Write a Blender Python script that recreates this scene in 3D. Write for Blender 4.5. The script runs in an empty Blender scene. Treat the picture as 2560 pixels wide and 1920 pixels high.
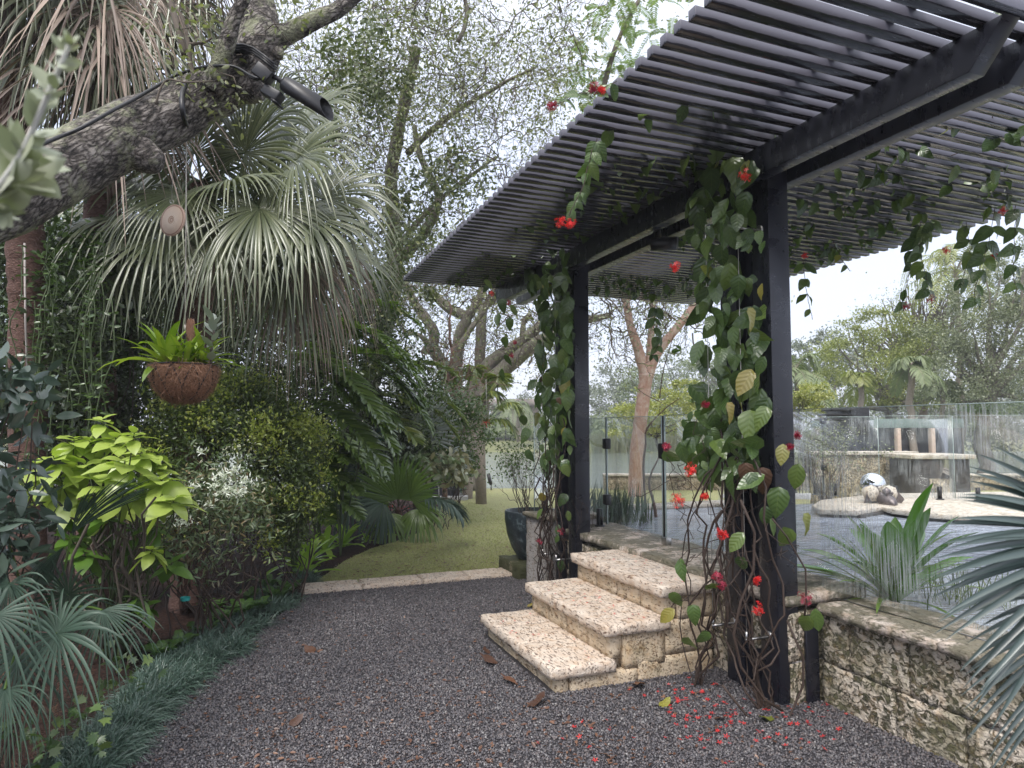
import bpy, math, random
import numpy as np
from mathutils import Vector, Matrix, noise as mnoise
rng = np.random.default_rng(11)
random.seed(5)
SC = bpy.context.scene
COL = SC.collection

# ---------------------------------------------------------------- camera
FPX, YAW, PITCH = 1700.0, math.radians(21.65), math.radians(3.7)
EYE = np.array([0.0, 0.0, 1.55])
FW = np.array([math.sin(YAW)*math.cos(PITCH), math.cos(YAW)*math.cos(PITCH), math.sin(PITCH)])
RT = np.array([math.cos(YAW), -math.sin(YAW), 0.0])
UP = np.cross(RT, FW)
cam = bpy.data.cameras.new('camera'); camo = bpy.data.objects.new('camera', cam); COL.objects.link(camo)
camo.matrix_world = Matrix(((RT[0], UP[0], -FW[0], 0), (RT[1], UP[1], -FW[1], 0), (RT[2], UP[2], -FW[2], EYE[2]), (0, 0, 0, 1)))
cam.sensor_width = 36; cam.lens = FPX/2560*36
cam.clip_start = 0.05; cam.clip_end = 1500
cam.dof.use_dof = True; cam.dof.focus_distance = 4.6; cam.dof.aperture_fstop = 4.5
SC.camera = camo
SC.render.resolution_x = 1024; SC.render.resolution_y = 768

# ---------------------------------------------------------------- sky, sun, exposure (overcast, rain)
SUN_EL, SUN_ROT = math.radians(55), math.radians(200)
w = bpy.data.worlds.new('World'); SC.world = w; w.use_nodes = True
nt = w.node_tree; nt.nodes.clear()
def wn(t, **k):
    n = nt.nodes.new(t)
    for a, b in k.items(): setattr(n, a, b)
    return n
sky = wn('ShaderNodeTexSky', sky_type='NISHITA'); sky.sun_disc = False
sky.sun_elevation = SUN_EL; sky.sun_rotation = SUN_ROT; sky.dust_density = 3
bsky = wn('ShaderNodeBackground'); bsky.inputs[1].default_value = 0.05
nt.links.new(sky.outputs[0], bsky.inputs[0])
tc = wn('ShaderNodeTexCoord'); sep = wn('ShaderNodeSeparateXYZ'); nt.links.new(tc.outputs['Generated'], sep.inputs[0])
rmp = wn('ShaderNodeValToRGB'); nt.links.new(sep.outputs[2], rmp.inputs[0])
cr = rmp.color_ramp; cr.elements[0].position = 0.0; cr.elements[0].color = (.42, .435, .53, 1)
cr.elements[1].position = 1.0; cr.elements[1].color = (1.0, 1.0, 1.0, 1)
e = cr.elements.new(.35); e.color = (.47, .49, .585, 1)
bov = wn('ShaderNodeBackground'); nt.links.new(rmp.outputs[0], bov.inputs[0]); bov.inputs[1].default_value = 0.9
add = wn('ShaderNodeAddShader'); nt.links.new(bsky.outputs[0], add.inputs[0]); nt.links.new(bov.outputs[0], add.inputs[1])
wo = wn('ShaderNodeOutputWorld'); nt.links.new(add.outputs[0], wo.inputs[0])
sl = bpy.data.lights.new('sun', 'SUN'); sl.energy = 1.5; sl.angle = math.radians(22); sl.color = (1, .97, .93)
so = bpy.data.objects.new('sun', sl); COL.objects.link(so)
# the light comes from behind and left of the camera, high up
sd = Vector((-0.5, -0.45, 1.0)).normalized()
so.rotation_euler = sd.to_track_quat('Z', 'Y').to_euler()
SC.view_settings.view_transform = 'Standard'; SC.view_settings.look = 'None'
SC.view_settings.exposure = 1.0; SC.view_settings.gamma = 1; SC.view_settings.use_curve_mapping = False

# ---------------------------------------------------------------- measuring: picture coordinates of the photograph to places in the garden
K = 2560/2212
def ray(u, v): return FW + RT*((u*K-1280)/FPX) - UP*((v*K-960)/FPX)
def P(u, v, d): return EYE + ray(u, v)*d
def G(u, v, z=0.0):
    r = ray(u, v); return EYE + r*(z-EYE[2])/r[2]
def nrm(a):
    a = np.asarray(a, float); n = np.linalg.norm(a, axis=-1, keepdims=True); return a/np.where(n < 1e-9, 1, n)

# ---------------------------------------------------------------- object helpers
def tag(o, label=None, cat=None, group=None, kind=None):
    if label: o['label'] = label
    if cat: o['category'] = cat
    if group: o['group'] = group
    if kind: o['kind'] = kind
    return o
def thing(name, label, cat, loc=(0, 0, 0), group=None):
    o = bpy.data.objects.new(name, None); o.empty_display_size = .1; COL.objects.link(o); o.location = Vector(loc)
    o['label'] = label; o['category'] = cat
    if group: o['group'] = group
    return o
def parent_abs(p):
    v = Vector((0, 0, 0))
    while p is not None: v = v + Vector(p.location); p = p.parent
    return v
def place(name, mesh, parent=None, Mw=None):
    o = bpy.data.objects.new(name, mesh); COL.objects.link(o)
    Mw = Mw or Matrix.Identity(4)
    if parent is not None: o.parent = parent; Mw = Matrix.Translation(-parent_abs(parent)) @ Mw
    o.matrix_basis = Mw
    return o
def matx(origin, D, N, s):
    B = basis(np.array([D]), np.array([N]))[0]*s
    return Matrix(((B[0][0], B[0][1], B[0][2], origin[0]), (B[1][0], B[1][1], B[1][2], origin[1]), (B[2][0], B[2][1], B[2][2], origin[2]), (0, 0, 0, 1)))
class MB:
    def __init__(s): s.V = []; s.F = {}; s.n = 0
    def add(s, v, f, m=0):
        v = np.asarray(v, float).reshape(-1, 3)
        if isinstance(f, np.ndarray): f = {f.shape[1]: f}
        elif not isinstance(f, dict):
            d = {}
            for q in f: d.setdefault(len(q), []).append(q)
            f = {k_: np.array(x) for k_, x in d.items()}
        for k_, x in f.items():
            s.F.setdefault(k_, []).append((x + s.n, m))
        s.V.append(v); s.n += len(v); return s
    def inst(s, bv, bf, Mx, T, m=0):
        # bv (k,3), bf (q,w), Mx (n,3,3) columns = axes, T (n,3)
        bv = np.asarray(bv, float); bf = np.asarray(bf)
        n = len(T); v = np.einsum('nij,kj->nki', Mx, bv) + T[:, None, :]
        f = (bf[None] + (np.arange(n)*len(bv))[:, None, None]).reshape(-1, bf.shape[1])
        return s.add(v.reshape(-1, 3), f, m)
    def box(s, lo, hi, m=0, R=None, c=None):
        lo = np.array(lo, float); hi = np.array(hi, float)
        v = np.array([[(lo, hi)[i][0], (lo, hi)[j][1], (lo, hi)[k_][2]] for i in (0, 1) for j in (0, 1) for k_ in (0, 1)])
        if R is not None: v = (v - c) @ np.array(R).T + c
        return s.add(v, np.array([[0, 1, 3, 2], [4, 6, 7, 5], [0, 4, 5, 1], [2, 3, 7, 6], [0, 2, 6, 4], [1, 5, 7, 3]]), m)
    def tube(s, pts, r, n=8, m=0, cap=True):
        pts = np.asarray(pts, float); r = np.broadcast_to(np.asarray(r, float), (len(pts),))
        T = nrm(np.gradient(pts, axis=0)); a = np.array([0, 0, 1.]) if abs(T[0][2]) < .9 else np.array([1., 0, 0])
        V = []; u = nrm(np.cross(T[0], a))
        for i in range(len(pts)):
            u = nrm(u - T[i]*(u @ T[i])); b = np.cross(T[i], u)
            th = np.arange(n)*2*math.pi/n
            V.append(pts[i] + r[i]*(np.cos(th)[:, None]*u + np.sin(th)[:, None]*b))
        V = np.concatenate(V); i = np.arange(len(pts)-1)[:, None]*n; j = np.arange(n)[None]; j2 = (j+1) % n
        f = np.stack([i+j, i+j2, i+n+j2, i+n+j], -1).reshape(-1, 4)
        F = {4: f}
        if cap: F = [list(q) for q in f] + [list(range(n))[::-1], list(range((len(pts)-1)*n, len(pts)*n))]
        return s.add(V, F, m)
    def lathe(s, prof, c=(0, 0, 0), n=24, m=0, ax=None):
        prof = np.array(prof, float); th = np.arange(n)*2*math.pi/n
        V = np.stack([prof[:, None, 0]*np.cos(th), prof[:, None, 0]*np.sin(th), np.broadcast_to(prof[:, None, 1], (len(prof), n))], -1).reshape(-1, 3)
        if ax is not None:
            z = nrm(ax); x = nrm(np.cross(z, [0.3, .2, 1] if abs(z[2]) < .95 else [1, 0, 0])); y = np.cross(z, x)
            V = V[:, :1]*x + V[:, 1:2]*y + V[:, 2:]*z
        i = np.arange(len(prof)-1)[:, None]*n; j = np.arange(n)[None]; j2 = (j+1) % n
        return s.add(V + np.array(c), np.stack([i+j, i+j2, i+n+j2, i+n+j], -1).reshape(-1, 4), m)
    def ribbons(s, Pp, S, W, fold=.25, m=0):
        # Pp (M,n,3) centre lines, S (M,n,3) or (M,1,3) side vectors, W (M,n) widths
        Pp = np.asarray(Pp, float); Mn, n = Pp.shape[:2]; S = np.broadcast_to(S, Pp.shape); W = W[..., None]
        T = nrm(np.gradient(Pp, axis=1)); S = nrm(S - T*np.sum(S*T, -1, keepdims=True)); N = np.cross(S, T)
        if fold == 0:
            v = np.stack([Pp-S*W/2, Pp+S*W/2], 2); c = 2
        else:
            v = np.stack([Pp-S*W/2+N*W*fold, Pp, Pp+S*W/2+N*W*fold], 2); c = 3
        b = (np.arange(Mn)*n*c)[:, None, None]; i = (np.arange(n-1)*c)[None, :, None]; j = np.arange(c-1)[None, None]
        q = b+i+j
        return s.add(v.reshape(-1, 3), np.stack([q, q+1, q+1+c, q+c], -1).reshape(-1, 4), m)
    def build(s, name, mats, parent=None, smooth=False, bevel=0):
        me = bpy.data.meshes.new(name); V = np.concatenate(s.V) if s.V else np.zeros((0, 3))
        if parent is not None: V = V - np.array(parent_abs(parent))
        me.vertices.add(len(V)); me.vertices.foreach_set('co', V.astype(np.float32).ravel())
        L = []; ls = []; lt = []; mi = []; k0 = 0
        for k_, lst in s.F.items():
            for f, m in lst:
                L.append(f.ravel()); ls.append(k0+np.arange(len(f))*k_); lt.append(np.full(len(f), k_)); mi.append(np.full(len(f), m)); k0 += f.size
        L = np.concatenate(L).astype(np.int32)
        me.loops.add(len(L)); me.loops.foreach_set('vertex_index', L)
        ls = np.concatenate(ls).astype(np.int32); me.polygons.add(len(ls))
        me.polygons.foreach_set('loop_start', ls); me.polygons.foreach_set('loop_total', np.concatenate(lt).astype(np.int32))
        me.polygons.foreach_set('material_index', np.concatenate(mi).astype(np.int32))
        if smooth: me.polygons.foreach_set('use_smooth', np.ones(len(ls), bool))
        for m in (mats if isinstance(mats, (list, tuple)) else [mats]): me.materials.append(m)
        me.update(calc_edges=True); me.validate()
        o = bpy.data.objects.new(name, me); COL.objects.link(o)
        if parent is not None: o.parent = parent
        if bevel:
            b = o.modifiers.new('bevel', 'BEVEL'); b.width = bevel; b.segments = 2; b.limit_method = 'ANGLE'
        return o
def basis(D, N):
    """leaf axes: x = side, y = D (length), z = normal"""
    D = nrm(D); N = nrm(N - D*np.sum(N*D, -1, keepdims=True)); X = np.cross(D, N)
    return np.stack([X, D, N], -1)
def rdir(n, up=0.0):
    d = rng.normal(size=(n, 3)); d[:, 2] += up; return nrm(d)

# leaf shapes (length 1 along +Y)
LF2 = (np.array([[0, 0, 0], [-.24, .45, .06], [0, 1, -.05], [.24, .45, .06]]), np.array([[0, 1, 2], [0, 2, 3]]))
def oval_leaf(w=.5, rows=(0, .12, .35, .6, .82, 1), prof=(0.04, .6, 1, .92, .55, .03), fold=.12, droop=.15, wave=0):
    v = []
    for i, (t, p) in enumerate(zip(rows, prof)):
        z = -droop*t*t
        for s_, x in ((-1, -p*w/2), (-.5, -p*w/4), (0, 0), (.5, p*w/4), (1, p*w/2)):
            v.append([x, t, z + fold*abs(x) + (wave*math.sin(i*2.3+s_*2)*abs(s_))])
    n = len(rows); f = [[i*5+j, i*5+j+1, i*5+6+j, i*5+5+j] for i in range(n-1) for j in range(4)]
    return np.array(v), np.array(f)
LFM = (np.array([[0, 0, 0], [-.2, .3, .05], [0, .3, 0], [.2, .3, .05], [-.19, .65, .04], [0, .65, -.03], [.19, .65, .04], [0, 1, -.12]]),
       np.array([[0, 2, 1, 1], [0, 3, 2, 2], [1, 2, 5, 4], [2, 3, 6, 5], [4, 5, 7, 7], [5, 6, 7, 7]]))
LFM = (LFM[0], np.array([[0, 2, 1], [0, 3, 2], [1, 2, 4], [2, 5, 4], [2, 3, 5], [3, 6, 5], [4, 5, 7], [5, 6, 7]]))

# ---------------------------------------------------------------- materials
def newmat(name):
    m = bpy.data.materials.new(name); m.use_nodes = True; n = m.node_tree; b = n.nodes['Principled BSDF']
    return m, n, b
def nd(n, t, ins=None, **k):
    x = n.nodes.new(t)
    for a, b in k.items(): setattr(x, a, b)
    for a, b in (ins or {}).items():
        if isinstance(b, bpy.types.NodeSocket): n.links.new(b, x.inputs[a])
        else: x.inputs[a].default_value = b
    return x
def ramp(n, fac, stops):
    r = n.nodes.new('ShaderNodeValToRGB'); n.links.new(fac, r.inputs[0]); c = r.color_ramp
    while len(c.elements) < len(stops): c.elements.new(.5)
    for e_, (p, col) in zip(c.elements, stops):
        e_.position = p; e_.color = (*col, 1) if len(col) == 3 else col
    return r.outputs[0]
def coord(n, kind='Object', scale=(1, 1, 1), rot=(0, 0, 0)):
    t = nd(n, 'ShaderNodeTexCoord'); m = nd(n, 'ShaderNodeMapping', {'Vector': t.outputs[kind], 'Scale': scale, 'Rotation': rot}); return m.outputs[0]
def noi(n, co, sc, det=4, rough=.55, dist=0): return nd(n, 'ShaderNodeTexNoise', {'Vector': co, 'Scale': sc, 'Detail': det, 'Roughness': rough, 'Distortion': dist}).outputs['Fac']
def vor(n, co, sc, feat='F1', rnd=1): return nd(n, 'ShaderNodeTexVoronoi', {'Vector': co, 'Scale': sc, 'Randomness': rnd}, feature=feat).outputs['Distance']
def math_(n, op, a, b=0.0, cl=False):
    x = n.nodes.new('ShaderNodeMath'); x.operation = op; x.use_clamp = cl
    for i, q in enumerate((a, b)):
        if isinstance(q, bpy.types.NodeSocket): n.links.new(q, x.inputs[i])
        else: x.inputs[i].default_value = q
    return x.outputs[0]
def mixc(n, fac, a, b, mode='MIX'):
    x = n.nodes.new('ShaderNodeMix'); x.data_type = 'RGBA'; x.blend_type = mode
    for i, q in ((0, fac), (6, a), (7, b)):
        if isinstance(q, bpy.types.NodeSocket): n.links.new(q, x.inputs[i])
        else: x.inputs[i].default_value = q if i == 0 else (*q, 1)
    return x.outputs[2]
def bump(n, b, h, strength=.5, dist=.02):
    x = nd(n, 'ShaderNodeBump', {'Height': h, 'Strength': strength, 'Distance': dist}); n.links.new(x.outputs[0], b.inputs['Normal']); return x
def leafmat(name, cols, rough=.42, trans=.3, obj=False, spec=.5, veins=False, scale=3.0):
    m, n, b = newmat(name)
    if obj: r = nd(n, 'ShaderNodeObjectInfo').outputs['Random']
    else: r = nd(n, 'ShaderNodeNewGeometry').outputs['Random Per Island']
    co = coord(n)
    f = math_(n, 'ADD', math_(n, 'MULTIPLY', r, .75), math_(n, 'MULTIPLY', noi(n, co, scale, 2), .3), True)
    k_ = len(cols); c = ramp(n, f, [(i/(k_-1) if k_ > 1 else 0, q) for i, q in enumerate(cols)])
    if veins:
        t = nd(n, 'ShaderNodeTexCoord'); s = nd(n, 'ShaderNodeSeparateXYZ', {0: t.outputs['Object']})
        ax = math_(n, 'ABSOLUTE', s.outputs[0])
        q = math_(n, 'SUBTRACT', math_(n, 'MULTIPLY', s.outputs[1], veins[0]), math_(n, 'MULTIPLY', ax, veins[1]))
        fr = math_(n, 'FRACT', q); tri = math_(n, 'ABSOLUTE', math_(n, 'SUBTRACT', fr, .5))
        vein = math_(n, 'MAXIMUM', math_(n, 'GREATER_THAN', tri, .455), math_(n, 'LESS_THAN', ax, veins[2]))
        c = mixc(n, math_(n, 'MULTIPLY', vein, .22), c, tuple(min(1, x*1.5+.01) for x in cols[-1]))
        bump(n, b, math_(n, 'ADD', math_(n, 'MULTIPLY', tri, -1), 0), .45, veins[3]*.5)
    n.links.new(c, b.inputs['Base Color']); b.inputs['Roughness'].default_value = rough; b.inputs['Specular IOR Level'].default_value = min(1, spec*1.5)
    rough = b.inputs['Roughness'].default_value = rough*.78
    trans *= .7
    if trans:
        tcol = mixc(n, 1.0, c, (1.5, 1.7, .8), 'MULTIPLY')
        t = nd(n, 'ShaderNodeBsdfTranslucent', {'Color': tcol}); mx = nd(n, 'ShaderNodeMixShader', {0: trans, 1: b.outputs[0], 2: t.outputs[0]})
        n.links.new(mx.outputs[0], n.nodes['Material Output'].inputs[0])
    return m
def plain(name, col, rough=.5, metal=0, var=.15, sc=20, spec=.5, bmp=0, bd=.002):
    m, n, b = newmat(name); co = coord(n); f = noi(n, co, sc, 5)
    c = ramp(n, f, [(.3, tuple(x*(1-var) for x in col)), (.7, tuple(min(1, x*(1+var)) for x in col))])
    n.links.new(c, b.inputs['Base Color']); b.inputs['Roughness'].default_value = rough; b.inputs['Metallic'].default_value = metal
    b.inputs['Specular IOR Level'].default_value = spec
    if bmp: bump(n, b, f, bmp, bd)
    return m
def barkmat(name, cols, sc=30, stretch=(1, 1, .35), lichen=None, depth=.02, rot=(0, 0, 0), rough=.9, axis=None):
    m, n, b = newmat(name); co = coord(n, 'Object', stretch, rot)
    if axis is not None:   # squash the pattern along the limb so that the plates run lengthwise
        dt = nd(n, 'ShaderNodeVectorMath', {0: co, 1: tuple(axis)}, operation='DOT_PRODUCT'); ds = nd(n, 'ShaderNodeVectorMath', {0: tuple(axis)}, operation='SCALE'); n.links.new(math_(n, 'MULTIPLY', dt.outputs['Value'], .62), ds.inputs['Scale'])
        co = nd(n, 'ShaderNodeVectorMath', {0: co, 1: ds.outputs[0]}, operation='SUBTRACT').outputs[0]
    warp = nd(n, 'ShaderNodeTexNoise', {'Vector': co, 'Scale': sc*.4, 'Detail': 4})
    add_ = nd(n, 'ShaderNodeVectorMath', {0: co}, operation='ADD'); sc_ = nd(n, 'ShaderNodeVectorMath', {0: warp.outputs['Color']}, operation='SCALE'); sc_.inputs['Scale'].default_value = 3.2/sc
    n.links.new(sc_.outputs[0], add_.inputs[1])
    v = vor(n, add_.outputs[0], sc, 'DISTANCE_TO_EDGE'); fine = noi(n, co, sc*3, 5, .7)
    big = noi(n, co, sc*.55, 5, .75, .5); h = math_(n, 'ADD', math_(n, 'ADD', math_(n, 'MINIMUM', math_(n, 'MULTIPLY', v, math_(n, 'ADD', math_(n, 'MULTIPLY', big, 2.6), -.45)), .30), math_(n, 'MULTIPLY', fine, .55)), math_(n, 'MULTIPLY', big, .55))
    c = ramp(n, h, [(.50 if axis is not None else .15, cols[0]), (.62 if axis is not None else .45, cols[1]), (.95 if axis is not None else .85, cols[2])])
    if lichen:
        g = coord(n); lf = ramp(n, noi(n, g, 5.5, 6, .75), [(.50, (0, 0, 0)), (.60, (1, 1, 1))])
        c = mixc(n, math_(n, 'MULTIPLY', lf, math_(n, 'MULTIPLY', fine, 1.3), True), c, lichen)
    n.links.new(c, b.inputs['Base Color']); b.inputs['Roughness'].default_value = rough
    bump(n, b, h, 1.0, depth); return m
def stonemat(name, c1, c2, pit, moss=None, mosslo=.5, sc=1.0, pitst=(1, .28, 1), rot=(0, 0, .3), depth=.012, big=False, mossc=(.09, .085, .03)):
    m, n, b = newmat(name); co = coord(n, 'Object', tuple(sc*x for x in (1, 1, 1))); cs = coord(n, 'Object', tuple(sc*x for x in pitst), rot)
    base = ramp(n, noi(n, co, 7, 6, .65), [(.35, c1), (.65, c2)])
    p1 = noi(n, cs, 78 if not big else 40, 4, .62, .8); p2 = noi(n, cs, 120 if not big else 60, 2, .6)
    area = noi(n, co, 9, 3)
    thr = math_(n, 'SUBTRACT', p1, math_(n, 'MULTIPLY', area, .10))
    pits = ramp(n, thr, [(.345 if not big else .40, (1, 1, 1)), (.385 if not big else .46, (0, 0, 0))])
    c = mixc(n, math_(n, 'MULTIPLY', pits, math_(n, 'ADD', math_(n, 'MULTIPLY', p2, 1.3), .12 if not big else .3), True), base, pit)
    c = mixc(n, math_(n, 'MULTIPLY', ramp(n, noi(n, co, 16, 5, .7), [(.48, (0, 0, 0)), (.7, (1, 1, 1))]), .5), c, (c1[0]*.85, c1[1]*.62, c1[2]*.38))
    if moss:
        mf = ramp(n, math_(n, 'ADD', noi(n, co, 4.5, 7, .72), math_(n, 'MULTIPLY', noi(n, co, 45, 3), .18)), [(mosslo+.06, (0, 0, 0)), (mosslo+.18, (1, 1, 1))])
        c = mixc(n, math_(n, 'MULTIPLY', mf, moss), c, mossc)
    n.links.new(c, b.inputs['Base Color']); b.inputs['Roughness'].default_value = .8
    h = math_(n, 'ADD', math_(n, 'MULTIPLY', pits, -1.0), math_(n, 'MULTIPLY', p2, .45))
    bump(n, b, h, .9, depth); return m

M = {}
M['gravel_bed'] = plain('gravel_bed', (.035, .032, .036), .7, var=.5, sc=120, bmp=1, bd=.01)
def gravelmat():
    m, n, b = newmat('gravel_stone'); r = nd(n, 'ShaderNodeNewGeometry').outputs['Random Per Island']
    c = ramp(n, r, [(0, (.045, .043, .048)), (.3, (.085, .08, .088)), (.6, (.125, .118, .126)), (.75, (.125, .10, .095)), (.92, (.18, .172, .175)), (.99, (.28, .27, .265))])
    n.nodes[-1].color_ramp.interpolation = 'LINEAR'
    n.links.new(c, b.inputs['Base Color']); b.inputs['Roughness'].default_value = .38; return m
M['gravel'] = gravelmat()
def mulchmat():
    m, n, b = newmat('mulch'); co = coord(n); v = nd(n, 'ShaderNodeTexVoronoi', {'Vector': coord(n, 'Object', (1, 2.2, 1)), 'Scale': 38.0})
    c = ramp(n, v.outputs['Color'], [(0, (.012, .007, .005)), (.5, (.035, .018, .013)), (1, (.085, .042, .03))])
    c = mixc(n, ramp(n, noi(n, co, 1.3, 4), [(.45, (0, 0, 0)), (.62, (1, 1, 1))]), c, (.018, .013, .009))
    n.links.new(c, b.inputs['Base Color']); b.inputs['Roughness'].default_value = .9; b.inputs['Specular IOR Level'].default_value = .15; bump(n, b, v.outputs['Distance'], 1, .02); return m
M['mulch'] = mulchmat()
def lawnmat():
    m, n, b = newmat('lawn'); co = coord(n); f = noi(n, co, .9, 5, .6); g = noi(n, co, 55, 4, .75); 
    c = ramp(n, g, [(.3, (.16, .165, .06)), (.5, (.29, .30, .12)), (.72, (.43, .43, .20))])
    c = mixc(n, ramp(n, f, [(.4, (0, 0, 0)), (.7, (.8, .8, .8))]), c, (.33, .31, .14))
    c = mixc(n, ramp(n, noi(n, co, 22, 2), [(.66, (0, 0, 0)), (.72, (.8, .8, .8))]), c, (.07, .055, .028))
    n.links.new(c, b.inputs['Base Color']); b.inputs['Roughness'].default_value = .8; bump(n, b, g, 1, .02); return m
M['lawn'] = lawnmat()
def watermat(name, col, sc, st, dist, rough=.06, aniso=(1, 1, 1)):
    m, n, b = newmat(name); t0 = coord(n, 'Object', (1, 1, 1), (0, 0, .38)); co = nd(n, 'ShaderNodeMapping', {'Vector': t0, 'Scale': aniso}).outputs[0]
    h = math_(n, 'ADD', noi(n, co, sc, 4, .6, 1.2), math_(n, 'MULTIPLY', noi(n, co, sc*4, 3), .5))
    n.links.new(ramp(n, noi(n, co, sc*.5, 3), [(.3, tuple(x*.7 for x in col)), (.7, tuple(x*1.3 for x in col))]), b.inputs['Base Color'])  # light and dark of ripple reflections painted into the colour
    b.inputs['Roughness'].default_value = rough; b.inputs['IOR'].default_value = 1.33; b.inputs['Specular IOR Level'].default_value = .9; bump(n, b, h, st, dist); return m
M['pool'] = watermat('pool_water', (.42, .47, .55), 3.4, 1.0, .16, .04, (.55, 1.7, 1))  # pale tint paints the reflected sky into the water colour
M['lake'] = watermat('lake_water', (.13, .15, .12), 1.6, .9, .06, .06, (.5, 1.6, 1))
M['coral'] = stonemat('coral_step', (.60, .49, .39), (.72, .63, .53), (.10, .05, .035))
M['coral_side'] = stonemat('coral_side', (.56, .45, .30), (.66, .55, .41), (.14, .075, .04), moss=.45, mosslo=.62)
M['coping'] = stonemat('coping', (.50, .42, .35), (.62, .54, .47), (.05, .045, .03), moss=.85, mosslo=.42, sc=1.0, mossc=(.10, .095, .055))
M['wall'] = stonemat('wall_stone', (.47, .40, .30), (.62, .55, .46), (.045, .045, .022), moss=.55, mosslo=.47, big=True, depth=.045, pitst=(1, .6, .8), mossc=(.13, .125, .06))
M['wall_far'] = stonemat('wall_far', (.42, .35, .23), (.55, .47, .33), (.10, .075, .04), moss=.5, mosslo=.5, big=True, depth=.02)
M['pier'] = stonemat('pier_stone', (.36, .33, .31), (.48, .45, .43), (.06, .05, .04), moss=.5, mosslo=.55, depth=.012)
M['mossy'] = stonemat('mossy_stone', (.18, .16, .10), (.26, .23, .15), (.02, .022, .01), moss=.95, mosslo=.33, depth=.02, mossc=(.05, .055, .018))
def metalmat(name, col, rough, stain=0):
    m, n, b = newmat(name); co = coord(n, 'Object', (.6, 3, 1)); f = noi(n, co, 7, 5, .65)
    n.links.new(ramp(n, f, [(.3, tuple(x*.75 for x in col)), (.7, tuple(x*1.2 for x in col))]), b.inputs['Base Color'])
    n.links.new(ramp(n, f, [(.35, (rough*.6,)*3), (.65, (rough*1.2,)*3)]), b.inputs['Roughness'])
    b.inputs['Specular IOR Level'].default_value = .6; return m
M['post'] = metalmat('black_metal', (.012, .013, .021), .35)
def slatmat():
    # powder coated slat: skylit lavender faces and shaded undersides painted in, plus rain stains
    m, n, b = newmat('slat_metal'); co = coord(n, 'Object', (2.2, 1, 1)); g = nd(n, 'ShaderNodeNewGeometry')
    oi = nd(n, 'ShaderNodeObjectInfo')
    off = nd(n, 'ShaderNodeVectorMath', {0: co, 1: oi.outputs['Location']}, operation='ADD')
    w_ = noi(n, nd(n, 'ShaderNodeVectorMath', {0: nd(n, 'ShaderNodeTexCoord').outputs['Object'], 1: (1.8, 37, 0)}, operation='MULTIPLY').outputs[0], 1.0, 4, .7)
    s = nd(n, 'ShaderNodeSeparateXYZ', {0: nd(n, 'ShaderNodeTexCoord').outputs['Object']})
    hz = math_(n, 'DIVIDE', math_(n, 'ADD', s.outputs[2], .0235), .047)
    wet = math_(n, 'LESS_THAN', hz, math_(n, 'SUBTRACT', math_(n, 'MULTIPLY', w_, 1.5), .62))  # mask for rain stains and the painted underside shade
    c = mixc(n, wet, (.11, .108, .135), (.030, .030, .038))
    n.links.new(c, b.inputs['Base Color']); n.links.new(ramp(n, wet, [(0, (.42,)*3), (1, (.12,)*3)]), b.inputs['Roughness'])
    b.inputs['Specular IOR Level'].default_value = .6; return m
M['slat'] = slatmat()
M['black'] = plain('black_plastic', (.012, .012, .014), .4, spec=.5)
M['steel'] = plain('steel', (.45, .44, .43), .28, 1, var=.1)
M['wire'] = plain('wire', (.5, .48, .45), .5, .5)
M['rope'] = plain('rope', (.60, .56, .48), .8)
M['teal'] = plain('teal_paint', (.03, .11, .10), .5); M['tape'] = plain('teal_tape', (.02, .30, .28), .5)
M['conc'] = plain('concrete', (.35, .35, .34), .85, sc=12)
def glassmat(name, fog, drops=True):
    m, n, b = newmat(name); n.nodes.remove(b); out = n.nodes['Material Output']
    tr = nd(n, 'ShaderNodeBsdfTransparent', {'Color': (.985, .99, .988, 1)}); gl = nd(n, 'ShaderNodeBsdfGlossy', {'Color': (1, 1, 1, 1), 'Roughness': .02})
    fr = nd(n, 'ShaderNodeFresnel', {'IOR': 1.3}); mx = nd(n, 'ShaderNodeMixShader', {0: math_(n, 'MULTIPLY', fr.outputs[0], .3), 1: tr.outputs[0], 2: gl.outputs[0]})
    co = coord(n)
    dd = vor(n, coord(n, 'Object', (1, 1, .8)), 70); drop = ramp(n, dd, [(.10, (1, 1, 1)), (.2, (0, 0, 0))])
    reg = ramp(n, noi(n, co, 2.3, 3), [(.42, (0, 0, 0)), (.6, (1, 1, 1))])
    st = noi(n, coord(n, 'Object', (1, 1, .035)), 120, 2); streak = ramp(n, st, [(.44, (1, 1, 1)), (.52, (0, 0, 0))])
    mist = math_(n, 'MULTIPLY', math_(n, 'MULTIPLY', reg, streak), fog)
    a = math_(n, 'MAXIMUM', math_(n, 'MULTIPLY', math_(n, 'MULTIPLY', drop, reg), .55), mist, True)
    df = nd(n, 'ShaderNodeBsdfTranslucent', {'Color': (.8, .84, .85, 1)}); d2 = nd(n, 'ShaderNodeBsdfDiffuse', {'Color': (.6, .64, .63, 1)})
    dm = nd(n, 'ShaderNodeMixShader', {0: .5, 1: df.outputs[0], 2: d2.outputs[0]})
    fin = nd(n, 'ShaderNodeMixShader', {0: a, 1: mx.outputs[0], 2: dm.outputs[0]}); n.links.new(fin.outputs[0], out.inputs[0]); return m
M['glass'] = glassmat('glass_clear', .04); M['glass_wet'] = glassmat('glass_wet', .34); M['glass_edge'] = plain('glass_edge', (.40, .48, .46), .15)
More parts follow.
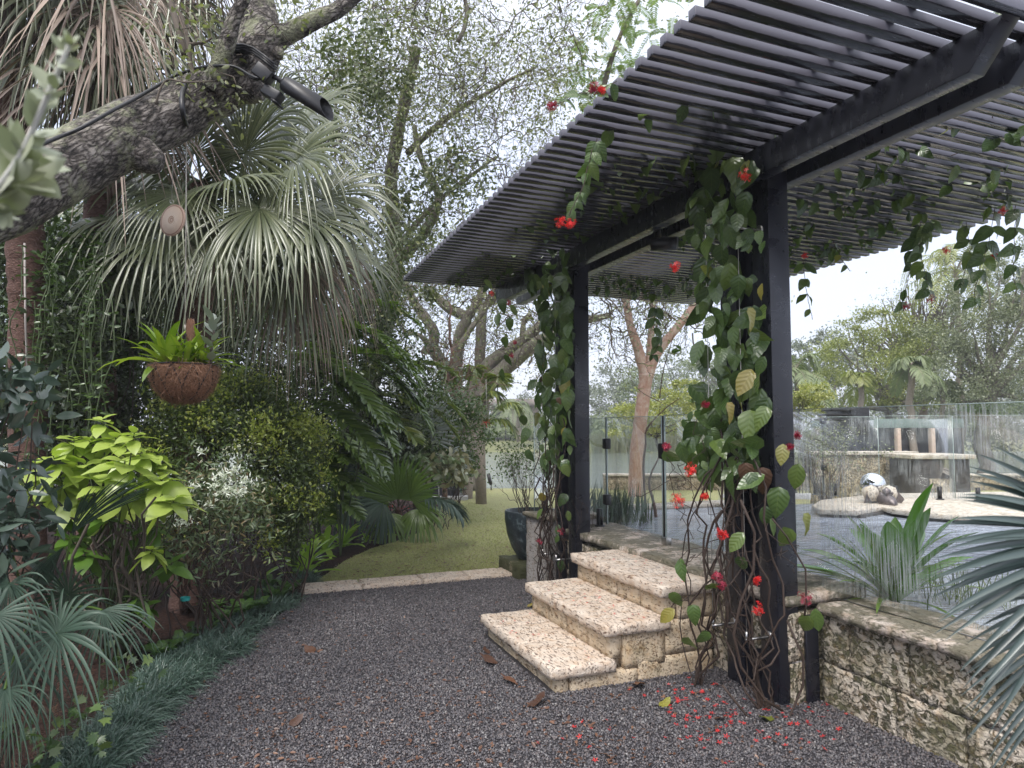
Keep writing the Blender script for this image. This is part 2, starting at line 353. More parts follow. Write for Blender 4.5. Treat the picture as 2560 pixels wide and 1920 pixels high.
# foliage
M['vine'] = leafmat('vine_leaf', [(.035, .068, .022), (.058, .105, .028), (.085, .145, .036), (.15, .205, .045)], .36, .25, obj=True, veins=(6, 5, .012, .012))
M['vine_y'] = leafmat('vine_leaf_yellow', [(.15, .19, .035), (.24, .24, .04), (.30, .22, .05)], .4, .25, obj=True, veins=(6, 5, .012, .012))
M['vine_b'] = leafmat('vine_leaf_brown', [(.06, .03, .02), (.14, .07, .03)], .6, .1, obj=True, veins=(6, 5, .012, .012))
M['stem'] = plain('vine_stem', (.045, .028, .020), .7); M['gstem'] = plain('green_stem', (.06, .09, .03), .6)
M['red'] = leafmat('red_flower', [(.45, .008, .015), (.75, .02, .02), (.8, .05, .04)], .5, .25)
M['crimson'] = leafmat('crimson_bract', [(.25, .005, .03), (.40, .01, .05)], .5, .25)
M['sabal'] = leafmat('sabal_leaf', [(.04, .052, .022), (.07, .088, .038), (.11, .13, .06), (.19, .20, .11)], .38, .2)
M['sabal_dead'] = leafmat('sabal_dead', [(.10, .07, .055), (.21, .155, .12), (.33, .25, .19)], .8, .1)
M['areca'] = leafmat('areca_leaf', [(.07, .12, .03), (.12, .19, .045), (.19, .27, .06)], .35, .35)
M['coco'] = leafmat('coconut_leaf', [(.06, .10, .02), (.14, .19, .04), (.28, .29, .05)], .4, .3)
M['silver'] = leafmat('silver_palm_leaf', [(.035, .055, .052), (.055, .085, .078), (.095, .13, .12)], .42, .1)
M['thatch'] = leafmat('thatch_leaf', [(.025, .05, .034), (.045, .08, .055), (.075, .12, .085)], .55, .15, spec=.25)
M['thatch_y'] = leafmat('thatch_young', [(.08, .15, .03), (.13, .22, .04)], .4, .3)
M['bismarck'] = leafmat('bismarck_leaf', [(.16, .19, .17), (.24, .27, .25)], .5, .1)
M['oak'] = leafmat('oak_leaf', [(.10, .12, .05), (.16, .18, .08), (.26, .27, .14), (.15, .18, .07)], .4, .35)
M['oak_dark'] = leafmat('oak_leaf_dark', [(.06, .085, .03), (.10, .13, .05), (.15, .18, .07)], .45, .25)
M['feather'] = leafmat('feather_leaf', [(.13, .20, .06), (.22, .30, .09)], .5, .4)
M['hedge'] = leafmat('hedge_leaf', [(.028, .045, .018), (.05, .075, .03), (.085, .12, .045)], .35, .15)
M['hedge_l'] = leafmat('hedge_leaf_light', [(.05, .09, .03), (.09, .145, .04)], .35, .25)
M['greyleaf'] = leafmat('grey_green_leaf', [(.035, .062, .045), (.065, .10, .072), (.11, .155, .115)], .3, .1)
M['lime'] = leafmat('chartreuse_leaf', [(.20, .29, .05), (.32, .41, .08), (.45, .53, .15)], .42, .35, scale=6)
M['lime_g'] = leafmat('chartreuse_green', [(.06, .13, .02), (.11, .21, .03)], .4, .3)
M['gold'] = leafmat('golden_leaf', [(.17, .23, .035), (.30, .37, .06), (.38, .38, .09)], .4, .3)
M['gold_g'] = leafmat('golden_shrub_green', [(.035, .06, .015), (.07, .11, .025), (.13, .18, .04)], .4, .2)
M['white'] = leafmat('white_bract', [(.62, .66, .58), (.78, .80, .74)], .6, .25)
M['varieg'] = leafmat('narrow_leaf', [(.06, .10, .045), (.10, .15, .07), (.15, .19, .09), (.22, .13, .06)], .45, .2)
M['mondo'] = leafmat('mondo_blade', [(.045, .085, .062), (.08, .135, .10), (.13, .195, .155)], .45, .1)
M['fern'] = leafmat('fern_leaf', [(.05, .12, .015), (.09, .19, .025)], .5, .3)
M['nest'] = leafmat('nest_fern', [(.20, .34, .04), (.30, .46, .07), (.42, .55, .12)], .35, .35)
M['brom'] = leafmat('bromeliad', [(.10, .18, .02), (.22, .33, .03), (.35, .42, .05)], .35, .3)
M['silverleaf'] = leafmat('silver_leaf', [(.20, .24, .19), (.32, .36, .30)], .6, .1)
M['bract'] = leafmat('dry_bract', [(.35, .18, .13), (.50, .28, .20)], .7, .15)
M['crinum'] = leafmat('crinum_leaf', [(.05, .13, .015), (.08, .20, .02), (.15, .32, .03)], .28, .3)
M['grassy'] = leafmat('pool_grass', [(.04, .075, .035), (.08, .12, .06)], .4, .2)
M['haze_t'] = leafmat('far_tree_grey', [(.11, .13, .09), (.16, .19, .13)], .7, .2)
M['haze_g'] = leafmat('far_tree_green', [(.13, .17, .08), (.20, .24, .11)], .7, .3)
M['yel'] = leafmat('yellow_tree', [(.21, .24, .05), (.34, .34, .09)], .5, .4)
M['yg'] = leafmat('yellow_green_tree', [(.13, .155, .045), (.22, .25, .07), (.30, .31, .09)], .5, .4)
M['ggr'] = leafmat('grey_green_tree', [(.10, .125, .07), (.18, .205, .12), (.26, .28, .17)], .5, .3)
M['reed'] = leafmat('reed', [(.20, .19, .10), (.12, .16, .06)], .6, .2)
M['bark'] = barkmat('oak_bark', [(.014, .012, .010), (.10, .085, .075), (.42, .38, .34)], 44, (1, 1, 1), (.40, .42, .26), .03, axis=nrm(RT*.5+UP*.7+FW*.65))
M['bark_far'] = barkmat('far_oak_bark', [(.04, .033, .028), (.11, .095, .08), (.20, .18, .15)], 12, (1, 1, .4), (.20, .23, .12), .02)
M['gumbo'] = barkmat('gumbo_bark', [(.20, .105, .075), (.30, .165, .12), (.42, .29, .23)], 9, (1, 1, .5), (.45, .38, .32), .006, rough=.6)
M['palmtrunk'] = barkmat('palm_trunk', [(.035, .018, .014), (.10, .052, .04), (.19, .11, .085)], 22, (1, 1, 2.2), None, .02)
M['ptrunk_far'] = plain('far_palm_trunk', (.26, .22, .18), .9)
M['thin'] = plain('thin_trunk', (.16, .095, .07), .8); M['twig'] = plain('twig', (.11, .09, .07), .9)
M['coir'] = plain('coir', (.24, .12, .065), .95, var=.5, sc=60, bmp=1, bd=.01); M['coirf'] = leafmat('coir_fibre', [(.18, .09, .05), (.42, .23, .13)], .9, 0)
M['dry'] = leafmat('dry_leaf', [(.06, .028, .018), (.13, .06, .035), (.24, .13, .08)], .55, .1)
M['dry_o'] = leafmat('dry_leaf_object', [(.06, .028, .018), (.14, .06, .03)], .55, .1, obj=True)
def discmat():
    m, n, b = newmat('woven_disc'); s = nd(n, 'ShaderNodeTexCoord').outputs['Object']
    ln = nd(n, 'ShaderNodeVectorMath', {0: s}, operation='LENGTH').outputs['Value']
    fr = math_(n, 'FRACT', math_(n, 'MULTIPLY', ln, 190)); h = math_(n, 'ABSOLUTE', math_(n, 'SUBTRACT', fr, .5))
    rg = ramp(n, math_(n, 'MULTIPLY', ln, 11.5), [(0, (.30, .16, .10)), (.09, (.74, .60, .46)), (.13, (.30, .15, .10)), (.17, (.78, .64, .50)), (.22, (.45, .28, .18)), (.27, (.80, .68, .54)), (.78, (.74, .58, .44)), (.82, (.28, .14, .10)), (.88, (.62, .45, .35))])
    n.links.new(mixc(n, math_(n, 'MULTIPLY', h, .9), rg, (.3, .18, .12)), b.inputs['Base Color']); b.inputs['Roughness'].default_value = .85; bump(n, b, h, .6, .003); return m
M['disc'] = discmat()
def potmat():
    m, n, b = newmat('glazed_pot'); f = noi(n, coord(n), 14, 6, .7)
    n.links.new(ramp(n, f, [(.4, (.014, .02, .026)), (.55, (.03, .045, .052)), (.68, (.16, .20, .21))]), b.inputs['Base Color']); b.inputs['Roughness'].default_value = .4; return m
M['pot'] = potmat()
M['ball'] = plain('mirror_ball', (.8, .82, .85), .05, 1, var=.05); M['fish'] = plain('fish_bronze', (.16, .14, .14), .45, .6, var=.4)
M['stucco'] = plain('tan_stucco', (.55, .42, .33), .9); M['rooft'] = plain('roof_grey', (.22, .18, .16), .8); M['dark'] = plain('dark_opening', (.03, .03, .035), .6)
M['bank'] = plain('far_lawn', (.16, .17, .07), .9, sc=2, var=.3); M['seabed'] = plain('lake_bed', (.05, .05, .035), .9)
M['palecoral'] = stonemat('pool_ledge', (.55, .50, .42), (.68, .63, .55), (.12, .10, .07), moss=.3, mosslo=.55)
M['brick_dark'] = plain('dark_oven', (.045, .04, .036), .8, var=.5, sc=15)

# ================================================================ SETTING
def sheet(name, pts, z, m, kind='structure', label=None):
    b = MB(); pts = [(p[0], p[1], z) for p in pts]; b.add(pts, [list(range(len(pts)))]); o = b.build(name, m)
    if sum(pts[i][0]*pts[(i+1) % len(pts)][1]-pts[(i+1) % len(pts)][0]*pts[i][1] for i in range(len(pts))) < 0: o.data.flip_normals()
    return tag(o, kind=kind)
def cam_xy(r, d):   # metres to the right of the view axis, metres ahead, on the ground
    q = nrm(np.array([FW[0], FW[1], 0]))*d + RT*r; return q[:2]
sheet('lake_bed', [(-260, -260), (260, -260), (260, 260), (-260, 260)], -1.6, M['seabed'])
shoreL, shoreR = cam_xy(-60, 17.6), cam_xy(60, 17.3)
sheet('garden_soil', [cam_xy(-60, -40), cam_xy(60, -40), shoreR, shoreL], -0.012, M['mulch'])
b = MB(); b.add([(*shoreL, -.012), (*shoreR, -.012), (*cam_xy(60, 17.9), -1.6), (*cam_xy(-60, 18.2), -1.6)], [[0, 1, 2, 3]]); tag(b.build('shore_bank', M['mulch']), kind='structure')
sheet('lake_water', [cam_xy(-200, 17.5), cam_xy(200, 17.2), cam_xy(200, 75), cam_xy(-200, 75)], -0.5, M['lake'])
# far bank across the lake
b = MB(); nx = 60
rows = [(57, -.9), (58.2, -.45), (60, -.1), (66, .5), (90, 1.0), (150, 1.0)]
V = [[*cam_xy(-170+340*i/nx, d + 2*math.sin(i*.9)+1.5*math.sin(i*.37)), z] for d, z in rows for i in range(nx+1)]
F = [[j*(nx+1)+i, j*(nx+1)+i+1, (j+1)*(nx+1)+i+1, (j+1)*(nx+1)+i] for j in range(len(rows)-1) for i in range(nx)]
b.add(V, F); tag(b.build('far_bank', M['bank']), kind='structure')
# gravel path
def pg(*p): return [G(u, v)[:2] for u, v in p]
edge = pg((655, 1290), (575, 1352), (520, 1408), (452, 1447), (405, 1495), (338, 1535), (300, 1583), (270, 1622), (235, 1659), (120, 1760))
path_poly = [(3.16, 6.80), (3.16, -6), (-6, -6), (-2.2, 1.2)] + [tuple(p) for p in edge[::-1]] + [(.5, 6.82)]
sheet('gravel_path', path_poly, 0.0, M['gravel_bed'])
# lawn
lawn_left = pg((690, 1252), (742, 1214), (800, 1186), (862, 1168), (915, 1147), (945, 1120), (955, 1085), (925, 1068), (960, 1062), (1003, 1052), (1012, 1042))
lawn_poly = [(3.2, 7.02), (.62, 7.02)] + [tuple(p) for p in lawn_left] + [tuple(shoreL*.0 + cam_xy(-1.2, 17.6)), tuple(shoreR), tuple(cam_xy(60, 2)), (9, 2.0), (9, 7.02)]
sheet('lawn', lawn_poly, 0.004, M['lawn'])
# pool water, raised
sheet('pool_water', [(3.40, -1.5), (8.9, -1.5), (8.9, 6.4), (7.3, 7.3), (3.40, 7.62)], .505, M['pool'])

# point in polygon, vectorised
def inside(p, poly):
    x, y = p[:, 0], p[:, 1]; c = np.zeros(len(p), bool); n = len(poly)
    for i in range(n):
        x1, y1 = poly[i][:2]; x2, y2 = poly[(i+1) % n][:2]
        c ^= ((y1 > y) != (y2 > y)) & (x < (x2-x1)*(y-y1)/((y2-y1) or 1e-9)+x1)
    return c
def crumple(n):
    return rng.normal(size=(n, 3))
# gravel stones (nobody could count them)
def gravel():
    b = MB(); v = np.array([[1, 0, 0], [0, 1, 0], [-1, 0, 0], [0, -1, 0], [0, 0, 1], [0, 0, -1.]]); f = np.array([[0, 1, 4], [1, 2, 4], [2, 3, 4], [3, 0, 4], [1, 0, 5], [2, 1, 5], [3, 2, 5], [0, 3, 5]])
    n0 = 250000; p = np.stack([rng.uniform(-1.4, 3.2, n0), rng.uniform(1.9, 6.9, n0)], 1)
    d = p[:, 1]*.93+p[:, 0]*.37
    keep = inside(p, path_poly) & (rng.random(n0) < np.clip(1.25-.11*d, .4, 1))
    q = p - np.array([0, 0])
    keep &= ~((p[:, 0] > 1.72) & (p[:, 1] > 3.72) & (p[:, 1] < 4.9)) & (p[:, 0] < 3.1)
    keep &= np.abs(((p[:, 0])*.929-(p[:, 1])*.369)/d) < .80
    p = p[keep]; n = len(p); d = d[keep]
    s = rng.uniform(.004, .0082, n)*(1+.045*d)
    Q = rng.normal(size=(n, 3, 3)); Q, _ = np.linalg.qr(Q); 
    sc = np.stack([s*rng.uniform(.8, 1.4, n), s*rng.uniform(.7, 1.1, n), s*rng.uniform(.45, .8, n)], 1)
    b.inst(v, f, Q*sc[:, None, :], np.stack([p[:, 0], p[:, 1], rng.uniform(.0, .007, n)], 1)); 
    tag(b.build('gravel', M['gravel']), 'dark grey crushed gravel covering the path between planting and steps', 'gravel', kind='stuff')
gravel()

# ---------------------------------------------------------------- rough stones
def rough_box(lo, hi, res=.05, amp=.006, name='stone', m=None, parent=None, chips=0, seed=0, tx=0.0):
    lo = np.array(lo, float); hi = np.array(hi, float); sz = hi-lo; nn = np.maximum(1, np.round(sz/res)).astype(int)
    bm_v = {}; V = []; F = []
    def vid(i, j, k_):
        key = (i, j, k_)
        if key not in bm_v:
            bm_v[key] = len(V); V.append(lo+sz*np.array([i/nn[0], j/nn[1], k_/nn[2]]))
        return bm_v[key]
    for k_ in (0, nn[2]):
        for i in range(nn[0]):
            for j in range(nn[1]):
                q = [vid(i, j, k_), vid(i+1, j, k_), vid(i+1, j+1, k_), vid(i, j+1, k_)]; F.append(q if k_ else q[::-1])
    for j in (0, nn[1]):
        for i in range(nn[0]):
            for k_ in range(nn[2]):
                q = [vid(i, j, k_), vid(i+1, j, k_), vid(i+1, j, k_+1), vid(i, j, k_+1)]; F.append(q[::-1] if j else q)
    for i in (0, nn[0]):
        for j in range(nn[1]):
            for k_ in range(nn[2]):
                q = [vid(i, j, k_), vid(i, j+1, k_), vid(i, j+1, k_+1), vid(i, j, k_+1)]; F.append(q if i else q[::-1])
    V = np.array(V); c = (lo+hi)/2
    for a in range(len(V)):
        p = Vector(V[a]*9 + seed*3.1)
        d = np.array(mnoise.noise_vector(p))*amp + np.array(mnoise.noise_vector(p*3.3))*amp*.5
        # round the edges a little
        on = sum(abs(V[a][i]-lo[i]) < 1e-6 or abs(V[a][i]-hi[i]) < 1e-6 for i in range(3))
        pull = (c-V[a])/np.maximum(sz, 1e-6)*2*(.0 if on < 2 else .0022 if on == 2 else .004)
        if chips and on >= 2:
            q = mnoise.noise(Vector(V[a]*11 + 7+seed)); 
            if q > .2: pull = pull*(1+chips*(q-.2)*14)
        V[a] = V[a]+d+pull
    b = MB(); b.add(V, F); return b.build(name, m, parent, smooth=False)

# ---------------------------------------------------------------- stone steps
st = thing('stone_steps', 'three pale pitted coral stone steps rising from gravel to the pool coping', 'steps', (2.2, 4.3, 0))
Y0, Y1 = 3.665, 4.93
levels = [(1.70, .155), (2.06, .362), (2.455, .560)]
for i, (x0, z) in enumerate(levels):
    x1 = (levels[i+1][0]+.075) if i < 2 else 2.90
    cuts = {0: [0, .40, .72, 1], 1: [0, .55, 1], 2: [0, .62, 1]}[i]
    for a, c in zip(cuts[:-1], cuts[1:]):
        rough_box((x0, Y0+(Y1-Y0)*a+.0015, z-.072), (x1, Y0+(Y1-Y0)*c-.0015, z), .022, .0045, 'tread', M['coral'], st, chips=1.2, seed=i*7+a)
    # riser course below the overhanging tread
    zb = (levels[i-1][1]-.005) if i else -.03
    nr = 4
    for j in range(nr):
        ya, yb = Y0+.035+(Y1-Y0-.06)*j/nr, Y0+.035+(Y1-Y0-.06)*(j+1)/nr
        rough_box((x0+.05, ya+.0015, zb), (x0+.13, yb-.0015, z-.074), .04, .004, 'riser_stone', M['coral_side'], st, seed=i*9+j)
# flank blocks on the near and far ends
for (xa, xb, za, zb) in ((1.84, 2.30, -.03, .082), (2.30, 2.87, -.03, .13), (2.20, 2.50, .084, .288), (2.50, 2.87, .132, .34), (2.60, 2.88, .342, .486)):
    for ya, yb in ((Y0+.03, Y0+.12), (Y1-.12, Y1-.03)):
        rough_box((xa+.0015, ya, za), (xb-.0015, yb, zb-.002), .04, .005, 'flank_stone', M['coral_side'], st, seed=xa*5)
b = MB()
for i, (x0, z) in enumerate(levels): b.box((x0+.12, Y0+.10, -.03), (2.87, Y1-.10, z-.075+.0))
b.build('core', M['coral_side'], st)

# ---------------------------------------------------------------- walls with coping
def stone_wall(name, label, x0, x1, y0, y1, z0, z1, m, nL, nH, seed=0, cap=None, capm=None, face_only=True, skew=0):
    t = thing(name, label, 'wall', ((x0+x1)/2, (y0+y1)/2, 0))
    for r in range(nH):
        za, zb = z0+(z1-z0)*r/nH, z0+(z1-z0)*(r+1)/nH; off = rng.uniform(.2, .8)/nL*(y1-y0) if r % 2 else 0
        ys = [y0]+[y0+off+(y1-y0)*(i+rng.uniform(-.18, .18))/nL for i in range(1 if not off else 0, nL)]+[y1]
        ys = [y for y in ys if y <= y1]
        for a, c in zip(ys[:-1], ys[1:]):
            if c-a < .05: continue
            s = rng.uniform(-.006, .006)
            rough_box((x0+s, a+.001, za+.001), (x1, c-.001, zb-.001), .03, .010, 'stone', m, t, chips=.6, seed=seed+r*13+a)
    b = MB(); b.box((x0+.025, y0+.01, z0), (x1-.01, y1-.01, z1-.01)); b.build('mortar', M['pier'], t)
    if cap:
        c0, c1, cz0, cz1, n = cap
        for i in range(n):
            ya, yb = y0+(y1-y0)*i/n, y0+(y1-y0)*(i+1)/n
            rough_box((c0, ya+.002, cz0), (c1, yb-.002, cz1), .035, .005, 'coping_stone', capm, t, chips=.8, seed=seed+i*5)
    return t
wl = stone_wall('stone_wall', 'mossy rough coral stone pool wall with flat coping running to the lower right', 3.10, 3.40, -1.4, 3.03, -.05, .50, M['wall'], 11, 2, 3, (3.045, 3.53, .50, .555, 6), M['coping'])
wl2 = stone_wall('stone_wall', 'stretch of pool wall with coping behind the top step between the two posts', 2.90, 3.40, 3.06, 6.10, -.05, .50, M['wall'], 6, 2, 5, (2.875, 3.50, .535, .60, 4), M['coping'])
# pool floor and inner side are hidden by the water; pier and block by the planter
pr_ = thing('stone_pier', 'grey pitted stone pier between the dark planter and the vine covered far post', 'pier', (2.9, 6.2, 0))
rough_box((2.72, 6.0, -.03), (3.05, 6.47, .655), .04, .006, 'pier_block', M['pier'], pr_, chips=1, seed=3)
rough_box((2.69, 5.98, .657), (3.35, 6.50, .70), .04, .004, 'pier_cap', M['coping'], pr_, chips=.6, seed=6)
rough_box((3.055, 6.02, -.03), (3.35, 6.45, .655), .05, .006, 'pier_block', M['pier'], pr_, seed=8)
blk = rough_box((2.66, 6.53, -.03), (3.15, 7.12, .15), .035, .012, 'mossy_block', M['mossy'], None, chips=1.5, seed=4)
tag(blk, 'low mossy green stone block under the dark planter', 'stone block')
# threshold of pale stone between gravel and lawn
th = thing('stone_threshold', 'pale coral stone edging strip between the gravel and the lawn', 'stone edging', (1.6, 6.9, 0))
xs = [.555, 1.12, 1.72, 2.2, 2.68]
for a, c in zip(xs[:-1], xs[1:]): rough_box((a+.002, 6.70, -.03), (c-.002, 7.015, .042), .035, .004, 'threshold_stone', M['coral'], th, chips=1, seed=a*9)

# ---------------------------------------------------------------- pergola
pg_ = thing('pergola', 'black metal slatted pergola on paired posts above the steps', 'pergola', (2.9, 4.5, 0))
def pbox(name, lo, hi, m, bev=.004, parent=pg_):
    b = MB(); b.box(lo, hi); return b.build(name, m, parent, bevel=bev)
for (ya, yb) in ((3.075, 3.219), (3.37, 3.52), (5.575, 5.72), (5.87, 6.015)):
    pbox('post', (2.833, ya, -.04), (2.982, yb, 3.172), M['post'])
    pbox('foot_plate', (2.822, ya-.012, -.04), (2.992, yb+.012, .006), M['post'])
pbox('side_post', (2.995, 3.035, -.04), (3.085, 3.055, .49), M['post'])
for ya, yb in ((3.222, 3.367), (5.723, 5.867)): pbox('web_plate', (2.90, ya, -.04), (2.915, yb, 3.0), M['post'])
def beam(x0, x1):
    ya, yb = 1.668, 7.385; v = []
    for x in (x0, x1): v += [(x, ya, 3.173), (x, ya+.15, 3.006), (x, yb-.004, 3.006), (x, yb+.06, 3.173)]
    b = MB(); b.add(v, [[0, 1, 2, 3], [7, 6, 5, 4], [0, 4, 5, 1], [1, 5, 6, 2], [2, 6, 7, 3], [3, 7, 4, 0]]); return b.build('beam', M['post'], pg_, bevel=.003)
beam(2.737, 2.831); beam(2.984, 3.080)
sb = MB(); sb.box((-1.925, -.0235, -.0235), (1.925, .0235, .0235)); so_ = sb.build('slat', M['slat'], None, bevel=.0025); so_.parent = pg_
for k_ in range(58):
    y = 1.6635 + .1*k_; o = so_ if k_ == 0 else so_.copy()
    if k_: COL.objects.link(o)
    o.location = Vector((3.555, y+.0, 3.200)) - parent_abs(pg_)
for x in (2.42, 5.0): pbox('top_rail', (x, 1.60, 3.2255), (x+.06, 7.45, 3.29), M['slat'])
# cable stand-offs and climbing cables
def standoff(y, z):
    b = MB(); b.tube([(2.833, y, z), (2.826, y, z)], .031, 20); fl_ = b.build('flange', M['steel'], pg_)
    b = MB(); b.tube([(2.83, y, z), (2.665, y, z)], .0085, 10); b.tube([(2.672, y, z-.014), (2.672, y, z+.045)], .008, 8); b.build('standoff_rod', M['steel'], fl_)
for y in (3.15, 3.445, 5.65, 5.945):
    for z in (.36, 2.72): standoff(y, z)
    b = MB(); b.tube([(2.672, y, .36), (2.672, y, 2.74)], .002, 6); b.build('cable', M['wire'], pg_)
# downlight under the beams
sp = thing('pergola_spotlight', 'small black cylinder spotlight hanging under the pergola beams', 'spotlight', (3.0, 4.3, 2.9))
a0 = P(1421, 520, 5.15); b = MB(); b.tube([a0+(0, 0, .25), a0], .014, 10); b.box(a0-np.array([.02, .02, .0]), a0+np.array([.02, .02, .16])); b.build('bracket', M['black'], sp)
b = MB(); b.tube([a0+(0, 0, -.03)-RT*.05, a0+(0, 0, -.03)+RT*.06-FW*.04, a0+(0, 0, -.035)+RT*.13-FW*.07], [.05, .052, .05], 20); b.build('lamp_head', M['black'], sp)

# ---------------------------------------------------------------- glass fence
gx = 3.25
def panel(label, y0, y1, z0, z1, m, name='glass_screen', group=None):
    t = thing(name, label, 'glass fence', (gx, (y0+y1)/2, z0), group)
    b = MB(); b.box((gx-.006, y0, z0), (gx+.006, y1, z1)); pn = b.build('pane', m, t)
    b = MB()
    b.box((gx-.0065, y0, z1), (gx+.0065, y1, z1+.004))
    for y in (y0, y1): b.box((gx-.0065, y-.003, z0), (gx+.0065, y+.003, z1))
    b.build('pane_edge', M['glass_edge'], pn); return t
def clamp(t, y, z, h=.10, w_=.075):
    b = MB(); b.box((gx-.03, y-w_/2, z-h/2), (gx+.03, y+w_/2, z+h/2)); b.build('hinge', M['black'], t, bevel=.012)
def spigot(t, p):
    b = MB(); b.lathe([(.05, 0), (.05, .012), (.026, .014)], p, 20); b.build('base_ring', M['black'], t)
    b = MB(); b.box(np.array(p)+(-.026, -.024, .01), np.array(p)+(-.008, .024, .17)); b.box(np.array(p)+(.008, -.024, .01), np.array(p)+(.026, .024, .17)); b.build('spigot', M['black'], t, bevel=.004)
t1 = panel('narrow glass fence panel just right of the far post', 5.745, 6.55, .66, 1.645, M['glass']); spigot(t1, (gx, 5.88, .60)); 
t2 = panel('glass gate pane between the two vertical black hinge seams', 4.81, 5.73, .64, 1.648, M['glass'], 'glass_gate')
clamp(t2, 5.735, 1.40); clamp(t2, 5.735, .87); clamp(t2, 4.79, 1.36, .13, .09)
b = MB(); b.box((gx-.03, 4.72, .60), (gx+.02, 4.80, .66)); b.build('latch', M['steel'], t2, bevel=.006)
for y in (5.735, 4.79): b = MB(); b.box((gx-.008, y-.005, .64), (gx+.008, y+.005, 1.65)); b.build('seal_strip', M['black'], t2)
t3 = panel('glass fence panel behind the near vine covered post', 3.42, 4.77, .62, 1.655, M['glass'])
t4 = panel('rain streaked glass fence panel above the near stone wall', 1.2, 3.40, .60, 1.665, M['glass_wet'])
t5 = panel('rain streaked glass panel at the near right end of the wall', -1.3, 1.19, .60, 1.665, M['glass_wet'])
for y in (1.9,): spigot(t4, (gx, y, .555))
b = MB(); b.box((gx-.003, 1.2, .556), (gx+.003, 3.4, .562)); b.build('base_channel', M['steel'], t4)
# pane on the pier left of the far post
t6 = thing('glass_screen', 'tall glass pane standing on the stone pier left of the far post', 'glass fence', (2.95, 6.3, .7))
b = MB(); b.box((2.745, 6.30, .72), (3.24, 6.312, 1.66)); b.build('pane', M['glass'], t6)
b = MB(); b.box((2.741, 6.2995, .72), (2.745, 6.3125, 1.66)); b.box((2.745, 6.2995, 1.66), (3.24, 6.3125, 1.664)); b.build('pane_edge', M['glass_edge'], t6)
spigot(t6, (2.86, 6.306, .70))

# ================================================================ climbing vines
def leafmesh(name, shape, m):
    b = MB(); b.add(*shape); me_o = b.build(name, m, smooth=True); me = me_o.data; bpy.data.objects.remove(me_o); return me
VS = [oval_leaf(.62, fold=.16, droop=.28, wave=.03), oval_leaf(.70, (0, .1, .3, .55, .8, 1), (.1, .75, 1, .9, .5, .02), .24, .42, .035), oval_leaf(.55, fold=.22, droop=.10, wave=.015), oval_leaf(.66, (0, .08, .28, .55, .82, 1), (.2, .8, 1, .86, .42, .02), .03, .5, .02)]
VL = [leafmesh('vine_leaf', s, M['vine']) for s in VS]; VY = [leafmesh('vine_leaf_yellow', s, M['vine_y']) for s in VS[:2]]; VB = leafmesh('vine_leaf_dry', VS[3], M['vine_b'])
def vleaf(parent, pos, size, D, N, yel=.05, brown=.0):
    r = rng.random(); me = VB if r < brown else VY[rng.integers(2)] if r < brown+yel else VL[rng.integers(4)]
    return place('leaf', me, parent, matx(pos, D, N, size))
def flower(parent, pos, r, n=22, m='red', name='flower_cluster'):
    b = MB(); c = np.asarray(pos) + rdir(n)*r*rng.uniform(.3, 1, (n, 1)); 
    v = [[0, 0, 0]]; f = []
    for i in range(5):
        a = i*2*math.pi/5; 
        v += [[math.cos(a-.35)*.5, math.sin(a-.35)*.5, .25], [math.cos(a)*1.0, math.sin(a)*1.0, .15], [math.cos(a+.35)*.5, math.sin(a+.35)*.5, .25]]
        f.append([0, 1+3*i, 2+3*i, 3+3*i])
    N_ = nrm(c-np.asarray(pos)+rng.normal(size=(n, 3))*.01); D_ = rdir(n)
    b.inst(np.array(v), np.array(f), basis(D_, N_)*(.013*rng.uniform(.8, 1.3, (n, 1, 1))), c)
    P_ = np.stack([np.broadcast_to(pos, (n, 3)), c], 1); b.ribbons(P_, rdir(n)[:, None], np.full((n, 2), .002), 0)
    return b.build(name, M[m], parent)
def wob(p0, p1, n=9, a=.06, sag=0.0, seed=None):
    t = np.linspace(0, 1, n)[:, None]; p = (1-t)*np.array(p0) + t*np.array(p1)
    ph = rng.uniform(0, 6, (3, 3)); k_ = np.array([2.0, 4.3, 7.1])
    o = sum(np.sin(k_[i]*t*math.pi*.8+ph[i])*a/(1+i) for i in range(3)); env = np.sin(t*math.pi)**.5
    p = p + o*env; p[:, 2:] -= sag*4*t*(1-t); return p
def pxr(u, v, x): r = ray(u, v); return EYE + r*(x/r[0])
def pyr(u, v, y): r = ray(u, v); return EYE + r*(y/r[1])
def envelope_leaves(t, env, n, xs, size, yel=.05, brown=0, stems=True, ypl=None):
    vs = np.array([e_[0] for e_ in env]); L_ = np.array([e_[1] for e_ in env]); R_ = np.array([e_[2] for e_ in env])
    wts = np.array([(b_[2]-b_[1]) for b_ in env]); 
    for i in range(n):
        while True:
            v = rng.uniform(vs[0], vs[-1]); l, r = np.interp(v, vs, L_), np.interp(v, vs, R_)
            if rng.random() < (r-l)/wts.max(): break
        u = rng.uniform(l, r); x = rng.uniform(*xs)
        p = pyr(u, v, ypl+rng.uniform(-.08, .03)) if (ypl and u > 1642) else pxr(u, v, x)
        D = nrm(np.array([rng.normal()*.45-.25, rng.normal()*.45-.12, -1+rng.normal()*.3])); N = nrm(np.array([-.8, -.65, .45])+rng.normal(size=3)*.6)
        s = size*rng.uniform(.45, 1.3); vleaf(t, p - D*s*.5, s, D, N, yel, brown)
nv = thing('climbing_vine', 'dense climbing vine with large leaves and red flowers on the near pergola post', 'vine', (2.7, 3.2, 0))
envelope_leaves(nv, [(345, 1500, 1625), (420, 1485, 1600), (520, 1495, 1650), (620, 1500, 1650), (720, 1505, 1640), (850, 1500, 1645), (930, 1480, 1650), (1000, 1470, 1660), (1050, 1480, 1640)], 272, (2.56, 2.76), .14, .02)
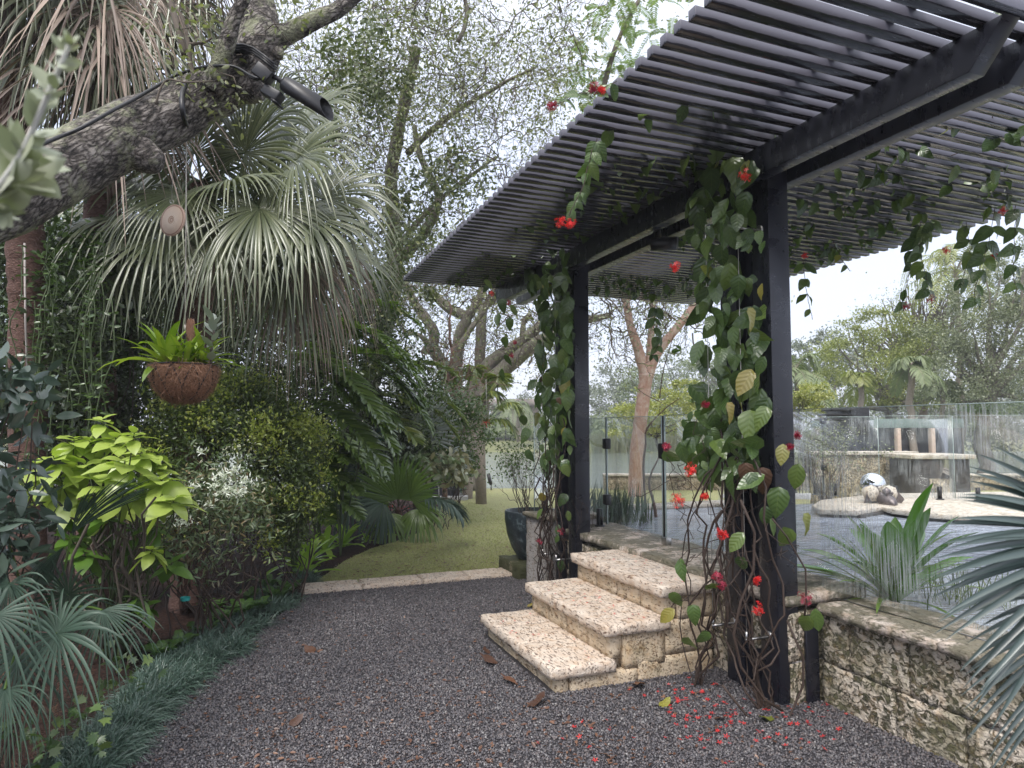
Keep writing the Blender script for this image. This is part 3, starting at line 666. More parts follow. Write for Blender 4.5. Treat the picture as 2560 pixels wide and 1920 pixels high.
for u, v, s in ((1690, 980, .12), (1720, 1030, .15), (1680, 1085, .17), (1670, 1140, .13), (1695, 1165, .14), (1655, 1115, .12), (1590, 1170, .13), (1600, 1220, .11), (1470, 1230, .13), (1460, 1300, .12), (1500, 1330, .12), (1540, 1275, .12), (1740, 1350, .12), (1765, 1340, .13), (1520, 1380, .10), (1490, 1395, .13), (1440, 1330, .12), (1450, 990, .12)):
    p = P(u, v, 3.72 if u > 1560 else 3.9); D = nrm(np.array([rng.normal()*.5, rng.normal()*.3, -.9])); vleaf(nv, p-D*s*.5, s, D, np.array([-.6, -.8, .3])+rng.normal(size=3)*.3, .15)
for u, v, s in ((1645, 1010, .16), (1610, 1000, .13)): vleaf(nv, P(u, v, 3.7), s, np.array([.1, 0, -1.]), np.array([-.6, -.8, .3]), 0, 1)
for u, v, s in ((1615, 665, .16), (1570, 870, .15), (1735, 1110, .16)): 
    o = vleaf(nv, P(u, v, 3.6), s*.8, np.array([.4, -.1, -.8]), np.array([-.2, -.5, .9]), 1.0)
for u, v, r in ((1610, 382, .045), (1460, 577, .035), (1494, 1015, .05), (1463, 1080, .045), (1560, 1153, .04), (1522, 1072, .025), (1634, 1252, .03), (1638, 1316, .045)): flower(nv, P(u, v, 3.6), r*.85, 30)
for u, v, r in ((1525, 874, .022), (1440, 965, .022), (1722, 940, .02), (1705, 965, .018), (1740, 1290, .045), (1548, 1245, .03), (1560, 1263, .025)): flower(nv, P(u, v, 3.62), r, 26, 'crimson')
b = MB()
for i in range(20):
    top = pxr(rng.uniform(1530, 1640), rng.uniform(880, 1060), rng.uniform(2.62, 2.76)); c = i % 5
    base = P(*((1648, 1540), (1640, 1530), (1660, 1545), (1500, 1442), (1515, 1450))[c], 3.75 if c < 3 else 4.1); base[2] = 0; mid = (top+base)/2 + np.array([rng.normal()*.06-.02, rng.normal()*.14, rng.normal()*.1])
    a = wob(top, mid, 8, .05); c2 = wob(mid, base, 8, .05); b.tube(np.concatenate([a, c2[1:]]), rng.uniform(.0028, .0075), 6, cap=False)
for i in range(26):
    p0 = P(rng.uniform(1470, 1700), rng.uniform(1000, 1350), rng.uniform(3.65, 3.9)); b.tube(wob(p0, p0+rdir(1, -.2)[0]*rng.uniform(.12, .35), 6, .03), .002, 5, cap=False)
big = [P(u, v, 3.62) for u, v in ((1600, 1080), (1630, 1150), (1628, 1230), (1600, 1300), (1585, 1370), (1600, 1440), (1650, 1510), (1690, 1535))]; b.tube(big, .0075, 8)
b.tube([P(u, v, 3.6) for u, v in ((1668, 1120), (1700, 1160), (1740, 1230), (1742, 1300), (1738, 1330))], .005, 6)
b.tube([P(u, v, 3.65) for u, v in ((1700, 1340), (1735, 1420), (1735, 1480), (1705, 1550), (1660, 1590), (1640, 1580), (1600, 1530), (1560, 1480))], .006, 8)
tag(b.build('stems', M['stem'], nv), kind='stuff')
fv = thing('climbing_vine', 'narrower leafy climbing vine winding up the far pergola post', 'vine', (2.7, 5.8, 0))
envelope_leaves(fv, [(535, 1140, 1225), (600, 1140, 1228), (700, 1165, 1232), (800, 1160, 1230), (900, 1155, 1238), (1000, 1170, 1230), (1030, 1180, 1225)], 250, (2.58, 2.76), .145, .03, .01)
for u, v, s in ((1135, 940, .14), (1142, 985, .12), (1150, 830, .13), (1172, 1075, .11), (1215, 1080, .13), (1228, 1115, .10), (1165, 1110, .11), (1205, 1145, .1), (1203, 1165, .08), (1210, 1225, .12), (1130, 910, .12), (1220, 1170, .1), (1075, 690, .13), (1085, 660, .13), (1100, 700, .12), (1090, 740, .11), (1095, 780, .12), (1110, 670, .12), (1085, 810, .12)):
    p = P(u, v, 6.1); D = nrm(np.array([rng.normal()*.4, rng.normal()*.3, -.9])); vleaf(fv, p-D*s*.5, s, D, np.array([-.6, -.8, .3])+rng.normal(size=3)*.3, .1, .08)
for u, v, r, m_ in ((1212, 1148, .04, 'crimson'), (1165, 1170, .03, 'crimson'), (1100, 655, .03, 'crimson'), (1112, 740, .02, 'crimson'), (1105, 768, .02, 'crimson'), (1062, 633, .03, 'red')): flower(fv, P(u, v, 5.9), r, 20, m_)
b = MB()
for i in range(17):
    top = pxr(rng.uniform(1165, 1225), rng.uniform(900, 1050), 2.68); base = np.array([rng.uniform(2.6, 2.8), rng.uniform(5.6, 6.0), 0.]); mid = (top+base)/2+np.array([rng.normal()*.05-.04, rng.normal()*.16, 0])
    a = wob(top, mid, 7, .05); c2 = wob(mid, base, 7, .05); b.tube(np.concatenate([a, c2[1:]]), rng.uniform(.003, .008), 5, cap=False)
for i in range(14):
    p0 = P(rng.uniform(1190, 1270), rng.uniform(1090, 1200), 6.0); b.tube(wob(p0, p0+np.array([rng.normal()*.1, 0, rng.uniform(.1, .3)]), 5, .03), .002, 5, cap=False)
tag(b.build('stems', M['stem'], fv), kind='stuff')
def hang_vine(label, pts, size, npair, ends=(), droop=.8, yel=.015, name='hanging_vine', every=None, rad=.0022):
    W_ = np.array([P(*p) for p in pts]); t = thing(name, label, 'vine', W_[0], 'vine shoots on the pergola roof')
    seg = np.linalg.norm(np.diff(W_, axis=0), axis=1); cs = np.concatenate([[0], np.cumsum(seg)]); 
    def at(s_): return np.array([np.interp(s_, cs, W_[:, i]) for i in range(3)])
    fine = np.array([at(s_) for s_ in np.linspace(0, cs[-1], 14)]); b = MB(); b.tube(fine + rng.normal(size=fine.shape)*.004, rad, 6, cap=False); b.build('stem', M['stem'], t)
    for i in range(npair):
        c = at(cs[-1]*(i+.3)/npair)
        ang = rng.uniform(-.5, .5); side = RT*math.cos(ang)+FW*math.sin(ang)
        for sgn in (-1, 1):
            if rng.random() < .12: continue
            D = nrm(side*sgn*rng.uniform(.5, 1)+np.array([0, 0, -droop])+rng.normal(size=3)*.15); vleaf(t, c, size*.86*rng.uniform(.75, 1.15)*(1-.35*i/npair), D, np.array([-.3, -.9, .5])+rng.normal(size=3)*.35, yel)
    for (u, v, d, r, m_) in ends: flower(t, P(u, v, d), r*.85, 26, m_)
    return t
hang_vine('leafy shoot hanging from the roof slats with a bright red flower head at its tip', [(1290, 300, 3.5), (1275, 345, 3.5), (1262, 400, 3.48), (1240, 440, 3.46), (1228, 470, 3.45)], .115, 8, [(1212, 478, 3.45, .035, 'red'), (1232, 482, 3.45, .03, 'red')], 1.2)
hang_vine('short shoot with round leaves and pink buds over the left roof edge', [(1330, 178, 3.1), (1300, 190, 3.1), (1262, 200, 3.1), (1215, 218, 3.08), (1195, 225, 3.08)], .10, 4, [(1192, 228, 3.08, .03, 'crimson'), (1283, 190, 3.08, .025, 'crimson'), (1300, 195, 3.08, .02, 'red')], .3)
hang_vine('thin shoot of small leaves dangling below the roof right of the near post', [(1735, 560, 5.2), (1738, 610, 5.2), (1745, 650, 5.2), (1755, 690, 5.2)], .13, 4, [(1738, 552, 5.2, .03, 'red')])
hang_vine('short shoot with three little leaves reaching from the roof edge into the sky', [(1800, 520, 5.1), (1815, 555, 5.1), (1838, 588, 5.1)], .08, 3)
hang_vine('leafy trailing shoot at the left of the curtain on the roof right edge', [(1990, 480, 5.3), (1975, 530, 5.3), (1962, 600, 5.3), (1945, 672, 5.3)], .16, 7, [(1958, 662, 5.2, .035, 'crimson')])
hang_vine('thick dark bunch of vine leaves against the roof right edge', [(2020, 478, 5.2), (2000, 500, 5.2), (1985, 540, 5.15), (2000, 600, 5.1), (2010, 640, 5.1)], .17, 9, [(2012, 645, 5.0, .045, 'crimson')])
hang_vine('trailing shoot with paired round leaves in the middle of the roof edge curtain', [(2085, 480, 5.0), (2098, 540, 5.0), (2080, 600, 5.0), (2070, 620, 5.0)], .17, 5, [(2045, 540, 5.0, .04, 'red')])
hang_vine('long trailing shoot with large paired leaves right of the middle of the curtain', [(2150, 450, 4.8), (2140, 500, 4.8), (2120, 570, 4.8), (2105, 640, 4.8), (2118, 665, 4.8)], .18, 7, [(2148, 553, 4.8, .02, 'red'), (2165, 456, 4.8, .035, 'red')])
hang_vine('rightmost trailing shoot of the curtain with large paired leaves', [(2195, 440, 4.7), (2192, 520, 4.7), (2190, 590, 4.7), (2195, 640, 4.7)], .17, 5)
hang_vine('short bunch of leaves above the right end of the roof at the picture corner', [(2212, -30, 3.0), (2190, 0, 3.0), (2175, 25, 3.0)], .12, 5, droop=.2)
hang_vine('small hanging sprig of leaves seen between the posts in front of the pale trunk', [(1418, 660, 6.4), (1410, 700, 6.4), (1425, 740, 6.4), (1405, 780, 6.4)], .15, 6)
hang_vine('short vine shoot with a small flower near the far end of the roof', [(1045, 600, 6.6), (1060, 625, 6.6), (1062, 640, 6.6)], .12, 3)
rv = thing('roof_vine', 'scattered vine leaves poking down between the slats of the pergola roof', 'vine', (4.0, 3.5, 3.2))
for i in range(85):
    u, v = (rng.uniform(1700, 2212), 0) if i < 64 else (rng.uniform(1300, 1500), 0)
    v = rng.uniform(255, 560) if u > 1700 else rng.uniform(590, 640) if i > 70 else rng.uniform(200, 420)
    p = G(u, v, 3.17)
    if not (1.7 < p[0] < 5.4 and 1.8 < p[1] < 7.3): continue
    for q in range(rng.integers(1, 3)):
        D = nrm(np.array([rng.normal()*.5, rng.normal()*.5, -.9])); vleaf(rv, p+rng.normal(size=3)*(.03, .03, 0)+(0, 0, .02), rng.uniform(.07, .13), D, np.array([-.3, -.9, .2])+rng.normal(size=3)*.5, .03)
n = 9500; pr = np.stack([rng.uniform(2.05, 5.35, n), 2.75+4.55*rng.uniform(0, 1, n)**.85, rng.uniform(3.245, 3.36, n)], 1)
dn = np.array([mnoise.noise(Vector((q[0]*.9, q[1]*.8, 2.))) for q in pr]); pr = pr[(dn > -.33) & (pr[:, 1] > 2.6+.9*rng.random(n))]; n = len(pr); lf_ = VS[0]
b = MB(); b.inst(lf_[0], lf_[1], basis(rdir(n, -.2), rdir(n, 1.2))*rng.uniform(.09, .15, (n, 1, 1)), pr); tag(b.build('leaf_mat', VL[0].materials[0], rv), 'tangled mat of vine leaves lying on top of the slats', kind='stuff')
b = MB()
for i in range(14): p = np.array([rng.uniform(1.9, 5.2), rng.uniform(2.4, 6.8), 3.245]); b.tube(wob(p, p+np.array([rng.normal()*.6, rng.normal()*.6, .0]), 8, .06), .003, 5, cap=False)
tag(b.build('stems', M['stem'], rv), kind='stuff')

# ================================================================ oak limb with lamps and hanging things
oak = thing('live_oak', 'heavy rough barked oak limb reaching across the upper left of the garden', 'tree', (-2.2, 3.0, 0))
def ptube(mb, pts, n=10, m=0, noise_=0.0, sub=3):
    A = np.array([[*P(u, v, d), r] for u, v, d, r in pts]); t = np.linspace(0, len(A)-1, (len(A)-1)*sub+1)
    # smooth interpolation (Catmull-Rom)
    out = []
    for x in t:
        i = min(int(x), len(A)-2); f = x-i; p0, p1, p2, p3 = A[max(i-1, 0)], A[i], A[i+1], A[min(i+2, len(A)-1)]
        out.append(.5*((2*p1)+(-p0+p2)*f+(2*p0-5*p1+4*p2-p3)*f*f+(-p0+3*p1-3*p2+p3)*f**3))
    out = np.array(out); k0 = mb.n; mb.tube(out[:, :3], np.maximum(out[:, 3], .001), n, m)
    if noise_:
        V = mb.V[-1]; 
        for a in range(len(V)):
            q = V[a]; V[a] = q + np.array(mnoise.noise_vector(Vector(q*6)))*noise_ + np.array(mnoise.noise_vector(Vector(q*22)))*noise_*.35
    return out
b = MB()
ptube(b, [(-1300, 1500, 2.0, .30), (-700, 1000, 2.2, .24), (-300, 600, 2.4, .17), (-120, 480, 2.5, .150), (-20, 437, 2.62, .146), (60, 402, 2.75, .143), (150, 357, 2.9, .141), (240, 308, 3.05, .136), (330, 266, 3.2, .130), (410, 224, 3.35, .125), (480, 190, 3.42, .120), (540, 140, 3.48, .118), (556, 80, 3.52, .108), (551, 10, 3.58, .098), (545, -80, 3.7, .10), (560, -300, 4.0, .10)], 40, 0, .016, 8)
ptube(b, [(455, 190, 3.3, .06), (474, 150, 3.28, .05), (492, 88, 3.25, .038), (507, 40, 3.25, .032), (530, -10, 3.25, .028), (560, -120, 3.3, .026)], 16, 0, .006, 5)
ptube(b, [(565, 110, 3.5, .09), (598, 84, 3.5, .06), (633, 68, 3.5, .05), (685, 40, 3.5, .043), (738, 16, 3.55, .04), (800, -40, 3.6, .036)], 18, 0, .008, 5)
ptube(b, [(270, 305, 3.08, .10), (310, 335, 3.08, .075), (338, 352, 3.08, .055), (346, 356, 3.08, .03)], 18, 0, .010, 5)
ptube(b, [(540, 190, 3.42, .09), (560, 205, 3.40, .045), (566, 206, 3.40, .02)], 14, 0, .008, 4)
ptube(b, [(600, 110, 3.45, .03), (603, 125, 3.43, .02)], 8, 0, .004, 2)
b.build('limb', M['bark'], oak, smooth=True)
b = MB()
for pts in ([(420, 165, 3.3, .012), (412, 140, 3.3, .011), (408, 100, 3.3, .010), (400, 60, 3.32, .008), (380, 10, 3.35, .006)], [(410, 96, 3.3, .009), (440, 92, 3.3, .007), (458, 82, 3.3, .005)], [(400, 120, 3.4, .02), (388, 70, 3.4, .018), (372, 20, 3.45, .016), (360, -40, 3.5, .015)], [(337, 225, 3.1, .006), (345, 195, 3.1, .005), (362, 172, 3.1, .004), (400, 178, 3.1, .004), (460, 175, 3.15, .003)]): ptube(b, pts, 7, 0, .002, 3)
for i in range(16):
    u, v = rng.uniform(360, 560), rng.uniform(-10, 130); a = P(u, v, rng.uniform(3.2, 3.6)); b.tube(wob(a, a+rdir(1)[0]*.25, 5, .02), .0025, 5)
b.build('side_twigs', M['twig'], oak)
b = MB(); n = 420; cs = np.array([P(u, v, 3.25) for u, v in ((395, 25), (430, 60), (470, 30), (440, 95), (455, 110), (350, 60), (405, 185), (430, 190), (480, 200), (470, 215), (455, 170), (500, 205), (390, 175), (640, 50), (690, 10))])
T = cs[rng.integers(len(cs), size=n)] + rng.normal(size=(n, 3))*.075; b.inst(*LFM, basis(rdir(n, -.3), rdir(n, .8))*rng.uniform(.02, .045, (n, 1, 1)), T)
tag(b.build('limb_leaves', M['oak']), 'small fresh green oak shoots sprouting from the top of the big limb', 'oak shoots', kind='stuff')
# black hose along the limb
b = MB(); hz_ = [(60, 332, 2.58, 0.0085), (88, 313, 2.65, 0.0085), (130, 295, 2.75, 0.0085), (176, 276, 2.8, 0.0085), (246, 237, 2.9, 0.0085), (281, 219, 3, 0.0085), (337, 187, 3.15, 0.0085), (385, 160, 3.3, 0.0085), (440, 145, 3.3, 0.0085), (470, 142, 3.22, 0.007), (508, 144, 3.22, 0.006), (540, 162, 3.18, 0.006), (556, 169, 3.16, 0.006)]
ptube(b, hz_, 8, 0, 0, 4); tag(b.build('hose', M['black']), 'black hose and cable clipped along the top of the oak limb', 'cable')
def lamp():
    t = thing('tree_spotlight', 'long black tube spotlight with bracket strapped to the oak trunk', 'spotlight', P(590, 150, 3.3))
    d = 3.25; b = MB()
    A = [P(u, v, dd) for u, v, dd in ((506, 103, 3.36), (530, 103, 3.32), (552, 110, 3.29), (575, 126, 3.26), (597, 144, 3.24))]
    A = np.array(A)[None]; S = np.broadcast_to(UP*.3+FW*1.0, A.shape); 
    for off in (0, .012, .024): b.ribbons(A-UP*off, S, np.full((1, 5), .07), 0)
    for a in (0, .012, .024): b.tube(A[0]-UP*a-FW*.03, .006, 6)
    b.build('mounting_strap', M['black'], t)
    b = MB(); R_ = nrm(P(625, 190, d)-P(560, 140, d)); q = P(570, 160, d); Mx = np.stack([R_, FW, np.cross(R_, FW)], 1)
    v = np.array([[x, y, z] for x in (-.045, .045) for y in (-.03, .03) for z in (-.032, .032)]) @ Mx.T + q
    b.add(v, [[0, 1, 3, 2], [4, 6, 7, 5], [0, 4, 5, 1], [2, 3, 7, 6], [0, 2, 6, 4], [1, 5, 7, 3]]); b.build('junction_box', M['black'], t, bevel=.005)
    b = MB(); b.tube([P(552, 172, d), P(560, 166, d)], .011, 12); b.tube([P(536, 165, d), P(553, 172, d)], .006, 8); b.build('cable_gland', M['black'], t)
    b = MB(); b.tube([P(580, 160, d), P(600, 170, d), P(621, 185, d)], [.012, .0125, .0125], 12); b.build('swivel_arm', M['black'], t)
    a, c = P(617, 182, d), P(706, 236, d-.06); ax = nrm(c-a); b = MB(); n = 28; x = nrm(np.cross(ax, FW)); y = np.cross(ax, x)
    # slanted mouth
    th_ = np.arange(n)*2*math.pi/n; ring = lambda o, r, sl: o + r*(np.cos(th_)[:, None]*x+np.sin(th_)[:, None]*y) + ax*(sl*np.cos(th_+2.6)[:, None])
    r = .038; V = np.concatenate([ring(a-ax*.004, r*.2, 0), ring(a-ax*.002, r*.93, 0), ring(a+ax*.006, r, 0), ring(c, r, .040), ring(c, r*.93, .040), ring(a+ax*.05, r*.9, 0), ring(a+ax*.05, .001, 0)])
    i = np.arange(6)[:, None]*n; j = np.arange(n)[None]; j2 = (j+1) % n; b.add(V, np.stack([i+j, i+j2, i+n+j2, i+n+j], -1).reshape(-1, 4)); b.build('shade_tube', M['black'], t, smooth=False)
    q = P(590, 204, d); R2 = ax; Mx = np.stack([R2, np.cross(R2, x), x], 1)
    v = np.array([[X, Y, Z] for X in (-.055, .05) for Y in (-.028, .028) for Z in (-.027, .027)]) @ Mx.T + q
    b = MB(); b.add(v, [[0, 1, 3, 2], [4, 6, 7, 5], [0, 4, 5, 1], [2, 3, 7, 6], [0, 2, 6, 4], [1, 5, 7, 3]]); b.build('sensor_box', M['black'], t, bevel=.008)
    v = np.array([[X, Y, Z] for X in (.03, .066) for Y in (-.034, .034) for Z in (-.034, -.024)]) @ Mx.T + q + x*.0
    b = MB(); b.add(v, [[0, 1, 3, 2], [4, 6, 7, 5], [0, 4, 5, 1], [2, 3, 7, 6], [0, 2, 6, 4], [1, 5, 7, 3]]); b.build('sensor_hood', M['black'], t)
lamp()
# hanging woven disc
dc = P(373, 476, 3.3); t = thing('woven_disc', 'small round woven disc hanging on a thin wire from the oak limb', 'hanging ornament', dc)
nd_ = nrm(-FW*.85-RT*.35+UP*.1)
b = MB(); b.lathe([(.0005, .006), (.02, .010), (.03, .006), (.078, .004), (.079, 0), (.078, -.006), (.0005, -.006)], dc, 40, ax=nd_); b.build('disc', M['disc'], t, smooth=True)
b = MB(); top = P(371, 432, 3.3); b.tube([P(376, 300, 3.25), top], .0013, 5); tt = np.linspace(0, 2*math.pi, 14); b.tube([top - UP*.009 + (np.cos(a)*RT+np.sin(a)*UP)*.009 for a in tt], .0014, 5, cap=False); b.build('hanging_wire', M['wire'], t)
# hanging basket
bc = P(399, 791, 3.45); R0 = .150; t = thing('hanging_basket', 'coir lined wire basket of bromeliads hanging on a long rope from the limb', 'hanging planter', bc)
b = MB(); prof = [(R0*.98, .006)] + [(R0*math.cos(a)**.78, -.175*math.sin(a)) for a in np.linspace(0, 1.45, 10)] + [(.001, -.175)]
b.lathe(prof, bc, 40); V = b.V[0]
for a in range(len(V)):
    q = V[a]-bc; th_ = math.atan2(q[1], q[0]); V[a] = bc + q*(1+.035*abs(math.sin(th_*5+.4))-.01) + np.array(mnoise.noise_vector(Vector(q*30)))*.004
b.lathe([(R0*.97, .004), (.12, .012), (.001, .016)], bc, 30); b.build('coir_liner', M['coir'], t, smooth=True)
n = 3600; a = rng.uniform(0, 2*math.pi, n); e_ = rng.uniform(0, 1.4, n); q = np.stack([R0*np.cos(e_)**.78*np.cos(a), R0*np.cos(e_)**.78*np.sin(a), -.175*np.sin(e_)], 1); N_ = nrm(q); D_ = nrm(np.cross(N_, rdir(n))+N_*.25)
tt = np.linspace(0, 1, 4)[None, :, None]; Pp = bc+q[:, None]*1.01 + D_[:, None]*tt*rng.uniform(.02, .05, (n, 1, 1)) + N_[:, None]*.010*np.sin(tt*3)
b = MB(); b.ribbons(Pp, np.cross(D_, N_)[:, None], np.full((n, 4), .0015), 0); tag(b.build('coir_fibres', M['coirf'], t), kind='stuff')
b = MB(); tt = np.linspace(0, 2*math.pi, 41); b.tube([bc+np.array([math.cos(x)*(R0+.004), math.sin(x)*(R0+.004), .004]) for x in tt], .0035, 7, cap=False)
for i in range(10):
    for s_ in (-1, 1):
        pts = []
        for e2 in np.linspace(0, 1.4, 9):
            th_ = i*2*math.pi/10 + s_*.31*math.sin(e2*1.9); pts.append(bc+np.array([(R0+.006)*math.cos(e2)**.78*math.cos(th_), (R0+.006)*math.cos(e2)**.78*math.sin(th_), -.180*math.sin(e2)]))
        b.tube(pts, .0032, 6, cap=False)
b.build('wire_frame', M['black'], t)
b = MB(); kn = P(402, 720, 3.45)
for i in range(3):
    a = i*2.1+.5; e0 = bc+np.array([math.cos(a)*R0, math.sin(a)*R0, 0]); N = 26
    for j in range(N):
        c0 = kn*(1-j/N)+e0*(j/N); c1 = kn*(1-(j+1)/N)+e0*((j+1)/N); s_ = nrm(np.cross(c1-c0, UP if j % 2 else RT))*.004
        b.tube([c0, c0*.6+c1*.4+s_, c1, c0*.4+c1*.6-s_, c0], .0011, 4, cap=False)
b.build('chain', M['black'], t)
b = MB(); b.tube([P(403, 262, 3.42), P(400, 705, 3.45)], .003, 6); b.tube([P(400, 702, 3.45), P(400, 714, 3.45)], .005, 6); b.build('rope', M['rope'], t)
b = MB(); ptube(b, [(402, 180, 3.22, .012), (394, 205, 3.15, .012), (394, 235, 3.12, .012), (398, 258, 3.16, .011), (406, 274, 3.28, .009)], 10, 0, 0, 4); b.build('hose_sling', M['black'], t, smooth=True)
def rosette(mb, O, n, L, W_, lean=(.3, 1.3), m=0, rise=.0, curl=.6, seg=7, fold=.18, tilt=None, taper=True):
    a = np.arange(n)*2.399+rng.uniform(0, 6); el = np.interp(np.arange(n)/max(1, n-1), [0, 1], [lean[1], lean[0]])+rng.normal(size=n)*.08
    L_ = L*rng.uniform(.75, 1.1, n); h = np.stack([np.cos(a), np.sin(a), 0*a], 1)
    t = np.linspace(0, 1, seg); ang = el[:, None]*(1) - curl*t[None]**1.3*rng.uniform(.6, 1.4, (n, 1))
    dx = np.cos(ang); dz = np.sin(ang); st_ = L_[:, None]/(seg-1)
    X = np.concatenate([np.zeros((n, 1)), np.cumsum((dx*st_)[:, :-1], 1)], 1); Z = np.concatenate([np.zeros((n, 1)), np.cumsum((dz*st_)[:, :-1], 1)], 1)
    Pp = np.asarray(O)+h[:, None]*X[..., None]+np.array([0, 0, 1.])*Z[..., None]
    if tilt is not None: Pp = Pp + np.asarray(tilt)*(Z[..., None])
    side = np.stack([-np.sin(a), np.cos(a), 0*a], 1)[:, None]
    prof = np.interp(t, [0, .15, .6, .9, 1], [.7, .95, 1, .5, .03]) if taper else np.interp(t, [0, .2, .5, .85, 1], [.3, .6, 1, .85, .06])
    mb.ribbons(Pp, side, W_*rng.uniform(.8, 1.15, (n, 1))*prof[None], -fold, m)
pl = lambda nm, m_, f: (lambda b_: (f(b_), b_.build(nm, m_, t, smooth=True)))(MB())
pl('bromeliad', M['brom'], lambda b: (rosette(b, bc+(-.0)*RT-RT*.10+(0, 0, .0), 22, .30, .042, (.1, 1.4), curl=.9), rosette(b, bc-RT*.04+UP*0-FW*.07, 14, .20, .036, (.4, 1.4))))
pl('bromeliad', M['brom'], lambda b: (rosette(b, bc+RT*.03-FW*.05, 14, .20, .03, (.5, 1.45)), rosette(b, bc+RT*.085+FW*.02, 18, .23, .028, (.2, 1.3), curl=1.0), rosette(b, bc+FW*.08, 16, .22, .03, (.4, 1.4))))
b = MB(); c0 = bc+RT*.012+np.array([0, 0, .12]); b.tube([bc+RT*.012, c0+RT*.012], .004, 6); n = 60
a = np.arange(n)*2.399; h = np.linspace(0, .11, n); T = c0+RT*.012+np.stack([np.cos(a)*.006, np.sin(a)*.006, h], 1); D_ = nrm(np.stack([np.cos(a), np.sin(a), 1.6+0*a], 1)); b.inst(*LFM, basis(D_, np.stack([np.cos(a), np.sin(a), -.5+0*a], 1))*np.interp(h, [0, .06, .11], [.035, .04, .022])[:, None, None], T); b.build('dry_flower_spike', M['bract'], t)
b = MB(); s0 = P(455, 790, 3.42); pts = [s0, P(457, 750, 3.42), P(462, 720, 3.42), P(460, 690, 3.42)]; b.tube(pts, .006, 7, m=1)
SL = oval_leaf(.42, fold=.12, droop=.05)
for i in range(22):
    f = i/21; c = np.array([np.interp(f*3, [0, 1, 2, 3], [q[k_] for q in pts]) for k_ in range(3)]); a = i*2.4; D = nrm(np.array([math.cos(a), math.sin(a), .35+f*.8])); b.inst(*SL, basis(D[None], np.array([[0, 0, 1.]])-D*.2)*(.085+.02*math.sin(i)), c[None])
b.build('silver_leaf_plant', [M['silverleaf'], M['twig']], t)

# blurred spray close to the camera at the left edge
t = thing('foreground_spray', 'out of focus pale fleshy leaved twig close to the camera at the left edge', 'plant', P(40, 350, .8))
b = MB(); pts = [(-60, 520, .8), (-10, 420, .78), (40, 345, .77), (75, 270, .76), (105, 200, .75), (140, 120, .74), (150, 90, .74)]
ptube(b, [(u, v, d, r) for (u, v, d), r in zip(pts, (.006, .005, .004, .0032, .003, .0025, .002))], 8, 0, 0, 4); b.build('stem', plain('woolly_stem', (.55, .55, .50), .9), t)
b = MB(); SL2 = oval_leaf(.48, fold=.15, droop=.05); A = np.array([P(*p) for p in pts])
for i in range(66):
    f = (i/65)**.9*5.9+.05; c = np.array([np.interp(f, range(7), A[:, k_]) for k_ in range(3)]); D = nrm(rdir(1)[0]*1.0+UP*.55+RT*.1); s_ = np.interp(f, [0, 3, 6], [.052, .030, .016])*rng.uniform(.8, 1.2); b.inst(*SL2, basis(D[None], rdir(1))*s_, c[None])
for i in range(12):
    c = P(rng.uniform(-60, 30), rng.uniform(320, 440), .8); D = nrm(RT*rng.uniform(.2, 1)+UP*rng.uniform(-.8, .5)+FW*rng.normal()*.3); b.inst(*SL2, basis(D[None], rdir(1))*rng.uniform(.05, .075), c[None])
b.build('leaves', M['lime_g'] if False else leafmat('fleshy_leaf', [(.20, .23, .15), (.32, .35, .24), (.46, .47, .37)], .5, .2), t)

# ================================================================ plant builders
def fan(mb, O, D, N, R, nseg=36, spread=290, droop=.35, split=.35, m=0, fold=.28, cup=.15, wmul=1.0, jit=.04, seg=8, tip=.0):
    D = nrm(D); N = nrm(np.asarray(N)-D*np.dot(N, D)); S = np.cross(D, N); a = np.radians(np.linspace(-spread/2, spread/2, nseg)) + rng.normal(size=nseg)*.015
    dirs = np.cos(a)[:, None]*D+np.sin(a)[:, None]*S; t = np.linspace(0, 1, seg); L = R*(1-.18*(np.abs(a)/a.max())**2)*rng.uniform(.9, 1.05, nseg)
    N2 = N + rng.normal(size=(nseg, 3))*jit; dr = droop*rng.uniform(.6, 1.5, (nseg, 1, 1))
    Pp = np.asarray(O)+dirs[:, None]*(L[:, None]*t)[..., None] + N2[:, None]*(L[:, None]*cup*t*(1-t))[..., None]
    tt = t[None, :, None]; Pp = Pp + np.array([0, 0, -1.])*dr*L[:, None, None]*tt**2.6 - dirs[:, None]*dr*.35*L[:, None, None]*tt**3
    if tip: Pp = Pp + np.array([0, 0, -1.])*tip*L[:, None, None]*np.maximum(0, tt-.6)**1.5*rng.uniform(0, 2, (nseg, 1, 1))
    da = math.radians(spread)/nseg; wd = np.minimum(2*math.sin(da/2)*L[:, None]*t, 2*math.sin(da/2)*R*split*1.15)*1.12
    wd = wd*np.where(t > split, 1-((t-split)/(1-split))**1.7*.93, 1)*wmul
    side = np.cross(N2, dirs)[:, None]
    mb.ribbons(Pp, side, np.maximum(wd, R*.0012), fold, m)
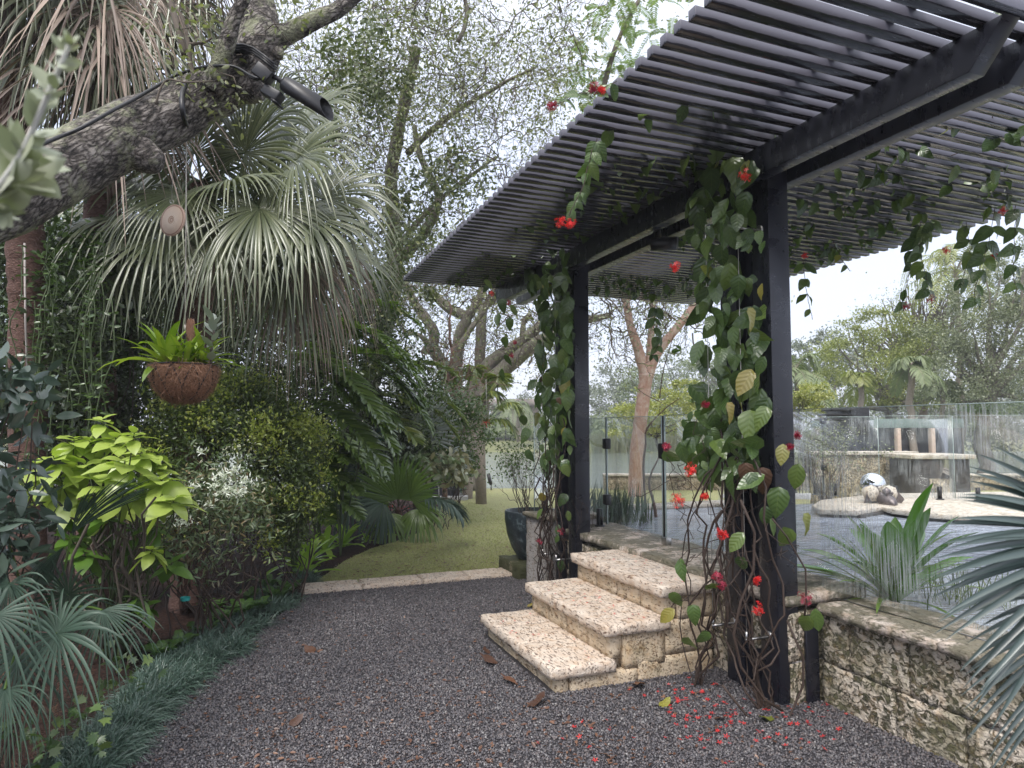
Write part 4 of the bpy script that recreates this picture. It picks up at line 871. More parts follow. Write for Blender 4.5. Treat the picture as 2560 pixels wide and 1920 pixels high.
def frond(mb, O, D, L, n=34, leaf=.3, w=.03, arch=.6, droop=.35, m=0, rm=1, vee=.5, rr=.008, fwd=.6, seg=6, up=(0, 0, 1)):
    D = nrm(D); t = np.linspace(0, 1, 12)[:, None]; C_ = np.asarray(O)+D*L*t+np.array([0, 0, -1.])*arch*L*t**2.0 - D*arch*.3*L*t**3
    mb.tube(C_, np.linspace(rr, rr*.2, 12), 5, rm, cap=False)
    q = np.linspace(.14, .99, n); c = np.stack([np.interp(q, t[:, 0], C_[:, i]) for i in range(3)], 1); T = nrm(np.stack([np.interp(q, t[:, 0], np.gradient(C_[:, i])) for i in range(3)], 1))
    S = nrm(np.cross(T, np.asarray(up, float))); U_ = np.cross(S, T)
    le = leaf*np.interp(q, [0, .15, .5, .85, 1], [.55, .85, 1, .65, .35]); s = np.linspace(0, 1, seg)
    for sg in (-1, 1):
        d = nrm(S*sg + T*fwd*np.interp(q, [0, 1], [.7, 1.8])[:, None] + U_*vee + rng.normal(size=(n, 3))*.06); l = le*rng.uniform(.9, 1.1, n)
        Pp = c[:, None]+d[:, None]*(l[:, None]*s)[..., None]+np.array([0, 0, -1.])*(l[:, None]*droop*s**2.2*rng.uniform(.7, 1.4, (n, 1)))[..., None]
        wd = w*np.interp(s, [0, .15, .5, .85, 1], [.35, .9, 1, .6, .05])[None]*np.ones((n, 1))
        mb.ribbons(Pp, np.cross(d, U_)[:, None], wd, .2, m)
def blades(mb, O, D, L, W_, g=.5, seg=5, m=0, fold=.15, tw=0):
    O = np.asarray(O); n = len(O); t = np.linspace(0, 1, seg)[None, :, None]; L = np.broadcast_to(L, (n,))[:, None, None]; g = np.broadcast_to(g, (n,))[:, None, None]
    Pp = O[:, None]+D[:, None]*L*t+np.array([0, 0, -1.])*g*L*t**2; h = nrm(np.cross(D, [0, 0, 1.])+rng.normal(size=(n, 3))*tw)
    mb.ribbons(Pp, h[:, None], np.broadcast_to(W_, (n,))[:, None]*np.interp(t[0, :, 0], [0, .5, 1], [.8, 1, .05])[None], fold, m)
def cloud(mb, C_, R_, n, size, shape=LF2, clumps=40, cs=.22, m=0, shell=.45, up=.5, droop=-.2, flat=1.0, zmin=None, sz=(.7, 1.3)):
    C_ = np.asarray(C_); R_ = np.asarray(R_, float)*np.ones(3); cl = rdir(clumps)*(rng.uniform(shell**3, 1, (clumps, 1))**(1/3))
    w_ = rng.uniform(.4, 1.6, clumps); idx = rng.choice(clumps, n, p=w_/w_.sum()); p = cl[idx]+rng.normal(size=(n, 3))*cs*rng.uniform(.5, 1.3, clumps)[idx][:, None]; T = C_+p*R_
    if zmin is not None: T[:, 2] = np.maximum(T[:, 2], zmin+rng.uniform(0, .1, n))
    mb.inst(*shape, basis(rdir(n, droop), rdir(n, up))*(size*rng.uniform(*sz, (n, 1, 1))), T, m); return T
def branches(mb, base, D, L, r, depth, tips, m=0, spread=.6, n=8, up=.1, kids=(2, 3), shrink=.72, wobble=.08):
    base = np.asarray(base); D = nrm(D); end = base+D*L; pts = wob(base, end, 6, L*wobble); mb.tube(pts, np.linspace(r, r*.68, 6), max(4, n), m, cap=False)
    if depth == 0: tips.append(pts[-1]); return
    for f in ([.6] if rng.random() < .6 else [])+[1.0]*rng.integers(kids[0], kids[1]+1):
        i = min(5, int(round(f*5))); d = nrm(D+rng.normal(size=3)*spread+np.array([0, 0, up])); branches(mb, pts[i], d, L*shrink*rng.uniform(.8, 1.15), r*.62, depth-1, tips, m, spread, n-1, up, kids, shrink, wobble)
def tipleaves(mb, tips, n, r, size, shape=LF2, m=0, up=.4, droop=-.2):
    tips = np.array(tips); T = tips[rng.integers(len(tips), size=n)]+rng.normal(size=(n, 3))*r; mb.inst(*shape, basis(rdir(n, droop), rdir(n, up))*(size*rng.uniform(.7, 1.3, (n, 1, 1))), T, m)

# ---------------------------------------------------------------- sabal palms
def sabal(name, label, trunk, rt, heart, leaves, dead=(), R=.95, skirt=None):
    t = thing(name, label, 'palm tree', (trunk[0][0], trunk[0][1], 0)); b = MB(); A = np.array(trunk); tt = np.linspace(0, len(A)-1, 60); A = np.stack([np.interp(tt, range(len(A)), A[:, i]) for i in range(3)], 1)
    b.tube(A, rt*(1+.05*np.sin(np.arange(60)*1.9)), 20); V = b.V[0]; V += np.array([mnoise.noise_vector(Vector(q*14)) for q in V])*.012; b.build('trunk', M['palmtrunk'], t, smooth=False)
    heart = np.asarray(heart)
    for (hub, D, N, sc, dr) in leaves:
        b = MB(); hub = np.asarray(hub); mid = (heart+hub)/2+np.array([0, 0, .12]); tt = np.linspace(0, 1, 8)[:, None]
        b.tube((1-tt)**2*heart+2*tt*(1-tt)*mid+tt**2*hub, np.linspace(.014, .009, 8), 5, 1, cap=False)
        fan(b, hub, D, N, R*sc, 62, 310, dr*.7, .36, cup=.2, tip=.5, seg=9, wmul=.95); b.build('frond', [M['sabal'], M['gstem']], t, smooth=False)
    for (hub, D, N, sc, dr) in dead:
        b = MB(); fan(b, hub, D, N, R*sc*.75, 30, 150, dr, .3, cup=.1, tip=1, fold=.4, jit=.12, seg=8, wmul=.65); b.build('dead_frond', M['sabal_dead'], t)
    if skirt:
        c, r, h, n = skirt; b = MB(); a = rng.uniform(0, 2*math.pi, n); z = rng.uniform(0, h, n); O = np.asarray(c)+np.stack([np.cos(a)*r*.5, np.sin(a)*r*.5, -z], 1)
        D_ = nrm(np.stack([np.cos(a)*.7, np.sin(a)*.7, -.1+0*a], 1)+rng.normal(size=(n, 3))*.2); blades(b, O, D_, rng.uniform(.35, .95, n), .024, rng.uniform(.9, 1.4, n), 6, fold=.3, tw=.6); b.build('dead_skirt', M['sabal_dead'], t)
    return t
def dirpx(u, v, du, dv, toward=0.0):   # a direction that runs du, dv in the picture, tilted toward the camera
    return nrm(RT*du-UP*dv-FW*toward)
heart = P(435, 395, 5.9)
L_ = []
for (u, v, du, dv, tw, sc, dr, d) in ((530, 330, .5, -.85, .2, 1.05, .2, 5.7), (640, 345, 1, -.25, .5, 1.05, .4, 5.5), (360, 500, -.75, .55, .6, 1.0, .45, 5.3), (300, 470, -1, .1, .2, 1.0, .45, 5.6), (650, 470, .9, .35, .4, 1.05, .45, 5.4), (560, 450, .5, .8, .7, .95, .5, 5.2), (470, 500, .1, 1, .8, .9, .5, 5.15), (700, 430, 1, -.05, .3, 1.1, .45, 5.8), (420, 330, -.1, -1, .3, .95, .15, 5.9), (330, 380, -.8, -.5, .3, 1.0, .3, 6.0), (580, 260, .3, -1, .1, 1.0, .25, 6.2), (660, 260, .8, -.7, 0, 1.0, .35, 6.4), (270, 560, -.9, .5, .3, .95, .5, 5.7), (390, 420, -.3, .7, .9, .8, .4, 5.2), (500, 400, .5, .1, .9, .8, .35, 5.3), (620, 560, .7, .7, .3, 1.0, .6, 5.6), (250, 420, -1, -.2, 0, .9, .4, 6.4), (740, 540, .9, .4, -.1, .95, .6, 6.3), (480, 560, .3, 1, -.2, .9, .6, 6.2), (370, 570, -.4, 1, -.1, .9, .6, 6.2)):
    L_.append((P(u, v, d), dirpx(u, v, du, dv, tw), np.array([0, 0, 1.])*.8-FW*.6+rng.normal(size=3)*.15, sc*.62 if False else sc*.86, dr))
dd_ = [(P(u, v, d), dirpx(u, v, du, dv, tw), -FW+rng.normal(size=3)*.2, sc, dr) for (u, v, du, dv, tw, sc, dr, d) in ((660, 570, .25, 1, .1, .95, .5, 5.4), (620, 600, 0, 1, .1, .8, .5, 5.5), (500, 540, .1, 1, .3, .55, .7, 5.1), (700, 560, .5, .9, 0, .9, .5, 5.6), (640, 620, .05, 1, 0, .8, .4, 5.8))]
sabal('sabal_palm', 'broad fan palm with drooping grey green fronds and brown tips behind the hanging basket', [(*P(420, 900, 6.0)[:2], -.05), tuple(P(420, 650, 6.0)), tuple(P(432, 400, 5.95))], .15, heart, L_, dd_)
h2 = P(230, -120, 5.2)
L2 = [(P(u, v, d), dirpx(u, v, du, dv, tw), np.array([0, 0, 1.])*.7-FW*.6, sc*.9, dr) for (u, v, du, dv, tw, sc, dr, d) in ((120, 60, -.7, .7, .3, 1, .5, 5.0), (70, 0, -1, .2, .1, 1, .5, 5.2), (160, 120, -.5, .9, .1, .9, .6, 5.4), (330, 0, .8, .6, .2, 1, .5, 5.2), (400, 40, .9, .5, 0, .9, .6, 5.6), (130, -20, -.6, -.5, .3, 1, .4, 5.0), (430, -60, 1, 0, .2, 1, .4, 5.4), (250, 90, .1, 1, .4, .8, .7, 4.9))]
D2 = [(P(u, v, d), dirpx(u, v, du, 1, .1), -FW+rng.normal(size=3)*.3, sc, .5) for (u, v, du, sc, d) in ((200, 10, -.15, .95, 4.9), (240, 20, .1, 1.0, 4.8), (290, -10, .25, .85, 5.0), (350, -20, .3, .75, 5.1), (410, -30, .2, .7, 5.3), (470, -40, .2, .65, 5.5), (180, -20, -.3, .7, 5.2), (310, 30, .1, .8, 5.3))]
sabal('sabal_palm', 'tall fan palm with a long skirt of dead tan fronds above the oak limb', [(*P(215, 900, 6.2)[:2], -.05), tuple(P(225, 300, 5.6)), tuple(P(230, -120, 5.2))], .14, h2, L2, D2, skirt=(P(225, -40, 5.1), .3, 1.0, 260))
tr = [(*P(75, 1000, 5.2)[:2], -.05), tuple(P(62, 700, 5.15)), tuple(P(55, 520, 5.1)), tuple(P(22, 250, 5.0)), tuple(P(5, -150, 4.9))]
L3 = [(P(u, v, 4.8), dirpx(u, v, du, dv, .2), np.array([0, 0, 1.])*.7-FW*.6, .9, .5) for (u, v, du, dv) in ((-60, -150, -.5, .6), (60, -180, .6, .5), (10, -200, 0, 1))]
sabal('sabal_palm', 'leaning red brown palm trunk at the far left edge with dead fronds', tr, .125, P(5, -200, 4.9), L3, [(P(20, -20, 4.8), dirpx(0, 0, .1, 1), -FW, .8, .5), (P(45, -40, 4.9), dirpx(0, 0, .3, 1), -FW, .7, .5)])
b = MB(); b.tube([P(53, 525, 4.9), P(55, 700, 4.9), P(63, 900, 4.95)], .007, 6); tag(b.build('pale_conduit', plain('conduit', (.4, .36, .33), .7), None), 'thin pale conduit running up the leaning palm trunk at the left', 'conduit')

# ---------------------------------------------------------------- hedges and dense background on the left
def shrub(name, label, cat, C_, R_, n, size, mats, shape=LFM, clumps=50, cs=.2, sticks=8, group=None, **k):
    C_ = np.asarray(C_, float); R_ = np.asarray(R_, float); t = thing(name, label, cat, (C_[0], C_[1], 0), group); b = MB(); base = np.array([C_[0], C_[1], -.02])
    for i in range(sticks): b.tube(wob(base+rng.normal(size=3)*(.2*R_[0], .2*R_[1], 0), C_+rdir(1, .2)[0]*R_*.85, 7, .12), np.linspace(.008, .0025, 7), 5, cap=False)
    b.build('stems', M['twig'], t).data.materials[0] = M['stem']; b = MB()
    T = cloud(b, C_, R_, n, size, shape, clumps, cs, **k)
    tag(b.build('foliage', mats[0], t), kind='stuff')
    if len(mats) > 1:
        b = MB(); cl = rdir(26, .9); T = C_+cl*R_*1.0; q_ = n//3; T = T[rng.integers(len(T), size=q_)]+rng.normal(size=(q_, 3))*.14*R_.mean(); b.inst(*shape, basis(rdir(q_, .3), rdir(q_, .5))*(size*rng.uniform(.7, 1.2, (q_, 1, 1))), T); tag(b.build('new_growth', mats[1], t), kind='stuff')
    return t
hd = [(-90, 760, 6.6, 1.0, 1.5, 'dark small leaved hedge mass at the left edge behind the leaning palm'), (130, 760, 7.4, 1.1, 1.6, 'dark small leaved hedge mass behind the chartreuse shrub'), (340, 800, 7.9, 1.1, 1.45, 'dark hedge mass behind the hanging basket'), (560, 820, 8.4, 1.1, 1.35, 'dark hedge mass behind the golden shrub'), (760, 830, 9.6, 1.2, 1.25, 'dark hedge mass behind the drooping fronds in the middle'), (240, 600, 9.0, 1.6, 1.6, 'dense dark tree crown seen between the palm trunks'), (60, 560, 9.5, 1.8, 1.8, 'dense dark tree crown behind the leaning palm at the far left'), (420, 690, 10, 1.6, 1.6, 'dense dark crown behind the palm fronds above the basket'), (640, 640, 10.5, 1.5, 1.5, 'dark crown behind the dead tipped palm leaves'), (185, 770, 5.7, .42, 1.0, 'dark leafy upright hedge shrub just behind the chartreuse shrub tips'), (150, 840, 10, 2.0, 1.3, 'dark hedge bank far behind the chartreuse shrub')]
for u, v, d, rx, rz, lb in hd:
    c = P(u, v, d); shrub('hedge_shrub', lb, 'hedge', c, (rx, .8, rz), 9000, .065, (M['hedge'], M['hedge_l']), LFM, 70, .17, 10)
# upright shoots of small leaves by the leaning palm
t = thing('leafy_shoots', 'tall upright green shoots of tiny paired leaves beside the leaning palm trunk', 'shrub', P(140, 700, 5.0)*(1, 1, 0)); b = MB(); bl = MB()
for i in range(26):
    u = rng.choice([130, 160, 60, 90, 190, 215, 20, 110])+rng.normal()*14; top = P(u, 490+rng.uniform(0, 190) if i > 3 else 500, 4.9+rng.uniform(-.2, .5)); bot = top-(0, 0, rng.uniform(.9, 1.5)); q = wob(bot, top, 16, .03); b.tube(q, .004, 5, cap=False)
    for s_ in (-1, 1):
        n = 16; D_ = nrm(np.stack([RT*s_*(1 if j % 2 else .3)+FW*(.2 if j % 2 else 1)*s_ for j in range(n)])+rng.normal(size=(n, 3))*.25); bl.inst(*LFM, basis(D_, rdir(n, 1.5))*rng.uniform(.035, .055, (n, 1, 1)), q)
b.build('stems', M['gstem'], t); tag(bl.build('leaves', M['hedge_l'], t), kind='stuff')

# ---------------------------------------------------------------- chartreuse shrub
def bigleaf_shrub(name, label, base, tips, size, m, wh=7, stem='gstem', lw=.58, droop=(.1, .9)):
    t = thing(name, label, 'shrub', base); SH = oval_leaf(lw, fold=.12, droop=.30, wave=.015); me = leafmesh('broad_leaf', SH, m); b = MB()
    for (u, v, d, s_) in tips:
        tp = P(u, v, d); q = wob(np.asarray(base)+rng.normal(size=3)*(.08, .08, 0), tp, 8, .05); b.tube(q, np.linspace(.009, .0035, 8), 6, cap=False); a0 = rng.uniform(0, 6)
        for i in range(wh):
            a = a0+i*2.4; f = i/wh; c = q[-1] - nrm(q[-1]-q[-3])*f*.07; D = nrm(np.array([math.cos(a), math.sin(a), .55-f*1.3+rng.normal()*.2])); N = np.array([0, 0, 1.])+rng.normal(size=3)*.25
            place('leaf', me, t, matx(c, D, N, size*s_*(.5+.6*f)*rng.uniform(.8, 1.15)))
    b.build('stems', M[stem], t); return t
G0 = G(255, 1420); 
bigleaf_shrub('chartreuse_shrub', 'bright chartreuse broad leaved shrub in the left bed', G0, [(u, v, 4.2+rng.uniform(-.3, .3), s_) for u, v, s_ in ((222, 905, .8), (160, 945, 1), (250, 945, 1), (305, 975, 1), (115, 985, 1.1), (185, 1000, 1.1), (270, 995, 1.2), (335, 1005, 1), (95, 1020, 1.0), (310, 1050, 1.1), (350, 1035, 1), (375, 1075, .9), (140, 1040, 1.2), (230, 1040, 1.2), (200, 950, 1), (260, 1075, 1.1), (340, 975, .7), (290, 935, .7), (390, 1055, .7), (60, 1010, .8), (180, 1075, 1), (330, 1185, .7))], .215, M['lime'], 11)
bigleaf_shrub('chartreuse_shrub', 'greener lower part of broad leaved shrub beneath the chartreuse top', G0+(.05, .1, 0), [(u, v, 4.3+rng.uniform(-.3, .4), 1) for u, v in ((200, 1140), (270, 1150), (330, 1130), (180, 1190), (370, 1215), (300, 1170), (240, 1220), (290, 1290), (310, 1310), (150, 1160), (225, 1110), (160, 1110), (345, 1180), (120, 1100))], .17, M['lime_g'], 7)
b = MB()
for i in range(22):
    p0 = G0+np.array([rng.normal()*.16, rng.normal()*.16, -.02]); p1 = P(rng.uniform(190, 350), rng.uniform(1060, 1180), 4.2+rng.normal()*.2); b.tube(wob(p0, p1, 9, .09), rng.uniform(.004, .010), 6, cap=False)
tag(b.build('bare_shrub', M['twig']), 'tangle of bare brown stems under the chartreuse shrub', 'bare shrub', kind='stuff')

# ---------------------------------------------------------------- golden shrub, white flowered shrub, grey green shrub
c = P(505, 1005, 5.8); shrub('golden_shrub', 'rounded shrub of tiny leaves with golden yellow tips below the hanging basket', 'shrub', c+(0, .1, .03), (.72, .55, .66), 24000, .036, (M['gold_g'], M['gold']), LF2, 130, .105, 14, shell=.7)
c = P(618, 1050, 6.1); shrub('golden_shrub', 'right hand lobe of golden leaved shrub beside the drooping green fronds', 'shrub', c, (.32, .45, .60), 11000, .036, (M['gold_g'], M['gold']), LF2, 70, .13, 10, shell=.6)
t = shrub('white_flower_shrub', 'loose narrow leaved shrub dotted with white bracts in front of the golden shrub', 'shrub', P(450, 1120, 5.0), (.42, .35, .38), 2600, .06, (M['varieg'],), (LFM[0]*(.55, 1, 1), LFM[1]), 60, .25, 16)
b = MB(); n = 26
for (u, v, r) in ((345, 1025, .05), (420, 1050, .05), (480, 1030, .08), (530, 1042, .07), (360, 1115, .08), (395, 1130, .07), (335, 1100, .05), (450, 1090, .05), (500, 1060, .07), (375, 1085, .05), (475, 1065, .06), (520, 1065, .05), (505, 1015, .03), (432, 975, .03), (460, 1050, .05)):
    k_ = int(r*900); T = P(u, v, 4.7)+rng.normal(size=(k_, 3))*r*(.5, .3, .32); b.inst(LFM[0]*(.6, 1, 1), LFM[1], basis(rdir(k_, .6), rdir(k_, .5)-FW*.5)*rng.uniform(.02, .04, (k_, 1, 1)), T)
tag(b.build('white_bracts', M['white'], t), kind='stuff')
c = G(400, 1322); b = MB()
for i in range(7): b.tube(wob(c+rng.normal(size=3)*(.03, .03, 0), P(385+rng.uniform(-20, 40), 1120, 4.75), 8, .03), np.linspace(.011, .006, 8), 6)
b.build('trunks', M['thin'], t)
b = MB(); b.lathe([(.030, 0), (.031, .022)], P(400, 1297, 4.6), 14); b.build('teal_tape', M['tape'], t)
t = shrub('grey_green_shrub', 'grey green glossy leaved shrub at the left edge beside the chartreuse shrub', 'shrub', P(-25, 960, 3.1), (.22, .3, .34), 330, .105, (M['greyleaf'],), oval_leaf(.36), 40, .25, 10)
t = shrub('grey_green_shrub', 'low grey green glossy leaved branch at the lower left edge', 'shrub', P(-10, 1140, 2.9), (.26, .3, .22), 240, .10, (M['greyleaf'],), oval_leaf(.36), 30, .25, 8)
t = shrub('grey_green_shrub', 'small sprig of glossy leaves at the left edge at mid height', 'shrub', P(5, 830, 2.9), (.14, .15, .10), 110, .08, (M['greyleaf'],), oval_leaf(.5), 12, .25, 3)

# ---------------------------------------------------------------- thatch palm lower left
tb = G(60, 1500); tb = np.array([P(60, 1500, 3.1)[0], P(60, 1500, 3.1)[1], -.02]); t = thing('thatch_palm', 'low fan palm with blue green star leaves and fibrous trunk in the lower left corner', 'palm tree', tb)
b = MB(); top = P(62, 1375, 3.15); b.tube(wob(tb, top, 10, .01), np.linspace(.11, .085, 10), 18); V = b.V[0]; V += np.array([mnoise.noise_vector(Vector(q*18)) for q in V])*.016; b.build('trunk', M['palmtrunk'], t)
n = 900; a = rng.uniform(0, 6.28, n); z = rng.uniform(0, 1, n); O = tb+(top-tb)*z[:, None]+np.stack([np.cos(a), np.sin(a), 0*a], 1)*.10; b = MB(); blades(b, O, nrm(np.stack([-np.sin(a)*.7+np.cos(a)*.5, np.cos(a)*.7+np.sin(a)*.5, rng.normal(size=n)*.6], 1)), .1, .0015, .3, 4, fold=0); tag(b.build('trunk_fibres', M['coirf'], t), kind='stuff')
for (u, v, du, dv, tw, R, dr, d, sp, m_) in ((148, 1284, 0, -1, .6, .30, .22, 2.95, 340, 'thatch'), (124, 1369, .1, .9, .75, .37, .45, 2.7, 350, 'thatch'), (221, 1318, .2, 1, .5, .33, .5, 2.85, 200, 'thatch'), (9, 1151, .8, -.3, .7, .30, .15, 2.9, 340, 'thatch'), (20, 1260, -.2, 1, .5, .30, .6, 2.7, 260, 'thatch'), (40, 1420, -.6, .8, .5, .34, .5, 2.8, 300, 'thatch'), (-10, 1330, -.3, .6, .6, .33, .5, 2.6, 320, 'thatch'), (10, 1490, .1, 1, .5, .3, .7, 2.6, 200, 'thatch')):
    b = MB(); hub = P(u, v, d); tt = np.linspace(0, 1, 8)[:, None]; mid = (top+hub)/2+np.array([0, 0, .12]); b.tube((1-tt)**2*top+2*tt*(1-tt)*mid+tt**2*hub, .005, 6, 1, cap=False)
    fan(b, hub, dirpx(0, 0, du, dv, tw*.6), -FW*.9+UP*.45+RT*rng.normal()*.2, R, 28, sp, dr*.9, .17, cup=.1, wmul=.9, fold=.2, seg=9); b.build('leaf', [M[m_], M['thatch_y']], t)
b = MB(); hub = P(154, 1153, 2.9); b.tube([top, P(140, 1230, 2.95), hub], .005, 6, 1, cap=False); fan(b, hub, dirpx(0, 0, .75, -.66, .1), FW*.3+UP*.8-RT*.5, .42, 26, 60, .05, .5, seg=8, fold=.4); b.build('leaf', [M['thatch'], M['thatch_y']], t)
b = MB(); fan(b, P(140, 1180, 2.92), dirpx(0, 0, -.6, .7, .1), FW*.3+UP*.8-RT*.5, .3, 20, 50, .1, .5, seg=8, fold=.4); b.build('leaf', [M['thatch'], M['thatch_y']], t)
# lobed leaves near the grass edge
def lobed(mb, O, D, N, s):
    D = nrm(D); N = nrm(np.asarray(N)-D*np.dot(N, D)); S = np.cross(D, N); v = [[0, 0, 0]]
    for i, (a, r) in enumerate(((-2.5, .35), (-2.0, .85), (-1.55, .5), (-1.1, 1), (-.7, .6), (-.35, .95), (-.15, .7), (0, 1.15), (.15, .7), (.35, .95), (.7, .6), (1.1, 1), (1.55, .5), (2.0, .85), (2.5, .35))): v.append([math.sin(a)*r, math.cos(a)*r+.3, .06*(-1)**i-.12*r*r])
    v = np.array(v)*s*.6; mb.add(v[:, :1]*S+v[:, 1:2]*D+v[:, 2:]*N+O, [[0, i, i+1] for i in range(1, 15)])
t = thing('lobed_plant', 'low plant with lobed maple like green leaves at the lower left edge of the bed', 'plant', G(230, 1580)); b = MB()
for i in range(90):
    c = ((75, 1590), (150, 1560), (270, 1440), (240, 1480), (290, 1470), (110, 1610), (200, 1600), (180, 1530), (40, 1600))[i % 9]; lobed(b, P(c[0]+rng.normal()*22, c[1]+rng.normal()*20, 2.75+rng.normal()*.12+(.35 if c[1] < 1500 else 0)), rdir(1)[0], np.array([0, 0, 1.])-FW*.6+rng.normal(size=3)*.3, rng.uniform(.03, .06))
b.build('leaves', leafmat('lobed_leaf', [(.03, .065, .02), (.06, .11, .03), (.12, .17, .045)], .45, .3), t)

# ---------------------------------------------------------------- ferns, mondo grass border
def fern(mb, c, n=14, L=.34):
    for i in range(n):
        a = i*2.4+rng.normal()*.2; D = nrm(np.array([math.cos(a)*.55, math.sin(a)*.55, 1.0])); frond(mb, c, D, L*rng.uniform(.7, 1.1), 26, .038, .009, .35, .1, vee=.1, rr=.002, fwd=.15, seg=3)
FR = [(480, 1290, 5.3), (520, 1285, 5.5), (560, 1270, 5.7), (440, 1310, 5.0), (600, 1255, 6.0), (460, 1270, 5.6), (540, 1250, 6.0), (390, 1345, 4.7), (625, 1240, 6.2), (580, 1235, 6.4), (350, 1380, 4.5), (655, 1205, 6.9)]
fl = ['between the stake and the grass edge', 'right of the staked trunk', 'under the golden shrub', 'just left of the brighter ferns', 'near the first bird nest fern', 'behind the bright ferns', 'under the dark centre of the golden shrub', 'left of the teal tape', 'at the end of the grass border', 'behind the end of the grass border', 'below the chartreuse shrub', 'beside the threshold end']
for (u, v, d), l in zip(FR, fl):
    p = P(u, v, d); p[2] = 0; b = MB(); fern(b, p, 18, rng.uniform(.25, .36)); o = b.build('sword_fern', [M['fern'], M['gstem']]); tag(o, 'upright green sword fern '+l, 'fern', 'sword ferns along the bed')
b = MB(); inner = pg((560, 1285), (500, 1335), (440, 1375), (385, 1410), (335, 1455), (300, 1500), (255, 1560), (150, 1640), (20, 1690)); outer = pg((650, 1290), (575, 1352), (520, 1408), (452, 1447), (405, 1495), (338, 1535), (300, 1583), (262, 1632), (200, 1700))
nt_ = 330; f = rng.uniform(0, 1, nt_)**.85*8; i = np.minimum(f.astype(int), 7); fr_ = (f-i)[:, None]; inn = np.array(inner); out_ = np.array(outer); A = inn[i]*(1-fr_)+inn[i+1]*fr_; B_ = out_[i]*(1-fr_)+out_[i+1]*fr_; s = rng.uniform(0, 1, (nt_, 1)); Cc = A*(1-s)+B_*s
Cc = np.concatenate([Cc, [G(655, 1262)[:2]+rng.normal(size=2)*.06 for _ in range(14)]]); nt_ = len(Cc)
nb = 75; a = rng.uniform(0, 2*math.pi, (nt_, nb)); el = rng.uniform(.5, 1.5, (nt_, nb)); O = np.concatenate([Cc[:, None]+rng.normal(size=(nt_, nb, 2))*.018, np.zeros((nt_, nb, 1))], -1).reshape(-1, 3)
D_ = nrm(np.stack([np.cos(a)*np.cos(el), np.sin(a)*np.cos(el), np.sin(el)], -1).reshape(-1, 3)+np.array([.16, -.05, 0])); blades(b, O, D_, rng.uniform(.15, .27, len(O)), .0052, rng.uniform(.35, .9, len(O)), 6, fold=0, tw=.3)
tag(b.build('mondo_grass', M['mondo']), 'border of fine blue green mondo grass along the left edge of the gravel', 'grass border', kind='stuff')

# ---------------------------------------------------------------- bird nest ferns
for (u, v, d0, n, L, l) in ((654, 1225, 6.9, 20, .46, 'largest bright green birds nest fern at the end of the grass border'), (702, 1192, 7.6, 14, .38, 'birds nest fern second from the grass border with a browned leaf'), (742, 1182, 8.0, 17, .40, 'birds nest fern in the middle of the row with arching leaves'), (818, 1162, 9.0, 15, .42, 'birds nest fern furthest along the bed edge'), (790, 1172, 8.5, 9, .18, 'very small birds nest fern between two larger ones'), (660, 1245, 6.6, 12, .36, 'low sprawling birds nest fern touching the pale threshold')):
    p = G(u, v); b = MB(); rosette(b, p, n, L*1.05, L*.21, (.25, 1.4), curl=.75, seg=9, fold=.15, taper=False); tag(b.build('birds_nest_fern', M['nest'], smooth=True), l, 'fern', 'birds nest ferns along the lawn edge')

# ---------------------------------------------------------------- frond clumps in the middle
def frondclump(name, label, base, specs, mat_='areca', leaf=.34, w=.045, dr=.18, cat='palm'):
    t = thing(name, label, cat, base); base = np.asarray(base)
    for (u, v, du, dv, tw, L, d) in specs:
        b = MB(); o = P(u, v, d); b.tube(wob(base+(0, 0, 0), o, 8, .05), .010, 6, 1, cap=False); frond(b, o, dirpx(0, 0, du, dv, tw), L*.95, 21, leaf, w*1.45, .38, dr, vee=.3, rr=.009, fwd=.38); b.build('frond', [M[mat_], M['gstem']], t)
    return t
frondclump('areca_palm', 'clump of arching green feather fronds below the dead tipped fan leaves', (*P(640, 1000, 7.2)[:2], 0), [(600, 760, .7, .1, .3, 1.2, 7.0), (620, 730, .9, .3, .3, 1.3, 6.9), (640, 800, 1, .15, .2, 1.2, 6.9), (660, 860, .9, .3, .3, 1.1, 6.8), (700, 700, .9, .0, .2, 1.1, 7.2), (560, 780, -.4, .4, .4, .9, 7.2), (690, 780, .8, .5, .2, 1.1, 6.8), (620, 690, .5, -.1, .2, 1.1, 7.4), (720, 830, 1, .2, .1, .9, 7.6), (740, 770, .9, -.2, .1, 1.1, 7.6), (580, 850, .5, .6, .4, .8, 6.8), (700, 880, .8, .5, .1, .9, 7.2)])
frondclump('areca_palm', 'dark feather fronds hanging against the sky left of the far oak', (*P(740, 900, 8.4)[:2], 0), [(740, 690, .8, .3, .1, 1.2, 8.2), (770, 720, .9, .5, 0, 1.1, 8.2), (730, 740, 1, .35, 0, 1.3, 8.4), (760, 660, .8, -.1, 0, 1.0, 8.6), (800, 790, .9, .5, .1, 1.0, 8.2), (720, 640, .5, -.4, 0, 1.1, 8.6)])
frondclump('areca_palm', 'low green feather fronds right of the golden shrub above the birds nest ferns', (*P(690, 1150, 8.4)[:2], 0), [(680, 985, .7, -.3, .4, 0.68, 8.4), (690, 1025, .9, -.1, .4, 0.68, 8.4), (670, 965, .6, .3, .4, 0.68, 8.4), (700, 1065, .8, .1, .3, 0.59, 8.4), (680, 915, .7, .2, .2, 0.77, 8.4), (710, 935, .9, .4, .2, 0.77, 8.4), (660, 1055, .5, .3, .3, 0.51, 8.4), (690, 975, .9, -.5, .1, 0.59, 8.4)], w=.04, leaf=.28)
